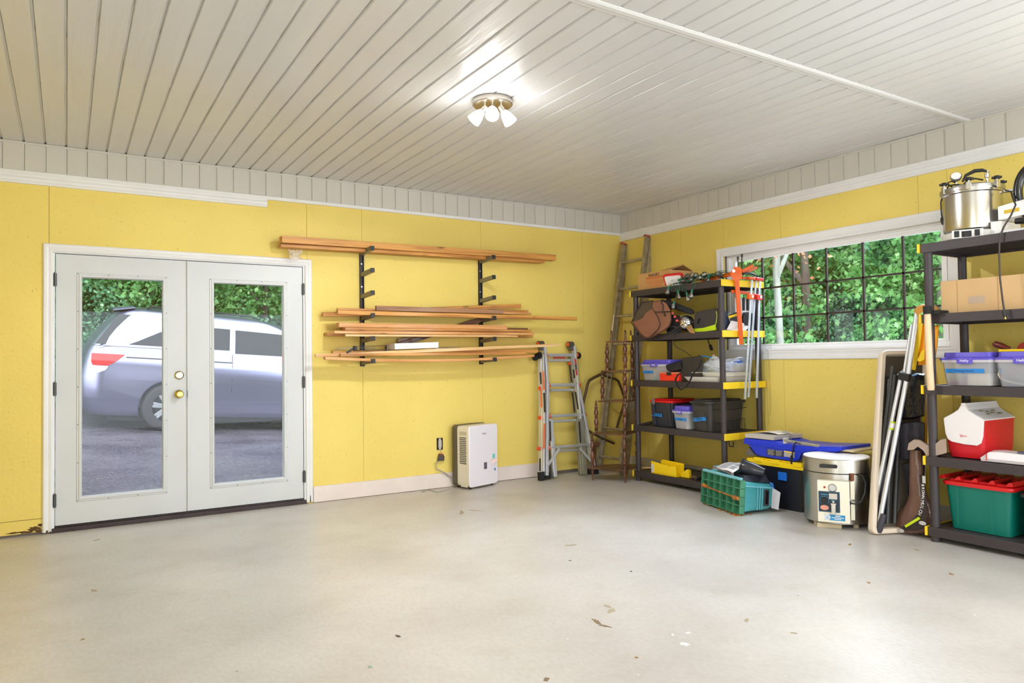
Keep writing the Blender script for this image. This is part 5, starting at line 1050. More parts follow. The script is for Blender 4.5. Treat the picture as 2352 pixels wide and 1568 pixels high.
t = thing('clear_container', 'clear plastic container on the white foam trays in front of the window wall', 'box', (-.2, -1.72, z+.09)); part('tub', tub(-.30, -.06, -1.62, -1.86, z+.089, z+.165, .01, .02, .002), clearp, t, world=True); part('contents', MB().box(-.27, -.10, -1.82, -1.66, z+.095, z+.14), tan, t, world=True, bevel=.01)
# --- fourth shelf
z = U1[3]
def tote(label, x0, x1, y0, y1, z0, h, body, lidm, name='storage_tote', group=None, ribs=True):
    t = thing(name, label, 'tote', ((x0+x1)/2, (y0+y1)/2, z0), group=group)
    b_ = part('tub', tub(x0+.012, x1-.012, y0-.012, y1+.012, z0, z0+h*.90, .022, .03, .004), body, t, world=True)
    part('lid', MB().loft([ringbox(x0, x1, y0, y1, z0+h*.87, .035), ringbox(x0-.004, x1+.004, y0+.004, y1-.004, z0+h*.90, .035), ringbox(x0-.002, x1+.002, y0+.002, y1-.002, z0+h*.945, .035), ringbox(x0+.02, x1-.02, y0-.02, y1+.02, z0+h*.955, .03), ringbox(x0+.03, x1-.03, y0-.03, y1+.03, z0+h, .03)]), lidm, t, world=True, bevel=.003)
    if ribs:
        for k in range(2):
            yy = y0-.05-(abs(y1-y0)-.1)*k; part('rib', MB().beam((x0+.026, yy, z0+.01), (x0+.006, yy, z0+h*.86), .045, .012, hint=(1, 0, 0)), body, b_, world=True, bevel=.004)
    return t
t = tote('dark tote with a bright red lid on the fourth shelf', -.50, -.12, -.96, -1.28, z, .27, dkblue, redp)
part('lid_clip', MB().box(-.51, -.498, -1.05, -1.015, z+.215, z+.268), mat('grey_clip', (110,106,110), .5), t, world=True, bevel=.003)
part('tape_label', MB().beam((-.488, -.99, z+.115), (-.486, -1.13, z+.108), .002, .028, hint=(0, 0, 1)), tape, t, world=True); facex('Random Tools', .02, -.4885, -1.06, z+.112, ink, t)
clear_box('small purple lidded clear box with blue tape between the two totes', -.52, -.22, -1.302, -1.512, z, .215, 'Knicks', contents=((0, .8, 0, .9, .10, brownb), (0, .3, .5, .95, .05, cream)), tapez=.42, tapel=1.0)
t = tote('large dark grey tote with ribbed rim and blue tape at the fourth shelf window end', -.53, -.06, -1.525, -1.80, z, .285, dkgrey, dkgrey, ribs=False)
part('handle_grip', MB().box(-.536, -.528, -1.73, -1.60, z+.235, z+.262), black, t, world=True, bevel=.002)
for a, b in (((-.50, z+.205), (-.06, z+.19)),): part('groove', MB().tube([(a[0]+(b[0]-a[0])*k/12, -1.803+.004, a[1]-.012*math.sin(PI*k/12)) for k in range(13)], .003, 6), black, t, world=True)
mb = MB().tube([(-.50+.42*k/12, -1.7895, z+.075+.03*k/12*k/12) for k in range(13)], .0025, 6)
for k in range(14): x_ = -.49+.41*k/13; mb.cyl((x_, -1.787, z+.012), (x_, -1.7892, z+.075+.03*(k/13)**2), .002, seg=6)
part('moulded_bars', mb, black, t, world=True, kind='stuff')
part('panel_recess', MB().tube([(-.519+.001, -1.58, z+.02), (-.528, -1.59, z+.18), (-.529, -1.72, z+.185), (-.518, -1.74, z+.02)], .003, 6), black, t, world=True)
part('tape_label', MB().beam((-.523, -1.575, z+.098), (-.526, -1.735, z+.118), .002, .034, hint=(0, 0, 1)), tape, t, world=True); facex('Hardware', .018, -.5265, -1.655, z+.117, ink, t, -.1); facex('Power Tools', .018, -.5262, -1.655, z+.100, ink, t, -.1)
t = thing('black_bracket', 'folded black metal bracket at the near end of the fourth shelf', 'bracket', (-.4, -.87, z)); part('arm', MB().beam((-.50, -.84, z+.006), (-.30, -.93, z+.05), .02, .012), black, t, world=True, bevel=.002); part('arm', MB().beam((-.48, -.90, z+.006), (-.25, -.90, z+.03), .016, .012), black, t, world=True, bevel=.002)
t = thing('shelf_hook', 'small black metal hook under the fourth shelf end', 'hook', at(1683, 1020, 'y', -1.93)); part('wire', MB().tube([at(x, y, 'y', -1.93) for x, y in ((1674, 1012), (1675, 1024), (1684, 1026), (1684, 1014))], .005, 6), black, t, world=True)
# --- bottom shelf
z = U1[4]
ybr = mat('bright_yellow', (250,214,20), .4)
t = thing('mitre_box', 'bright yellow plastic mitre box on the bottom shelf', 'mitre box', (-.45, -1.17, z), (0, 0, math.radians(2)))
Lm = .33
part('front_wall', MB().prism([(-.165, 0), (.165, 0), (.165, .105), (.09, .098), (.075, .085), (.06, .098), (.02, .10), (-.165, .118)], -.07, -.058, 'x', X=TX((0, 0, 0), (0, 0, 0)) @ TX((0,0,0),(0,0,0),(1,-1,1))), ybr, t, bevel=.002)
part('rear_wall', MB().prism([(-.13, 0), (.165, 0), (.165, .118), (-.10, .13), (-.13, .12)], .03, .042, 'x', X=TX((0,0,0),(0,0,0),(1,-1,1))), ybr, t, bevel=.002)
part('box_floor', MB().box(-.07, .042, -.165, .165, 0, .012), ybr, t); part('end_fence', MB().prism([(.175, .0), (.28, .0), (.28, .075), (.25, .08), (.20, .045), (.175, .02)], -.02, .01, 'x', X=TX((0,0,0),(0,0,0),(1,-1,1))), ybr, t, bevel=.002)
part('barcode_sticker', MB().box(-.0712, -.070, .125, .160, .01, .09), mat('sticker_grey', (214,206,204), .5), t)
facex('STANLEY', .0, 0, 0, 0, ink, t) if False else None
t = thing('long_dowel', 'thin wooden dowel lying along the bottom shelf behind the mitre box', 'dowel', (-.4, -.9, z+.02)); part('rod', MB().cyl((-.50, -.62, z+.012), (-.33, -1.05, z+.03), .006, seg=8), w_pale, t, world=True)
t = thing('scrap_metal', 'dark scrap tools lying at the window end of the bottom shelf', 'tools', (-.35, -1.6, z)); part('bar', MB().beam((-.45, -1.42, z+.01), (-.20, -1.70, z+.015), .03, .018), rustm, t, world=True, bevel=.003); part('bar', MB().cyl((-.48, -1.55, z+.016), (-.22, -1.50, z+.016), .014, seg=10), darksteel, t, world=True)
# ================================================================ things on the floor by the right wall
# --- tool chest and tile saw
bluep = mat('royal_blue_plastic', (22,52,206), .35); navy = mat('navy_black', (24,26,40), .45); greyp = mat('grey_plastic', (110,106,108), .5)
t = thing('tool_chest', 'black tool chest with a yellow lid rim under the blue tile saw', 'tool box', (-.30, -2.45, 0))
part('chest_body', MB().loft([ringbox(-.50, -.10, -2.22, -2.70, .0, .03), ringbox(-.52, -.08, -2.20, -2.73, .335, .03)]), navy, t, world=True)
l_ = part('lid', MB().box(-.535, -.07, -2.745, -2.19, .335, .378).box(-.50, -.10, -2.70, -2.24, .378, .388), ybr, t, world=True, bevel=.006)
for y in (-2.30, -2.47, -2.68): part('latch_plate', MB().box(-.541, -.50, y-.05, y+.035, .358, .392), ybr, l_, world=True, bevel=.004)
part('blue_latch', MB().box(-.535, -.518, -2.58, -2.50, .235, .30), mat('latch_blue', (30,110,220), .4), t, world=True, bevel=.003)
part('net_pocket', MB().loft([[(-.535, -2.70, .33), (-.51, -2.76, .33), (-.49, -2.74, .05), (-.51, -2.68, .02)], [(-.50, -2.71, .33), (-.49, -2.75, .33), (-.47, -2.73, .05), (-.48, -2.69, .02)]], sm=False), blackf, t, world=True, bevel=.004)
def sawp(x, y, xx=-.50): p = at(x, y, 'x', xx); return (p.y, p.z)
ts = thing('tile_saw', 'blue wet tile saw with grey table resting on the yellow lidded tool chest', 'saw', (-.3, -2.45, .388))
SO = [sawp(*p) for p in ((1708, 1006), (1775, 1012), (1795, 1019), (1812, 1020), (1850, 1024), (1932, 1026), (1932, 1034), (1918, 1038), (1878, 1036), (1852, 1040), (1840, 1042), (1832, 1057), (1824, 1060), (1744, 1047), (1733, 1040), (1722, 1024), (1708, 1015))]
dz = .392-min(p[1] for p in SO)
def shp(P, dz_=0): return [(a, b+dz_) for a, b in P]
sb = part('water_tray', MB().prism(shp(SO, dz), -.50, -.12, 'x'), bluep, ts, world=True, bevel=.006)
part('tray_rib', MB().prism(shp([sawp(*p) for p in ((1709, 1014), (1850, 1034), (1875, 1032), (1875, 1035), (1850, 1038), (1709, 1018))], dz), -.508, -.50, 'x'), bluep, sb, world=True, bevel=.002)
y0_ = sawp(1711, 1000)[0]; y1_ = sawp(1777, 1000)[0]; zt = sawp(1740, 1006)[1]+dz
part('saw_table', MB().box(-.50, -.13, y1_, y0_, zt-.004, zt+.028), mat('table_grey', (196,190,186), .45, metal=.3), ts, world=True, bevel=.002)
part('fence_post', MB().box(-.505, -.47, sawp(1783, 0)[0], sawp(1776, 0)[0], zt-.02, zt+.026), alu, ts, world=True, bevel=.002)
part('rip_fence', MB().beam((-.50, sawp(1778, 0)[0], zt+.006), (-.49, sawp(1856, 0)[0], zt-.012), .02, .018, hint=(0, 0, 1)), alud, ts, world=True, bevel=.002)
part('extension_table', MB().box(-.46, -.15, sawp(1928, 0)[0], sawp(1790, 0)[0], zt-.035, zt-.024), mat('tile_tan', (206,190,158), .5), ts, world=True, bevel=.002)
p = at(1806, 1004, 'x', -.30); part('blade', MB().cyl((-.303, p.y, p.z+dz), (-.300, p.y, p.z+dz), .055, seg=32), steel, ts, world=True)
part('blade_guard', MB().prism([(p.y+.11, p.z+dz+.035), (p.y+.075, p.z+dz+.055), (p.y+.05, p.z+dz-.02), (p.y+.10, p.z+dz-.02)], -.31, -.29, 'x'), clearp, ts, world=True)
part('manual_paper', MB().grid(lambda u, v: (-.40+.2*v, y0_-.03+(y1_-y0_)*.8*u, zt+.034+.012*math.sin(u*3)), 8, 4), whitep, ts, world=True, solid=.0015)
def plate(name, px4, xx, m, par, dz_=0, th=.002): P4 = [sawp(*p, xx) for p in px4]; return part(name, MB().prism(shp(P4, dz_), xx-th, xx, 'x'), m, par, world=True)
plate('black_label', ((1762, 1030), (1799, 1036), (1799, 1049), (1762, 1044)), -.5005, mat('label_black', (52,50,52), .5), ts, dz); plate('white_label', ((1801, 1036), (1825, 1040), (1825, 1051), (1801, 1048)), -.5005, mat('label_grey', (176,172,168), .5), ts, dz); plate('yellow_stripe', ((1801, 1034.5), (1825, 1038.5), (1825, 1041), (1801, 1037)), -.5008, ybr, ts, dz)
mb = MB(); rs = random.Random(4)
for k in range(9):
    for j, (xa, xb) in enumerate(((1763.5, 1780), (1782, 1797.5))):
        P4 = [sawp(xa, 1031.5+1.45*k+j*2.4, -.503), sawp(xb-rs.uniform(0, 5), 1031.8+1.45*k+j*2.4, -.503)]; mb.box(-.5035, -.5025, P4[1][0], P4[0][0], P4[0][1]+dz-.0012, P4[0][1]+dz+.0006)
part('fine_print', mb, MATS['label_grey'], ts, world=True, kind='stuff')
for a in (((1720, 1026), (1731, 1042), (1740, 1050), (1712, 1050)), ((1842, 1042), (1852, 1040), (1850, 1064), (1830, 1062))): P4 = [sawp(*q, -.46) for q in a]; part('foot', MB().prism([(p_[0], max(.39, p_[1]+dz)) for p_ in P4], -.46, -.2, 'x'), greyp, ts, world=True, bevel=.003)
part('power_cord', MB().tube([at(x, y, 'x', -.512)+Vector((0, 0, dz)) for x, y in ((1838, 1020), (1828, 1015), (1823, 1022), (1821, 1035), (1819, 1046))], .0045, 8).tube([at(x, y, 'x', -.54)+Vector((0, 0, dz)) for x, y in ((1819, 1046), (1817, 1055), (1818, 1065))], [.010, .011, .006], 8), black, ts, world=True)
# --- teal yard machine lying on its side
tealp = mat('teal_plastic', (78,168,176), .42, var=.12, vscale=5, bump=.05, bscale=30); tgrn = mat('green_plastic', (72,140,108), .5, var=.18, vscale=9); rust = mat('rust_orange', (178,112,44), .85, var=.4, vscale=40, bump=.4)
O = Vector((-1.0, -2.50, 0)); uu = Vector((.234, .972, 0)); vv = Vector((.972, -.234, 0))
tm_ = thing('leaf_shredder', 'teal plastic yard machine lying on its side with a ribbed green underside', 'machine', O)
TMX = Matrix(((uu.x, vv.x, 0, O.x), (uu.y, vv.y, 0, O.y), (0, 0, 1, 0), (0, 0, 0, 1))) @ TX((0, 0, .015))     # a along u, b along v, z
TMX = TMX @ TX((0, 0, 0), (math.radians(-4), 0, 0))
Wt, Dt, Ht = .53, .35, .26
def TP(*a): return TMX @ Vector(a)
def tmb(mb): mb.v = [tuple(TMX @ Vector(v)) for v in mb.v]; return mb
part('shell', tmb(MB().loft([[(x, .045, z) for x, z, _ in rrect(Wt/2-.012, Ht/2-.008, .02, 0, 4, Wt/2, Ht/2)], [(x, .10, z) for x, z, _ in rrect(Wt/2-.016, Ht/2-.012, .03, 0, 4, Wt/2, Ht/2)], [(x, Dt-.05, z) for x, z, _ in rrect(Wt/2-.03, Ht/2-.025, .04, 0, 4, Wt/2, Ht/2)], [(x, Dt, z) for x, z, _ in rrect(Wt/2-.05, Ht/2-.045, .04, 0, 4, Wt/2, Ht/2)]])), tealp, tm_, world=True)
mb = MB(); d = .048
mb.box(0, Wt, d-.004, d, 0, Ht)
for k in range(7): x = Wt*k/6; mb.box(max(0, x-.003), min(Wt, x+.003), 0 if k in (0, 6) else .004, d, 0, Ht)
for k in range(5): z = Ht*k/4; mb.box(0, Wt, 0 if k in (0, 4) else .004, d, max(0, z-.003), min(Ht, z+.003))
part('ribbed_underside', tmb(mb), tgrn, tm_, world=True)
ax = part('axle', tmb(MB().tube([(Wt-.06, -.004, Ht*.55), (Wt*.5, -.002, Ht*.50), (.03, -.004, Ht*.46)], .006, 8)), rust, tm_, world=True)
for x, z in ((Wt-.065, Ht*.555), (.035, Ht*.46)): part('axle_collar', tmb(MB().tube([(x-.028, -.006, z), (x+.028, -.006, z)], [.014, .018], 12)), rust, ax, world=True, bevel=.003)
part('top_rail', tmb(MB().box(.01, Wt-.01, .0, .03, Ht, Ht+.018).box(.03, Wt-.03, -.004, .004, Ht+.002, Ht+.024)), mat('pale_teal', (120,190,206), .4), tm_, world=True, bevel=.003)
mb = MB()
for b in (.17, .195, .215): mb.tube([(.010, b, .03), (.0095, b, Ht*.82)], .0025, 6)
part('moulded_lines', tmb(mb), MATS['pale_teal'], tm_, world=True)
part('ledge', tmb(MB().beam((.008, .05, Ht*.83), (.020, Dt-.03, Ht*.76), .012, .010, hint=(0, 0, 1))), MATS['pale_teal'], tm_, world=True, bevel=.003)
part('label_slot', tmb(MB().box(.012, .022, .238, .282, .06, Ht*.72)), mat('slot_brown', (66,58,64), .5), tm_, world=True, bevel=.003); part('slot_window', tmb(MB().box(.0105, .013, .247, .273, .075, Ht*.68)), black_gloss, tm_, world=True)
part('chute', tmb(MB().loft([[(.30, .05, Ht), (.50, .05, Ht), (.50, .32, Ht-.02), (.30, .32, Ht-.02)], [(.36, .10, Ht+.055), (.48, .10, Ht+.055), (.48, .30, Ht+.05), (.36, .30, Ht+.05)]], sm=False)), tealp, tm_, world=True, bevel=.006)
part('clear_hood', tmb(MB().loft([[(.42, .10, Ht), (.56, .10, Ht-.02), (.56, .34, Ht-.02), (.42, .34, Ht)], [(.44, .14, Ht+.05), (.50, .14, Ht+.05), (.50, .32, Ht+.05), (.44, .32, Ht+.05)]], sm=False)), film('grey_blue_film', (120,136,172), .6, .3), tm_, world=True, bevel=.004)
part('dark_hopper', tmb(MB().loft([[(.03, .05, Ht-.01), (.26, .05, Ht-.01), (.26, .30, Ht-.02), (.03, .30, Ht-.02)], [(.06, .07, Ht+.03), (.24, .07, Ht+.03), (.24, .28, Ht+.035), (.06, .28, Ht+.035)]], sm=False)), navy, tm_, world=True, bevel=.004)
part('handle_rod', tmb(MB().tube([(.12, .01, Ht+.03), (.36, .005, Ht+.052)], .006, 8).cyl((.12, .01, Ht+.022), (.12, .01, Ht+.042), .012, seg=10).cyl((.36, .005, Ht+.038), (.36, .005, Ht+.066), .012, seg=10)), greyp, tm_, world=True)
part('hanging_tag', tmb(MB().add([(.045, .335, .20), (.01, .385, .165), (.008, .37, .03), (.04, .325, .04)], [(0, 1, 2, 3)])), film('milky_tag', (216,214,222), .85, .3), tm_, world=True, solid=.002)
part('blue_tie', tmb(MB().add([(.045, .30, .245), (.040, .335, .235), (.035, .345, .19), (.04, .325, .20)], [(0, 1, 2, 3)])), mat('blue_tie', (60,130,220), .4), tm_, world=True, solid=.003)
mb = MB(); rs = random.Random(8)
for k in range(70): p = TMX @ Vector((rs.uniform(.0, .12) if k % 2 else rs.uniform(.1, .5), rs.uniform(-.02, .12), -.01)); mb.box(p.x-.005, p.x+.005, p.y-.004, p.y+.004, .001, .001+rs.uniform(.004, .014))
tag(part('leaf_litter', mb, rust), 'dry brown leaf litter on the floor under the teal yard machine', 'litter')['kind'] = 'stuff'
nz = thing('nozzle', 'black plastic pipe reducer lying on the teal yard machine', 'pipe', TMX @ Vector((.1, .2, Ht+.03)))
a_ = TMX @ Vector((.16, .12, Ht+.09)); b_ = TMX @ Vector((.02, .235, Ht+.062)); Z = (b_-a_).normalized().to_track_quat('Z', 'Y').to_matrix().to_4x4(); Z.translation = a_
part('reducer', MB().lathe([(.060, 0), (.062, .0), (.064, .012), (.054, .016), (.056, .03), (.052, .09), (.048, .12), (.034, .165), (.032, .185), (.026, .185), (.027, .165), (.04, .12), (.045, .05), (.05, .0), (.060, 0)], 28, Z), mat('black_shiny_plastic', (48,48,56), .22), nz, world=True)
mn = thing('instruction_sheet', 'curled printed instruction sheet lying on top of the teal yard machine', 'paper', TMX @ Vector((.3, .1, Ht+.05)))
def sheetf(u, v): return TMX @ Vector((.13+.27*u+.05*v, .02+.26*v, Ht+.040+.055*math.sin(v*2.2)+.008*math.sin(u*5)))
part('sheet', MB().grid(sheetf, 10, 12), whitep, mn, world=True, solid=.0015)
mb = MB()
for k in range(14):
    v = .12+.045*k
    for j, (ua, ub) in enumerate(((.12, .36), (.44, .90))):
        if j == 0 and k % 5 == 4: continue
        A, B_ = sheetf(ua, v)+Vector((0, 0, .0022)), sheetf(ub, v)+Vector((0, 0, .0022)); A2, B2 = sheetf(ua, v+.016 if j else v+.035)+Vector((0, 0, .0022)), sheetf(ub, v+.016 if j else v+.035)+Vector((0, 0, .0022)); mb.add([A, B_, B2, A2], [(0, 1, 2, 3)])
part('printed_text', mb, mat('print_grey', (150,150,160), .6), mn, world=True, kind='stuff')
# --- kiln
ss = mat('stainless_sheet', (188,184,176), .30, metal=1, var=.05, vscale=3, bump=.02, bscale=20); kw = mat('kiln_cream', (232,226,208), .45); kwt = mat('kiln_white_lid', (236,232,236), .6, bump=.1, bscale=60)
kc = Vector((-.57, -3.045, 0)); kn = thing('kiln', 'round stainless steel ceramic kiln with a cream control box on the floor', 'kiln', kc, (0, 0, math.radians(-60)))
part('body', MB().lathe([(0, .03), (.224, .03), (.228, .034), (.228, .385), (.224, .387), (0, .387)], 48), ss, kn)
part('stand', MB().cyl((.13, -.13, 0), (.13, -.13, .03), .02, seg=12).cyl((-.13, -.13, 0), (-.13, -.13, .03), .02, seg=12).cyl((-.13, .13, 0), (-.13, .13, .03), .02, seg=12).cyl((.13, .13, 0), (.13, .13, .03), .02, seg=12).box(-.12, .04, -.21, -.13, .0, .028), mat('firebrick', (206,190,160), .8), kn)
ld_ = part('lid', MB().lathe([(0, .390), (.225, .390), (.231, .392), (.231, .485), (.226, .489)], 48), ss, kn); part('lid_top', MB().lathe([(.226, .486), (.224, .494), (.20, .497), (0, .498)], 48), kwt, ld_)
part('lid_handle', MB().loft([[(x, y, z) for x, z, _ in rrect(.060, .013, .0125, 0, 5, -.035, .442) for y in (yy,)] for yy in (-.238, -.226)]).cyl((-.08, -.24, .442), (-.08, -.236, .442), .004, seg=8).cyl((.01, -.24, .442), (.01, -.236, .442), .004, seg=8), black, ld_)
cbx = part('control_box', MB().prism([(-.108, .052), (.100, .052), (.100, .345), (-.108, .345)], -.275, -.215, 'y'), kw, kn, bevel=.004)
part('side_flange', MB().box(.104, .130, -.222, -.214, .07, .20).box(.104, .130, -.222, -.214, .215, .345), kw, kn, bevel=.001)
pan = part('switch_panel', MB().box(-.100, .038, -.278, -.275, .125, .27), mat('panel_black', (26,40,56), .4), cbx); CY = mat('cyan_print', (60,150,190), .5)
part('temperature_knob', MB().cyl((-.062, -.296, .205), (-.062, -.278, .205), .020, .022, seg=24), black, pan, bevel=.002)
part('dial_ring', MB().tube([(-.062+.029*math.cos(a), -.2785, .205+.029*math.sin(a)) for a in [i*PI/12 for i in range(-3, 16)]], .0012, 5), CY, pan)
part('panel_border', MB().tube([(-.096, -.2785, .129), (.034, -.2785, .129), (.034, -.2785, .266), (-.096, -.2785, .266)], .001, 5, closed=True), CY, pan)
part('meter_plate', MB().box(-.032, .022, -.2805, -.278, .217, .257), mat('meter_grey', (196,188,178), .45), pan, bevel=.001); part('oval_badge', MB().lathe([(0, 0), (.028, 0), (.028, .002), (0, .002)], 28, TX((-.062, -.278, .155), (PI/2, 0, 0), (1, .62, 1))), mat('salmon', (222,150,130), .5), pan)
part('toggle_switch', MB().box(-.022, .014, -.290, -.278, .180, .190).box(-.017, .010, -.300, -.278, .112, .184).cyl((-.004, -.285, .199), (-.004, -.278, .199), .007, seg=12), nickel, pan, bevel=.002)
part('timer_dial', MB().lathe([(0, .010), (.022, .010), (.028, .004), (.029, 0)][::-1], 28, TX((-.008, -.275, .297), (PI/2, 0, 0))).box(-.012, -.004, -.2885, -.284, .282, .312), steel, cbx); part('pilot_light', MB().lathe([(0, .005), (.006, .003), (.008, 0)][::-1], 14, TX((-.060, -.275, .298), (PI/2, 0, 0))), mat('pilot_red', (170,30,30), .3), cbx)
stb = part('maker_sticker', MB().box(-.062, .070, -.2762, -.275, .068, .108), mat('sticker_blue', (40,140,196), .5), cbx); part('sticker_roundel', MB().cyl((-.046, -.2775, .088), (-.046, -.276, .088), .021, seg=24), whitep, stb); part('sticker_emblem', MB().tube([(-.046+.014*math.cos(a), -.2778, .088+.014*math.sin(a)) for a in [i*PI/8 for i in range(16)]], .0015, 5, closed=True).prism([(-.052, .082), (-.040, .082), (-.046, .096)], -.2785, -.2776, 'y'), MATS['sticker_blue'], stb)
KX = TX(kc, (0, 0, math.radians(-60)))
part('sticker_lines', MB().box(.004, .040, -.2772, -.2762, .097, .103).box(-.018, .062, -.2772, -.2762, .086, .0905).box(.0, .044, -.2772, -.2762, .0755, .080), whitep, stb)
part('panel_lines', MB().box(-.085, -.040, -.279, -.278, .244, .250).box(-.018, .010, -.279, -.278, .2075, .212), CY, pan)
part('cord', MB().tube([(.10, -.250, .195), (.135, -.250, .19), (.17, -.225, .205), (.195, -.19, .26), (.20, -.17, .33), (.18, -.17, .375), (.15, -.185, .388)], .0055, 8).cyl((.100, -.250, .195), (.108, -.250, .195), .012, seg=12), black, kn)
part('lid_hinge', MB().box(.105, .128, -.218, -.19, .345, .395).tube([(.11, -.215, .34), (.118, -.222, .36), (.122, -.218, .395)], .008, 6), mat('rusty_hinge', (126,76,50), .8, var=.3, vscale=40), kn, bevel=.002)
# --- folding table leaning on the wall, underside toward the room
tbc = mat('cream_table_plastic', (222,206,186), .5); 
ft = thing('folding_table', 'cream folding table leaning against the wall below the window', 'table', (-.735, -3.386, 0))
BL = Vector((-.735, -3.386, 0)); TL = at(2018, 806, 'x', -.36); ud = (Vector((.33, -.14, 0))).normalized(); wd_ = (TL-BL); Lt = wd_.length; wd_.normalize(); nd = ud.cross(wd_).normalized()
if nd.x > 0: nd = -nd
FM = Matrix(((ud.x, wd_.x, nd.x, BL.x), (ud.y, wd_.y, nd.y, BL.y), (ud.z, wd_.z, nd.z, BL.z), (0, 0, 0, 1)))
def fm(mb): mb.v = [tuple(FM @ Vector(v)) for v in mb.v]; return mb
Wf = .40
def rg_(ins, c, r=.05): return rrect(Wf/2-ins, Lt/2-ins, max(.004, r-ins), c, 6, Wf/2, Lt/2)
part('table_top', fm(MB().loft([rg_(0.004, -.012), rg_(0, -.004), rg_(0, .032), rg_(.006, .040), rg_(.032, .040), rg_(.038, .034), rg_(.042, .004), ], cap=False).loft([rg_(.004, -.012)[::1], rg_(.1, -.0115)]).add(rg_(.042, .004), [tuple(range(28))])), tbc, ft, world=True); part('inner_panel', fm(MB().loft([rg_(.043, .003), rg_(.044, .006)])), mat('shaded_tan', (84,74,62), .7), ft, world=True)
dkt = mat('dark_leg_tube', (58,58,58), .4, metal=.3)
for a in (.072, .115, .17): part('leg', fm(MB().tube([(a, .07, .03), (a+.004, Lt-.22, .03)], .017, 10)), dkt, ft, world=True)
part('crossbar', fm(MB().tube([(.05, Lt-.20, .03), (.34, Lt-.20, .03)], .010, 8)), dkt, ft, world=True); part('brace', fm(MB().beam((.12, Lt-.21, .03), (.30, Lt-.06, .03), .018, .004)), alu, ft, world=True)
# --- poles with a black clamp
pl = thing('telescoping_poles', 'pair of silver telescoping poles with black grips leaning beside the cream table', 'poles', at(2020, 1224, 'z', 0))
def PL(x, y, z_=None, k=0): t_ = (1225-y)/(1225-700); xx = -.69+.27*t_+k; return at(x, y, 'x', xx)
part('pole', MB().tube([PL(2019, 1205), PL(2082, 872)], .0155, 12), alu, pl, world=True); part('pole', MB().tube([PL(2003, 1190, k=.02), PL(2069, 868, k=.02)], .0145, 12), alu, pl, world=True)
part('pole', MB().tube([PL(2085, 866), PL(2107, 712)], .0165, 12), alu, pl, world=True); part('pole', MB().tube([PL(2076, 860, k=.02), PL(2094, 745, k=.02)], .0105, 12), alu, pl, world=True)
part('clamp', MB().beam(PL(2066, 862), PL(2090, 868), .04, .055, hint=(0, 0, 1)), black, pl, world=True, bevel=.006)
part('grip', MB().tube([PL(2017, 1222), PL(2019, 1215), PL(2030, 1180)], [.020, .024, .020], 12), mat('dark_rubber_grip', (62,60,70), .4), pl, world=True); part('grip', MB().tube([PL(2006, 1208, k=.02), PL(2025, 1158, k=.02)], [.018, .018], 12), MATS['dark_rubber_grip'], pl, world=True)
part('tape_band', MB().tube([PL(2049, 983, k=.018), PL(2052, 972, k=.018)], .0165, 12), whitep, pl, world=True); part('yellow_band', MB().tube([PL(2048.3, 987, k=.018), PL(2049, 983, k=.018)], .0168, 12).tube([PL(2052, 972, k=.018), PL(2052.7, 968, k=.018)], .0168, 12), lime, pl, world=True)
dp = thing('dark_poles', 'pair of dark tubes standing between the cream table and the silver poles', 'poles', at(2004, 1210, 'z', 0))
part('tube', MB().tube([at(2008, 1190, 'x', -.60), at(2050, 840, 'x', -.45)], .013, 10), dkt, dp, world=True); part('tube', MB().tube([at(2029, 1090, 'x', -.55), at(2055, 860, 'x', -.45)], .015, 10), dkt, dp, world=True)
# --- yellow rain gear and bits behind the post
oy = mat('orange_yellow_vinyl', (240,160,28), .5, bump=.2, bscale=25); yv = mat('yellow_vinyl', (236,196,30), .45)
def slab(name, pts, xx, th, m, par, k=.9): 
    cx0 = sum(p[0] for p in pts)/len(pts); cy0 = sum(p[1] for p in pts)/len(pts)
    return part(name, MB().loft([[at(cx0+(x-cx0)*kk, cy0+(y-cy0)*kk, 'x', xx+d_) for x, y in pts] for d_, kk in ((th, k), (th*.7, 1), (th*.2, 1), (0, k))]), m, par, world=True)
yr = thing('rain_jacket', 'orange yellow vinyl rain gear hanging behind the shelf post by the window', 'jacket', at(2125, 850, 'x', -.38))
slab('skirt_panel', [(2113, 752), (2122, 744), (2140, 748), (2157, 745), (2154, 790), (2146, 838), (2108, 838), (2110, 790)], -.42, .05, oy, yr); slab('yellow_sleeve', [(2110, 728), (2123, 722), (2114, 790), (2103, 850), (2092, 848), (2100, 800)], -.44, .035, yv, yr); slab('hood', [(2098, 714), (2106, 703), (2120, 698), (2150, 702), (2163, 712), (2140, 712), (2116, 718), (2108, 726)], -.46, .10, mat('ochre_vinyl', (198,140,50), .5), yr); slab('pocket', [(2116, 806), (2124, 800), (2124, 826), (2112, 832), (2106, 828)], -.455, .02, yv, yr)
ml = thing('mallet', 'pale wooden mallet handle hanging with its black head at the shelf post', 'mallet', at(2130, 722, 'x', -.63))
part('handle', MB().tube([at(x, y, 'x', -.63) for x, y in ((2130, 712), (2131, 740), (2135, 840), (2138, 890), (2138.3, 896))], [.019, .0205, .0215, .022, .019], 16), mat('pale_handle_wood', (226,196,160), .5, var=.05, vscale=20, stretch=(4,4,.5)), ml, world=True)
part('head', MB().tube([at(2130, 703, 'x', -.63), at(2131, 721, 'x', -.63)], .0265, 20).box(-.62, -.50, at(2160, 718, 'x', -.60).y, at(2136, 718, 'x', -.60).y, at(2140, 722, 'x', -.6).z, at(2140, 713, 'x', -.6).z), blackrub, ml, world=True, bevel=.002)
bs = thing('black_plastic_bag', 'glossy black plastic wrapped bundle standing on the grey cushions', 'bag', at(2100, 965, 'x', -.36))
blg = mat('black_glossy_film', (30,28,30), .14, bump=.9, bscale=14)
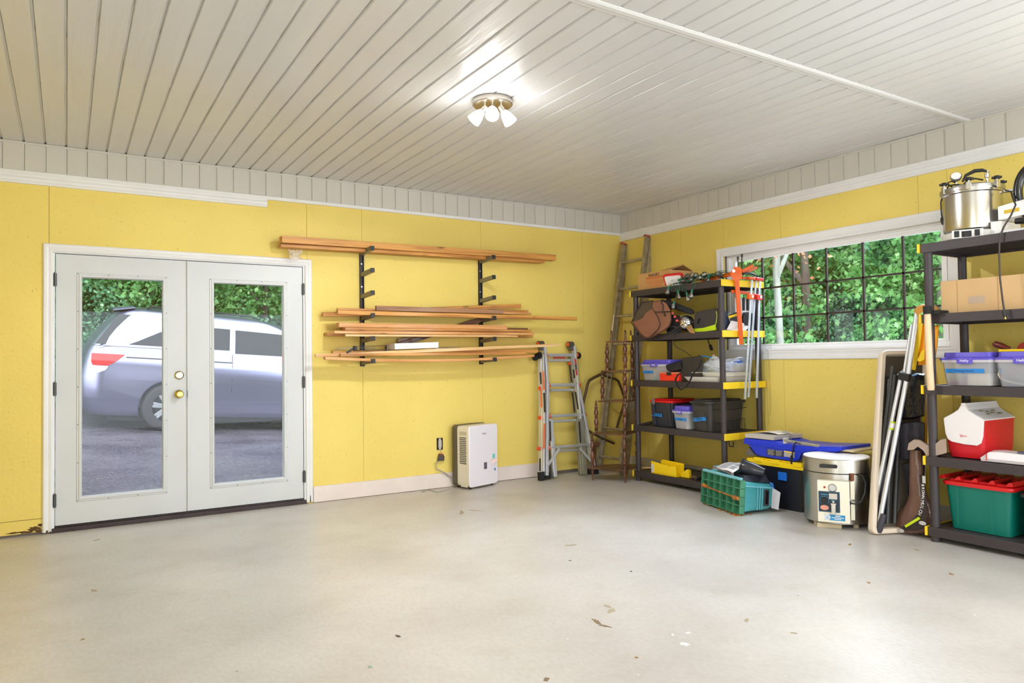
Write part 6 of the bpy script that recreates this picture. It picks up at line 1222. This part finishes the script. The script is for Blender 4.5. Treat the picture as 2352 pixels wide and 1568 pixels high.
slab('bundle', [(2078, 864), (2104, 856), (2124, 858), (2127, 900), (2124, 955), (2098, 962), (2056, 964), (2064, 910)], -.40, .12, blg, bs, .93); slab('blue_top', [(2090, 862), (2104, 857), (2112, 858), (2098, 864)], -.41, .02, mat('pale_blue_film', (130,170,220), .4), bs)
gc = mat('dark_grey_weave', (56,54,62), .8, bump=.8, bscale=90)
for nm_, P_, lab in (('c', [(2072, 972), (2100, 968), (2124, 970), (2124, 1050), (2090, 1056), (2040, 1056), (2050, 1000)], 'upper dark grey woven cushion behind the poles'), ('d', [(2056, 1066), (2090, 1062), (2126, 1060), (2120, 1130), (2080, 1146), (2026, 1150), (2036, 1080)], 'lower dark grey woven cushion just above the mulch bag')):
    t = thing('cushion', lab, 'cushion', at(2090, P_[3][1], 'x', -.36)); slab('pad', P_, -.40, .12, gc, t, .95)
t = thing('yellow_strut', 'thin yellow upright strip behind the stacked dark cushions', 'strip', at(2124, 1060, 'x', -.28)); part('strip', MB().beam(at(2120, 860, 'x', -.24), at(2127, 1180, 'x', -.24), .02, .02), ycap, t, world=True); part('pad', MB().box(-.40, -.20, -3.68, -3.50, .0, .06), black, t, world=True, bevel=.01)
# --- bag of mulch
mu_ = thing('mulch_bag', 'glossy brown bag of mulch slumped on the floor under the shelf end', 'bag', at(2090, 1220, 'z', 0))
mbr = mat('brown_bag_film', (112,82,70), .25, bump=.8, bscale=16); mbd = mat('dark_bag_film', (46,34,34), .28, bump=.6, bscale=12)
MP = [((2088, 1034), (2110, 1034)), ((2087, 1070), (2113, 1070)), ((2087, 1110), (2116, 1108)), ((2089, 1140), (2124, 1140)), ((2080, 1160), (2134, 1165)), ((2060, 1180), (2138, 1190)), ((2044, 1200), (2138, 1205)), ((2040, 1214), (2134, 1219)), ((2048, 1222), (2118, 1224))]
rr = []
for (l_, r_) in MP:
    a, b = at(*l_, 'x', -.50), at(*r_, 'x', -.50); a.z = max(a.z, .006); b.z = max(b.z, .006); c = (a+b)/2; hw = (a-b).length/2*1.1; dth = min(.11, hw*.9+.02)
    rr.append([Vector((c.x+dth*.6*math.cos(t_)+.02, c.y+hw*math.sin(t_), max(.004, a.z*(.5+.5*math.sin(t_))+b.z*(.5-.5*math.sin(t_))))) for t_ in [i*2*PI/20 for i in range(20)]])
part('bag_body', MB().loft(rr[::-1]), mbr, mu_, world=True, sub=1)
def on_bag(x, y, dx=-.075): return at(x, y, 'x', -.50+dx)
slab('dark_label_panel', [(2112, 1090), (2119, 1090), (2127, 1130), (2130, 1180), (2128, 1212), (2100, 1219), (2062, 1216), (2090, 1200), (2108, 1180), (2116, 1150)], -.565, .03, mbd, mu_, .98)
for i, (ch, (x, y)) in enumerate(zip('BROWN', ((2119.5, 1114), (2119.8, 1121), (2120, 1128), (2119.8, 1135), (2119.3, 1142)))): p = at(x, y, 'x', -.568); facex(ch, .026, p.x, p.y, p.z, whitep, mu_, -PI/2-.05*i)
for i, (ch, (x, y)) in enumerate(zip('MULCH', ((2118.5, 1152), (2118, 1159), (2116.5, 1166), (2114.5, 1173), (2112, 1179)))): p = at(x, y, 'x', -.568); facex(ch, .030, p.x, p.y, p.z, whitep, mu_, -PI/2-.1-.08*i)
lt = part('lime_label', MB().beam(at(2079, 1209, 'x', -.568), at(2112, 1189, 'x', -.568), .002, .016, hint=(0, 0, 1)), lime, mu_, world=True)
mb = MB()
for x, y in ((2069, 1218), (2119, 1201)): p = at(x, y, 'x', -.57); mb.lathe([(0, 0), (.024, 0), (.024, .002), (0, .003)], 20, TX(p, (0, -PI/2, 0), (.55, 1, 1)))
part('round_seals', mb, mat('seal_grey', (190,186,184), .4), mu_, world=True); p = at(2122, 1101, 'x', -.567); part('white_panel_print', MB().box(p.x, p.x+.002, p.y-.010, p.y+.010, p.z-.024, p.z+.024), MATS['seal_grey'], mu_, world=True)
# ================================================================ things on the shelving unit at the right edge
z = U2[0]
cn = Vector((-.36, -3.935, z)); toc = math.degrees(math.atan2(-5.416-cn.x, 6.325+cn.y)); th_ = math.radians(180-0)-0
ang = math.atan2(-(cn.x+5.4162)*-1, 1)   # placeholder for the facing angle below
ca = -math.atan2(5.4162+cn.x, 6.3251+cn.y)
pc = thing('pressure_canner', 'large steel pressure canner with black clamps on top of the right shelving unit', 'canner', cn, (0, 0, ca))
hb = part('heater_base', MB().lathe([(0, 0), (.165, 0), (.178, .012), (.178, .05), (.165, .056), (0, .056)], 40), mat('base_white', (226,224,220), .4), pc)
part('base_front', MB().box(-.115, .055, -.205, -.10, .002, .056), MATS['base_white'], hb, bevel=.004)
for x in (-.088, .022): part('switch', MB().box(x-.014, x+.014, -.209, -.204, .010, .050), black, hb, bevel=.001)
part('heat_knob', MB().box(-.062, -.008, -.207, -.203, .008, .046).cyl((-.035, -.220, .024), (-.035, -.206, .024), .016, seg=18), black, hb, bevel=.001)
part('pot', MB().lathe([(0, .056), (.150, .056), (.166, .070), (.168, .085), (.168, .300), (.176, .306), (.176, .330), (.168, .334), (0, .334)], 56), mat('brushed_pot', (190,186,180), .24, metal=1, bump=.01, bscale=10), pc)
lid_ = part('lid', MB().lathe([(.182, .318), (.184, .334), (.182, .346), (.160, .352), (.11, .368), (.05, .376), (0, .378)], 48), mat('lid_aluminium', (168,166,162), .3, metal=1), pc)
for k, a in enumerate((-150, -95, -40, 20, 80, 140)):
    a = math.radians(a); c_, s_ = math.cos(a), math.sin(a); part('clamp', MB().beam((.178*c_, .178*s_, .315), (.178*c_, .178*s_, .362), .03, .022, hint=(c_, s_, 0)).cyl((.176*c_, .176*s_, .362), (.176*c_, .176*s_, .378), .007, seg=10), nickel, pc, bevel=.002)
    part('wing_knob', MB().cyl((.176*c_, .176*s_, .372), (.176*c_, .176*s_, .392), .018, .014, seg=14).box(.176*c_-.028, .176*c_+.028, .176*s_-.008, .176*s_+.008, .374, .388), black, pc, bevel=.003)
part('pressure_gauge', MB().lathe([(0, .012), (.030, .012), (.034, .006), (.034, -.006), (.02, -.01)][::-1], 28, TX((-.085, -.05, .43), (math.radians(62), 0, 0))).cyl((-.085, -.045, .37), (-.085, -.045, .42), .006, seg=10), steel, lid_); part('gauge_face', MB().lathe([(0, .0135), (.028, .0125), (.028, .0122)][::-1], 24, TX((-.085, -.05, .43), (math.radians(62), 0, 0))), mat('gauge_white', (250,236,236), .2), lid_)
part('vent_weight', MB().cyl((.085, -.03, .37), (.085, -.03, .40), .008, seg=10).cyl((.085, -.03, .405), (.085, -.03, .43), .014, seg=14).cyl((.085, -.03, .44), (.085, -.03, .445), .016, seg=12).cyl((.085, -.03, .43), (.085, -.03, .455), .004, seg=8), steel, lid_)
part('top_handle', MB().tube([(-.05, -.06, .39), (-.03, -.06, .43), (.02, -.06, .452), (.06, -.06, .45), (.085, -.06, .44)], [.006, .010, .012, .011, .006], 10), black, lid_)
part('side_handle', MB().box(.165, .24, -.02, .02, .30, .315), steel, pc, bevel=.003)
CI = TX(cn, (0, 0, ca))
pcd = thing('black_power_cord', 'black power cord coiled over the canner lid with its plug hanging down', 'cord', cn+Vector((0, 0, .38)))
def cpt(x, y, d_=0): return at(x, y, 'x', -.44+d_)
part('cord', MB().tube([cpt(*p) for p in ((2289, 428), (2260, 424), (2235, 421), (2215, 425), (2195, 433), (2178, 440), (2172, 436), (2180, 426), (2195, 424), (2212, 424), (2222, 414), (2240, 410), (2258, 413))], .0048, 8).tube([cpt(*p) for p in ((2192, 432), (2180, 425), (2178, 419), (2186, 416), (2194, 419))], .0045, 8).tube([cpt(*p) for p in ((2172, 440), (2164, 452), (2161, 465), (2162, 485), (2164, 502))], .0045, 8), black, pcd, world=True)
part('plug', MB().tube([cpt(*p) for p in ((2163, 500), (2165, 506), (2168, 514))], [.008, .014, .014], 10).tube([cpt(2166, 514), cpt(2166, 520)], .002, 6).tube([cpt(2170, 514), cpt(2170, 520)], .002, 6), black, pcd, world=True)
c2 = thing('hanging_cord', 'thin dark cord running from the canner down across the top shelf edge', 'cord', at(2330, 460, 'x', -.5))
part('cord', MB().tube([at(*p, 'x', xx) for p, xx in (((2310, 437), -.40), ((2322, 440), -.42), ((2329, 462), -.5), ((2333, 470), -.55), ((2322, 495), -.58), ((2306, 520), -.59), ((2296, 545), -.60), ((2295, 580), -.60), ((2297, 640), -.61), ((2303, 690), -.61), ((2308, 722), -.61))], .0052, 8), mat('brown_black_cord', (52,40,38), .5), c2, world=True)
part('cord_end', MB().tube([at(2305, 714, 'x', -.612), at(2309, 728, 'x', -.612)], .010, 10), black, c2, world=True); part('brass_tip', MB().tube([at(2309, 728, 'x', -.612), at(2310, 733, 'x', -.612)], .006, 8), brass, c2, world=True)
sw = thing('white_machine', 'white bench machine with a yellow label beside the pressure canner', 'machine', (-.33, -4.25, z))
y_ = lambda x, xx=-.46: at(x, 500, 'x', xx).y
part('base_block', MB().box(-.46, -.20, y_(2299), y_(2274), z, z+.095), whitep, sw, world=True, bevel=.005); part('arm_block', MB().loft([[(xx, y_(2291), z+.10), (xx, y_(2352)-.25, z+.13), (xx, y_(2352)-.25, z+.235), (xx, y_(2291), z+.185)] for xx in (-.45, -.28)], sm=False), whitep, sw, world=True, bevel=.008)
part('bed', MB().box(-.48, -.18, -4.70, y_(2299), z, z+.03), whitep, sw, world=True, bevel=.005); part('yellow_label', MB().beam(at(2306, 487, 'x', -.452), at(2341, 480, 'x', -.452), .001, .022, hint=(0, 0, 1)), mat('label_ochre', (214,178,30), .5), sw, world=True)
part('black_handle', MB().tube([at(2333, 508, 'x', -.50), at(2352, 506, 'x', -.50), at(2375, 505, 'x', -.50)], [.018, .021, .021], 14), black, sw, world=True)
ho = thing('corrugated_hose', 'black corrugated hose curving down at the right edge beside the canner', 'hose', (-.3, -4.30, z))
mb = MB(); pts = []; rs_ = []
for k in range(121):
    a = math.radians(100+130*k/120); pts.append(at(2385+47*math.cos(a), 440-62*math.sin(a), 'x', -.42)); rs_.append(.030+.004*math.cos(k*PI/1.0) if k % 2 else .026)
mb.tube(pts, rs_, 14); part('hose', mb, black_gloss, ho, world=True); part('hose_foot', MB().tube([pts[-1], Vector((-.40, pts[-1].y-.02, z+.01))], .022, 10), black, ho, world=True)
z = U2[1]
lb = thing('long_cardboard_box', 'long light brown cardboard box on the second shelf of the right unit', 'box', (-.35, -4.2, z))
part('carton', MB().box(-.50, -.22, -4.55, -3.79, z, z+.215), card2, lb, world=True, bevel=.004)
for y in (-3.895, -4.135): part('fold_line', MB().box(-.5012, -.50, y-.002, y+.002, z+.003, z+.213), mat('fold_brown', (176,140,98), .8) if 'fold_brown' not in MATS else MATS['fold_brown'], lb, world=True)
part('tape_gloss', MB().box(-.5015, -.5, -4.06, -3.96, z+.055, z+.10), film('tape_film', (236,226,214), .35, .1), lb, world=True)
t = thing('pleated_filter', 'white pleated round filter behind the long cardboard box by the post', 'filter', (-.25, -3.80, z))
mb = MB(); n = 60; mb.loft([[(-.28+.0*h, -3.81+(.075+.006*(i % 2))*math.cos(2*PI*i/n), z+.10+(.095+.006*(i % 2))*math.sin(2*PI*i/n)) for i in range(n)] if False else [(xx, -3.80+(.085+.006*(i % 2))*math.cos(2*PI*i/n), z+.094+(.085+.006*(i % 2))*math.sin(2*PI*i/n)) for i in range(n)] for xx, h in ((-.20, 0), (-.10, 1))], sm=False); part('pleats', mb, whitep, t, world=True)
z = U2[2]
clear_box('clear box with purple lid, blue tape and cream gloves on the right unit', -.50, -.14, -3.775, -4.090, z, .215, 'Gaming Gloves', contents=((0, .7, .0, .45, .022, pinkb), (0, .5, .45, 1.0, .075, cream), (0.1, .9, .3, .7, .13, slate)), tapez=.44, tapel=.92)
clear_box('clear box with purple lid full of tangled cables at the right edge', -.50, -.14, -4.102, -4.415, z, .215, '', contents=((0.2, .9, .1, .9, .12, slate),), tapel=.01)
cbl = thing('cable_tangle', 'cream and red cables curled inside the rightmost purple lidded box', 'cables', (-.45, -4.25, z+.03))
part('cream_cable', MB().tube([at(x, y, 'x', -.455) for x, y in ((2296, 850), (2293, 860), (2298, 869), (2312, 875), (2330, 879), (2352, 884), (2375, 880))], .0045, 8), cream, cbl, world=True); part('red_cable', MB().tube([at(x, y, 'x', -.44) for x, y in ((2314, 846), (2322, 853), (2332, 857), (2338, 852), (2348, 850), (2360, 856))], .0035, 8), mat('red_cable', (196,44,60), .5), cbl, world=True)
t = thing('screwdriver', 'screwdriver with a dark wooden handle lying on the purple box lids', 'screwdriver', (-.40, -4.1, z+.23)); zt_ = z+.236
part('handle', MB().tube([at(x, y, 'x', -.38) for x, y in ((2281, 791), (2286, 790), (2300, 794), (2316, 800), (2322, 801))], [.010, .020, .019, .014, .008], 12), mat('dark_red_wood', (104,40,28), .35), t, world=True); part('shaft', MB().tube([at(2322, 801, 'x', -.38), at(2345, 806, 'x', -.38)], .004, 8), steel, t, world=True)
t = thing('yellow_level', 'yellow plastic level lying on the purple box lids at the right edge', 'level', (-.42, -4.2, z+.22)); p = at(2296, 811, 'x', -.42); part('bar', MB().box(-.435, -.41, -4.40, p.y, z+.2155, z+.231), ybr, t, world=True, bevel=.003)
t = thing('red_tool', 'red rounded tool at the right edge behind the yellow level', 'tool', (-.34, -4.25, z+.22)); p = at(2350, 802, 'x', -.34); part('body', MB().lathe([(0, -.02), (.045, -.02), (.05, 0), (.045, .02), (0, .02)], 24, TX((-.34, p.y-.02, p.z+.0), (0, PI/2, 0))), mat('deep_red', (150,28,30), .35), t, world=True)
z = U2[3]
ck = thing('cooler', 'red and white picnic cooler with a peaked lid on the fourth shelf', 'cooler', (-.3, -3.92, z))
ckr = mat('cooler_red', (206,24,40), .4); ckw = mat('cooler_white', (230,226,228), .45)
yl, yr_ = -3.795, -4.032; zs = z+.252
part('cooler_body', MB().loft([ringbox(-.485, -.115, yl-.012, yr_+.012, z+.004, .03, 4), ringbox(-.495, -.10, yl-.004, yr_+.004, z+.06, .03, 4), ringbox(-.50, -.095, yl, yr_, zs, .012, 4)]), ckr, ck, world=True)
ym = (yl+yr_)/2
def lidring(x, s): return [(x, ym+(y-ym)*s, z+.25+(zz-z-.25)*(s if zz > z+.25 else 1)) for y, zz in ((yl+.002, zs-.004), (yl+.002, zs+.004), (yl-.055, zs+.038), (yl-.088, zs+.062), (ym+.016, zs+.09), (ym+.012, zs+.105), (ym-.012, zs+.105), (ym-.016, zs+.09), (yr_+.088, zs+.062), (yr_+.055, zs+.038), (yr_-.002, zs+.004), (yr_-.002, zs-.004))]
part('lid', MB().loft([lidring(-.503, .985), lidring(-.50, 1), lidring(-.10, 1), lidring(-.095, .985)], sm=False), ckw, ck, world=True, bevel=.003)
fp = [(yl+.004, zs), (yl-.055, zs+.036), (yl-.088, zs+.060), (ym+.014, zs+.088), (ym-.014, zs+.088), (yr_+.088, zs+.060), (yr_+.055, zs+.036), (yr_-.004, zs), (yr_+.004, zs-.10), (yr_+.016, zs-.145), (yr_+.04, zs-.162), (ym, zs-.160), (yl-.045, zs-.150), (yl-.02, zs-.135), (yl-.006, zs-.10)]
part('lid_front', MB().prism([(y, zz) for y, zz in fp], -.512, -.4995, 'x'), ckw, ck, world=True, bevel=.004); facex('Igloo', .022, -.5125, ym, zs-.105, mat('logo_red', (196,60,80), .5), ck)
mb = MB(); rs = random.Random(2)
for (a, b) in ((.10, .30), (.16, .45), (.20, .62), (.13, .75), (.24, .38), (.27, .80)):
    y = yr_+.02+.07*(1-b); zz = zs+.012+.05*(1-b)*0+.045*(1-b); mb.box(-.50+a, -.50+a+.03, y-.006, y+.006, zz+.005, zz+.012)
part('lid_picture', mb, mat('print_olive', (120,108,80), .5), ck, world=True, kind='stuff')
t = thing('white_bag', 'white plastic packet lying in front of the cooler at the right edge', 'bag', (-.45, -4.2, z))
part('packet', MB().loft([[(x, y, z+.004+zz) for x, zz in ((-.555, .0), (-.565, .02), (-.54, h), (-.46, h+.008), (-.40, h*.6), (-.40, 0))] for y, h in ((-4.035, .012), (-4.07, .055), (-4.13, .062), (-4.24, .060), (-4.40, .055), (-4.46, .02))]), mat('white_packet', (228,222,226), .4, bump=.4, bscale=20), t, world=True); part('red_print', MB().box(-.567, -.565, -4.073, -4.068, z+.012, z+.05), redp, t, world=True); part('blue_end', MB().beam((-.50, -4.22, z+.073), (-.47, -4.38, z+.068), .06, .006), slate, t, world=True)
t = thing('tan_cloth', 'folded tan cloth draped over the near end of the fourth shelf', 'cloth', at(2110, 1020, 'x', -.5))
tanm = mat('tan_cloth', (166,146,132), .9, bump=.5, bscale=30)
P_ = [(2084, 1033), (2087, 1018), (2098, 1010), (2112, 1011), (2126, 1020), (2140, 1026), (2160, 1010), (2172, 1008), (2174, 1040), (2150, 1046), (2128, 1046), (2120, 1034), (2108, 1025), (2098, 1033)]
part('cloth', MB().loft([[at(x+dx_, y+dy_, 'x', -.56+d_) for x, y in P_] for d_, dx_, dy_ in ((.0, 0, 0), (.03, 1, -1), (.09, 2, -2), (.12, 2, 1))]), tanm, t, world=True, bevel=.006)
z = U2[4]
gt = tote('green tote with interlocking bright red flap lids on the bottom shelf', -.508, -.10, -3.768, -4.185, z, .325, mat('green_tote', (0,112,98), .42), redp, ribs=False)
mb = MB()
for k in range(9): y = -3.74-.05*k; mb.prism([(y, z+.315), (y-.02, z+.34), (y-.035, z+.345), (y-.045, z+.318)], -.50+.18*(k % 2), -.24+.12*(k % 2), 'x')
part('lid_teeth', mb, redp, gt, world=True, bevel=.002)
for y in (-3.86, -4.06): part('moulded_seam', MB().tube([(-.5005, y, z+.02), (-.511, y-.002, z+.28)], .002, 6), MATS['green_tote'], gt, world=True)
t = tote('dark green tote at the right edge beside the bright green one', -.50, -.12, -4.215, -4.62, z, .30, mat('dark_green_tote', (30,58,48), .4), mat('dark_lid', (40,44,46), .4), ribs=False)
t = thing('rope', 'yellow green rope bits behind the green tote near the shelf end', 'cord', (-.2, -3.72, z)); part('cord', MB().tube([at(x, y, 'x', -.18) for x, y in ((2148, 1140), (2152, 1160), (2146, 1175), (2152, 1200), (2148, 1212))], .010, 8), lime, t, world=True)

# ================================================================ wear on the floor and at the foot of the wall
rotm = mat('rotten_wood', (96,66,38), .9, var=.4, vscale=60); mudm = mat('dried_mud', (132,112,86), .9, var=.3, vscale=60); chipm = mat('white_paint_chip', (240,238,232), .7); rustst = mat('rust_spot', (150,116,70), .8)
fl_ = bpy.data.objects['floor']; wb_ = bpy.data.objects['wall_back']; rs = random.Random(12)
def splat(x, y, rx, ry, m, name='stain', rot=0.):
    p = at(x, y, 'z', 0); n = 18; P2 = []
    for i in range(n): a = 2*PI*i/n; k = rs.uniform(.45, 1.15); u_, v_ = rx*k*math.cos(a), ry*k*math.sin(a); P2.append((p.x+u_*math.cos(rot)-v_*math.sin(rot), p.y+u_*math.sin(rot)+v_*math.cos(rot)))
    part(name, MB().prism(P2, .0002, .0016, 'z'), m, fl_)
for a in ((1370, 1427, .045, .016, mudm), (1388, 1437, .035, .012, mudm), (1405, 1402, .035, .022, mat('faint_mud', (168,154,132), .9)), (1396, 1392, .03, .015, MATS['faint_mud']), (1573, 1479, .020, .022, chipm), (1580, 1453, .014, .008, chipm), (1545, 1458, .013, .006, chipm), (915, 1461, .018, .008, mat('dark_grit', (84,80,70), .8)), (850, 1531, .016, .010, mat('green_grit', (150,170,150), .7)),
          (1462, 1510, .010, .009, rustst), (1255, 1560, .018, .012, mudm), (217, 1356, .030, .014, MATS['faint_mud']), (1996, 1338, .014, .010, rustst), (2185, 1318, .022, .012, rustst), (1952, 1250, .030, .010, rustst), (2105, 1262, .026, .010, MATS['faint_mud']), (1310, 1287, .012, .008, MATS['dark_grit']), (1450, 1312, .010, .008, MATS['dark_grit']),
          (1060, 1177, .10, .02, MATS['faint_mud']), (1090, 1172, .07, .012, MATS['faint_mud']), (1310, 1252, .05, .02, MATS['faint_mud']), (1715, 1424, .03, .010, MATS['faint_mud']), (1822, 1453, .018, .010, MATS['faint_mud']), (190, 1468, .010, .006, rustst), (222, 1240, .030, .014, MATS['faint_mud'])): splat(*a, rot=rs.uniform(0, 3))
for (x, y, w_, h_) in ((78, 1214, .045, .018), (92, 1206, .022, .012), (60, 1222, .05, .010), (30, 1224, .06, .008), (88, 1219, .03, .010)):
    p = at(x, y, 'y', -.001); P2 = []
    for i in range(14): a = 2*PI*i/14; k = rs.uniform(.5, 1.1); P2.append((p.x+w_*k*math.cos(a), max(.002, p.z+h_*k*math.sin(a))))
    part('rot_patch', MB().prism(P2, -.0015, 0, 'y'), rotm, wb_)
dc = bpy.data.objects['door_casing']
for x0, x1, h_ in ((-5.545, -5.53, .03), (-5.52, -5.512, .022), (-3.605, -3.595, .075)): part('rot_patch', MB().prism([(x0, .010), (x1, .010), (x1-.002, h_), (x0+.002, h_*.8)], -.0195, -.018, 'y'), rotm, dc)
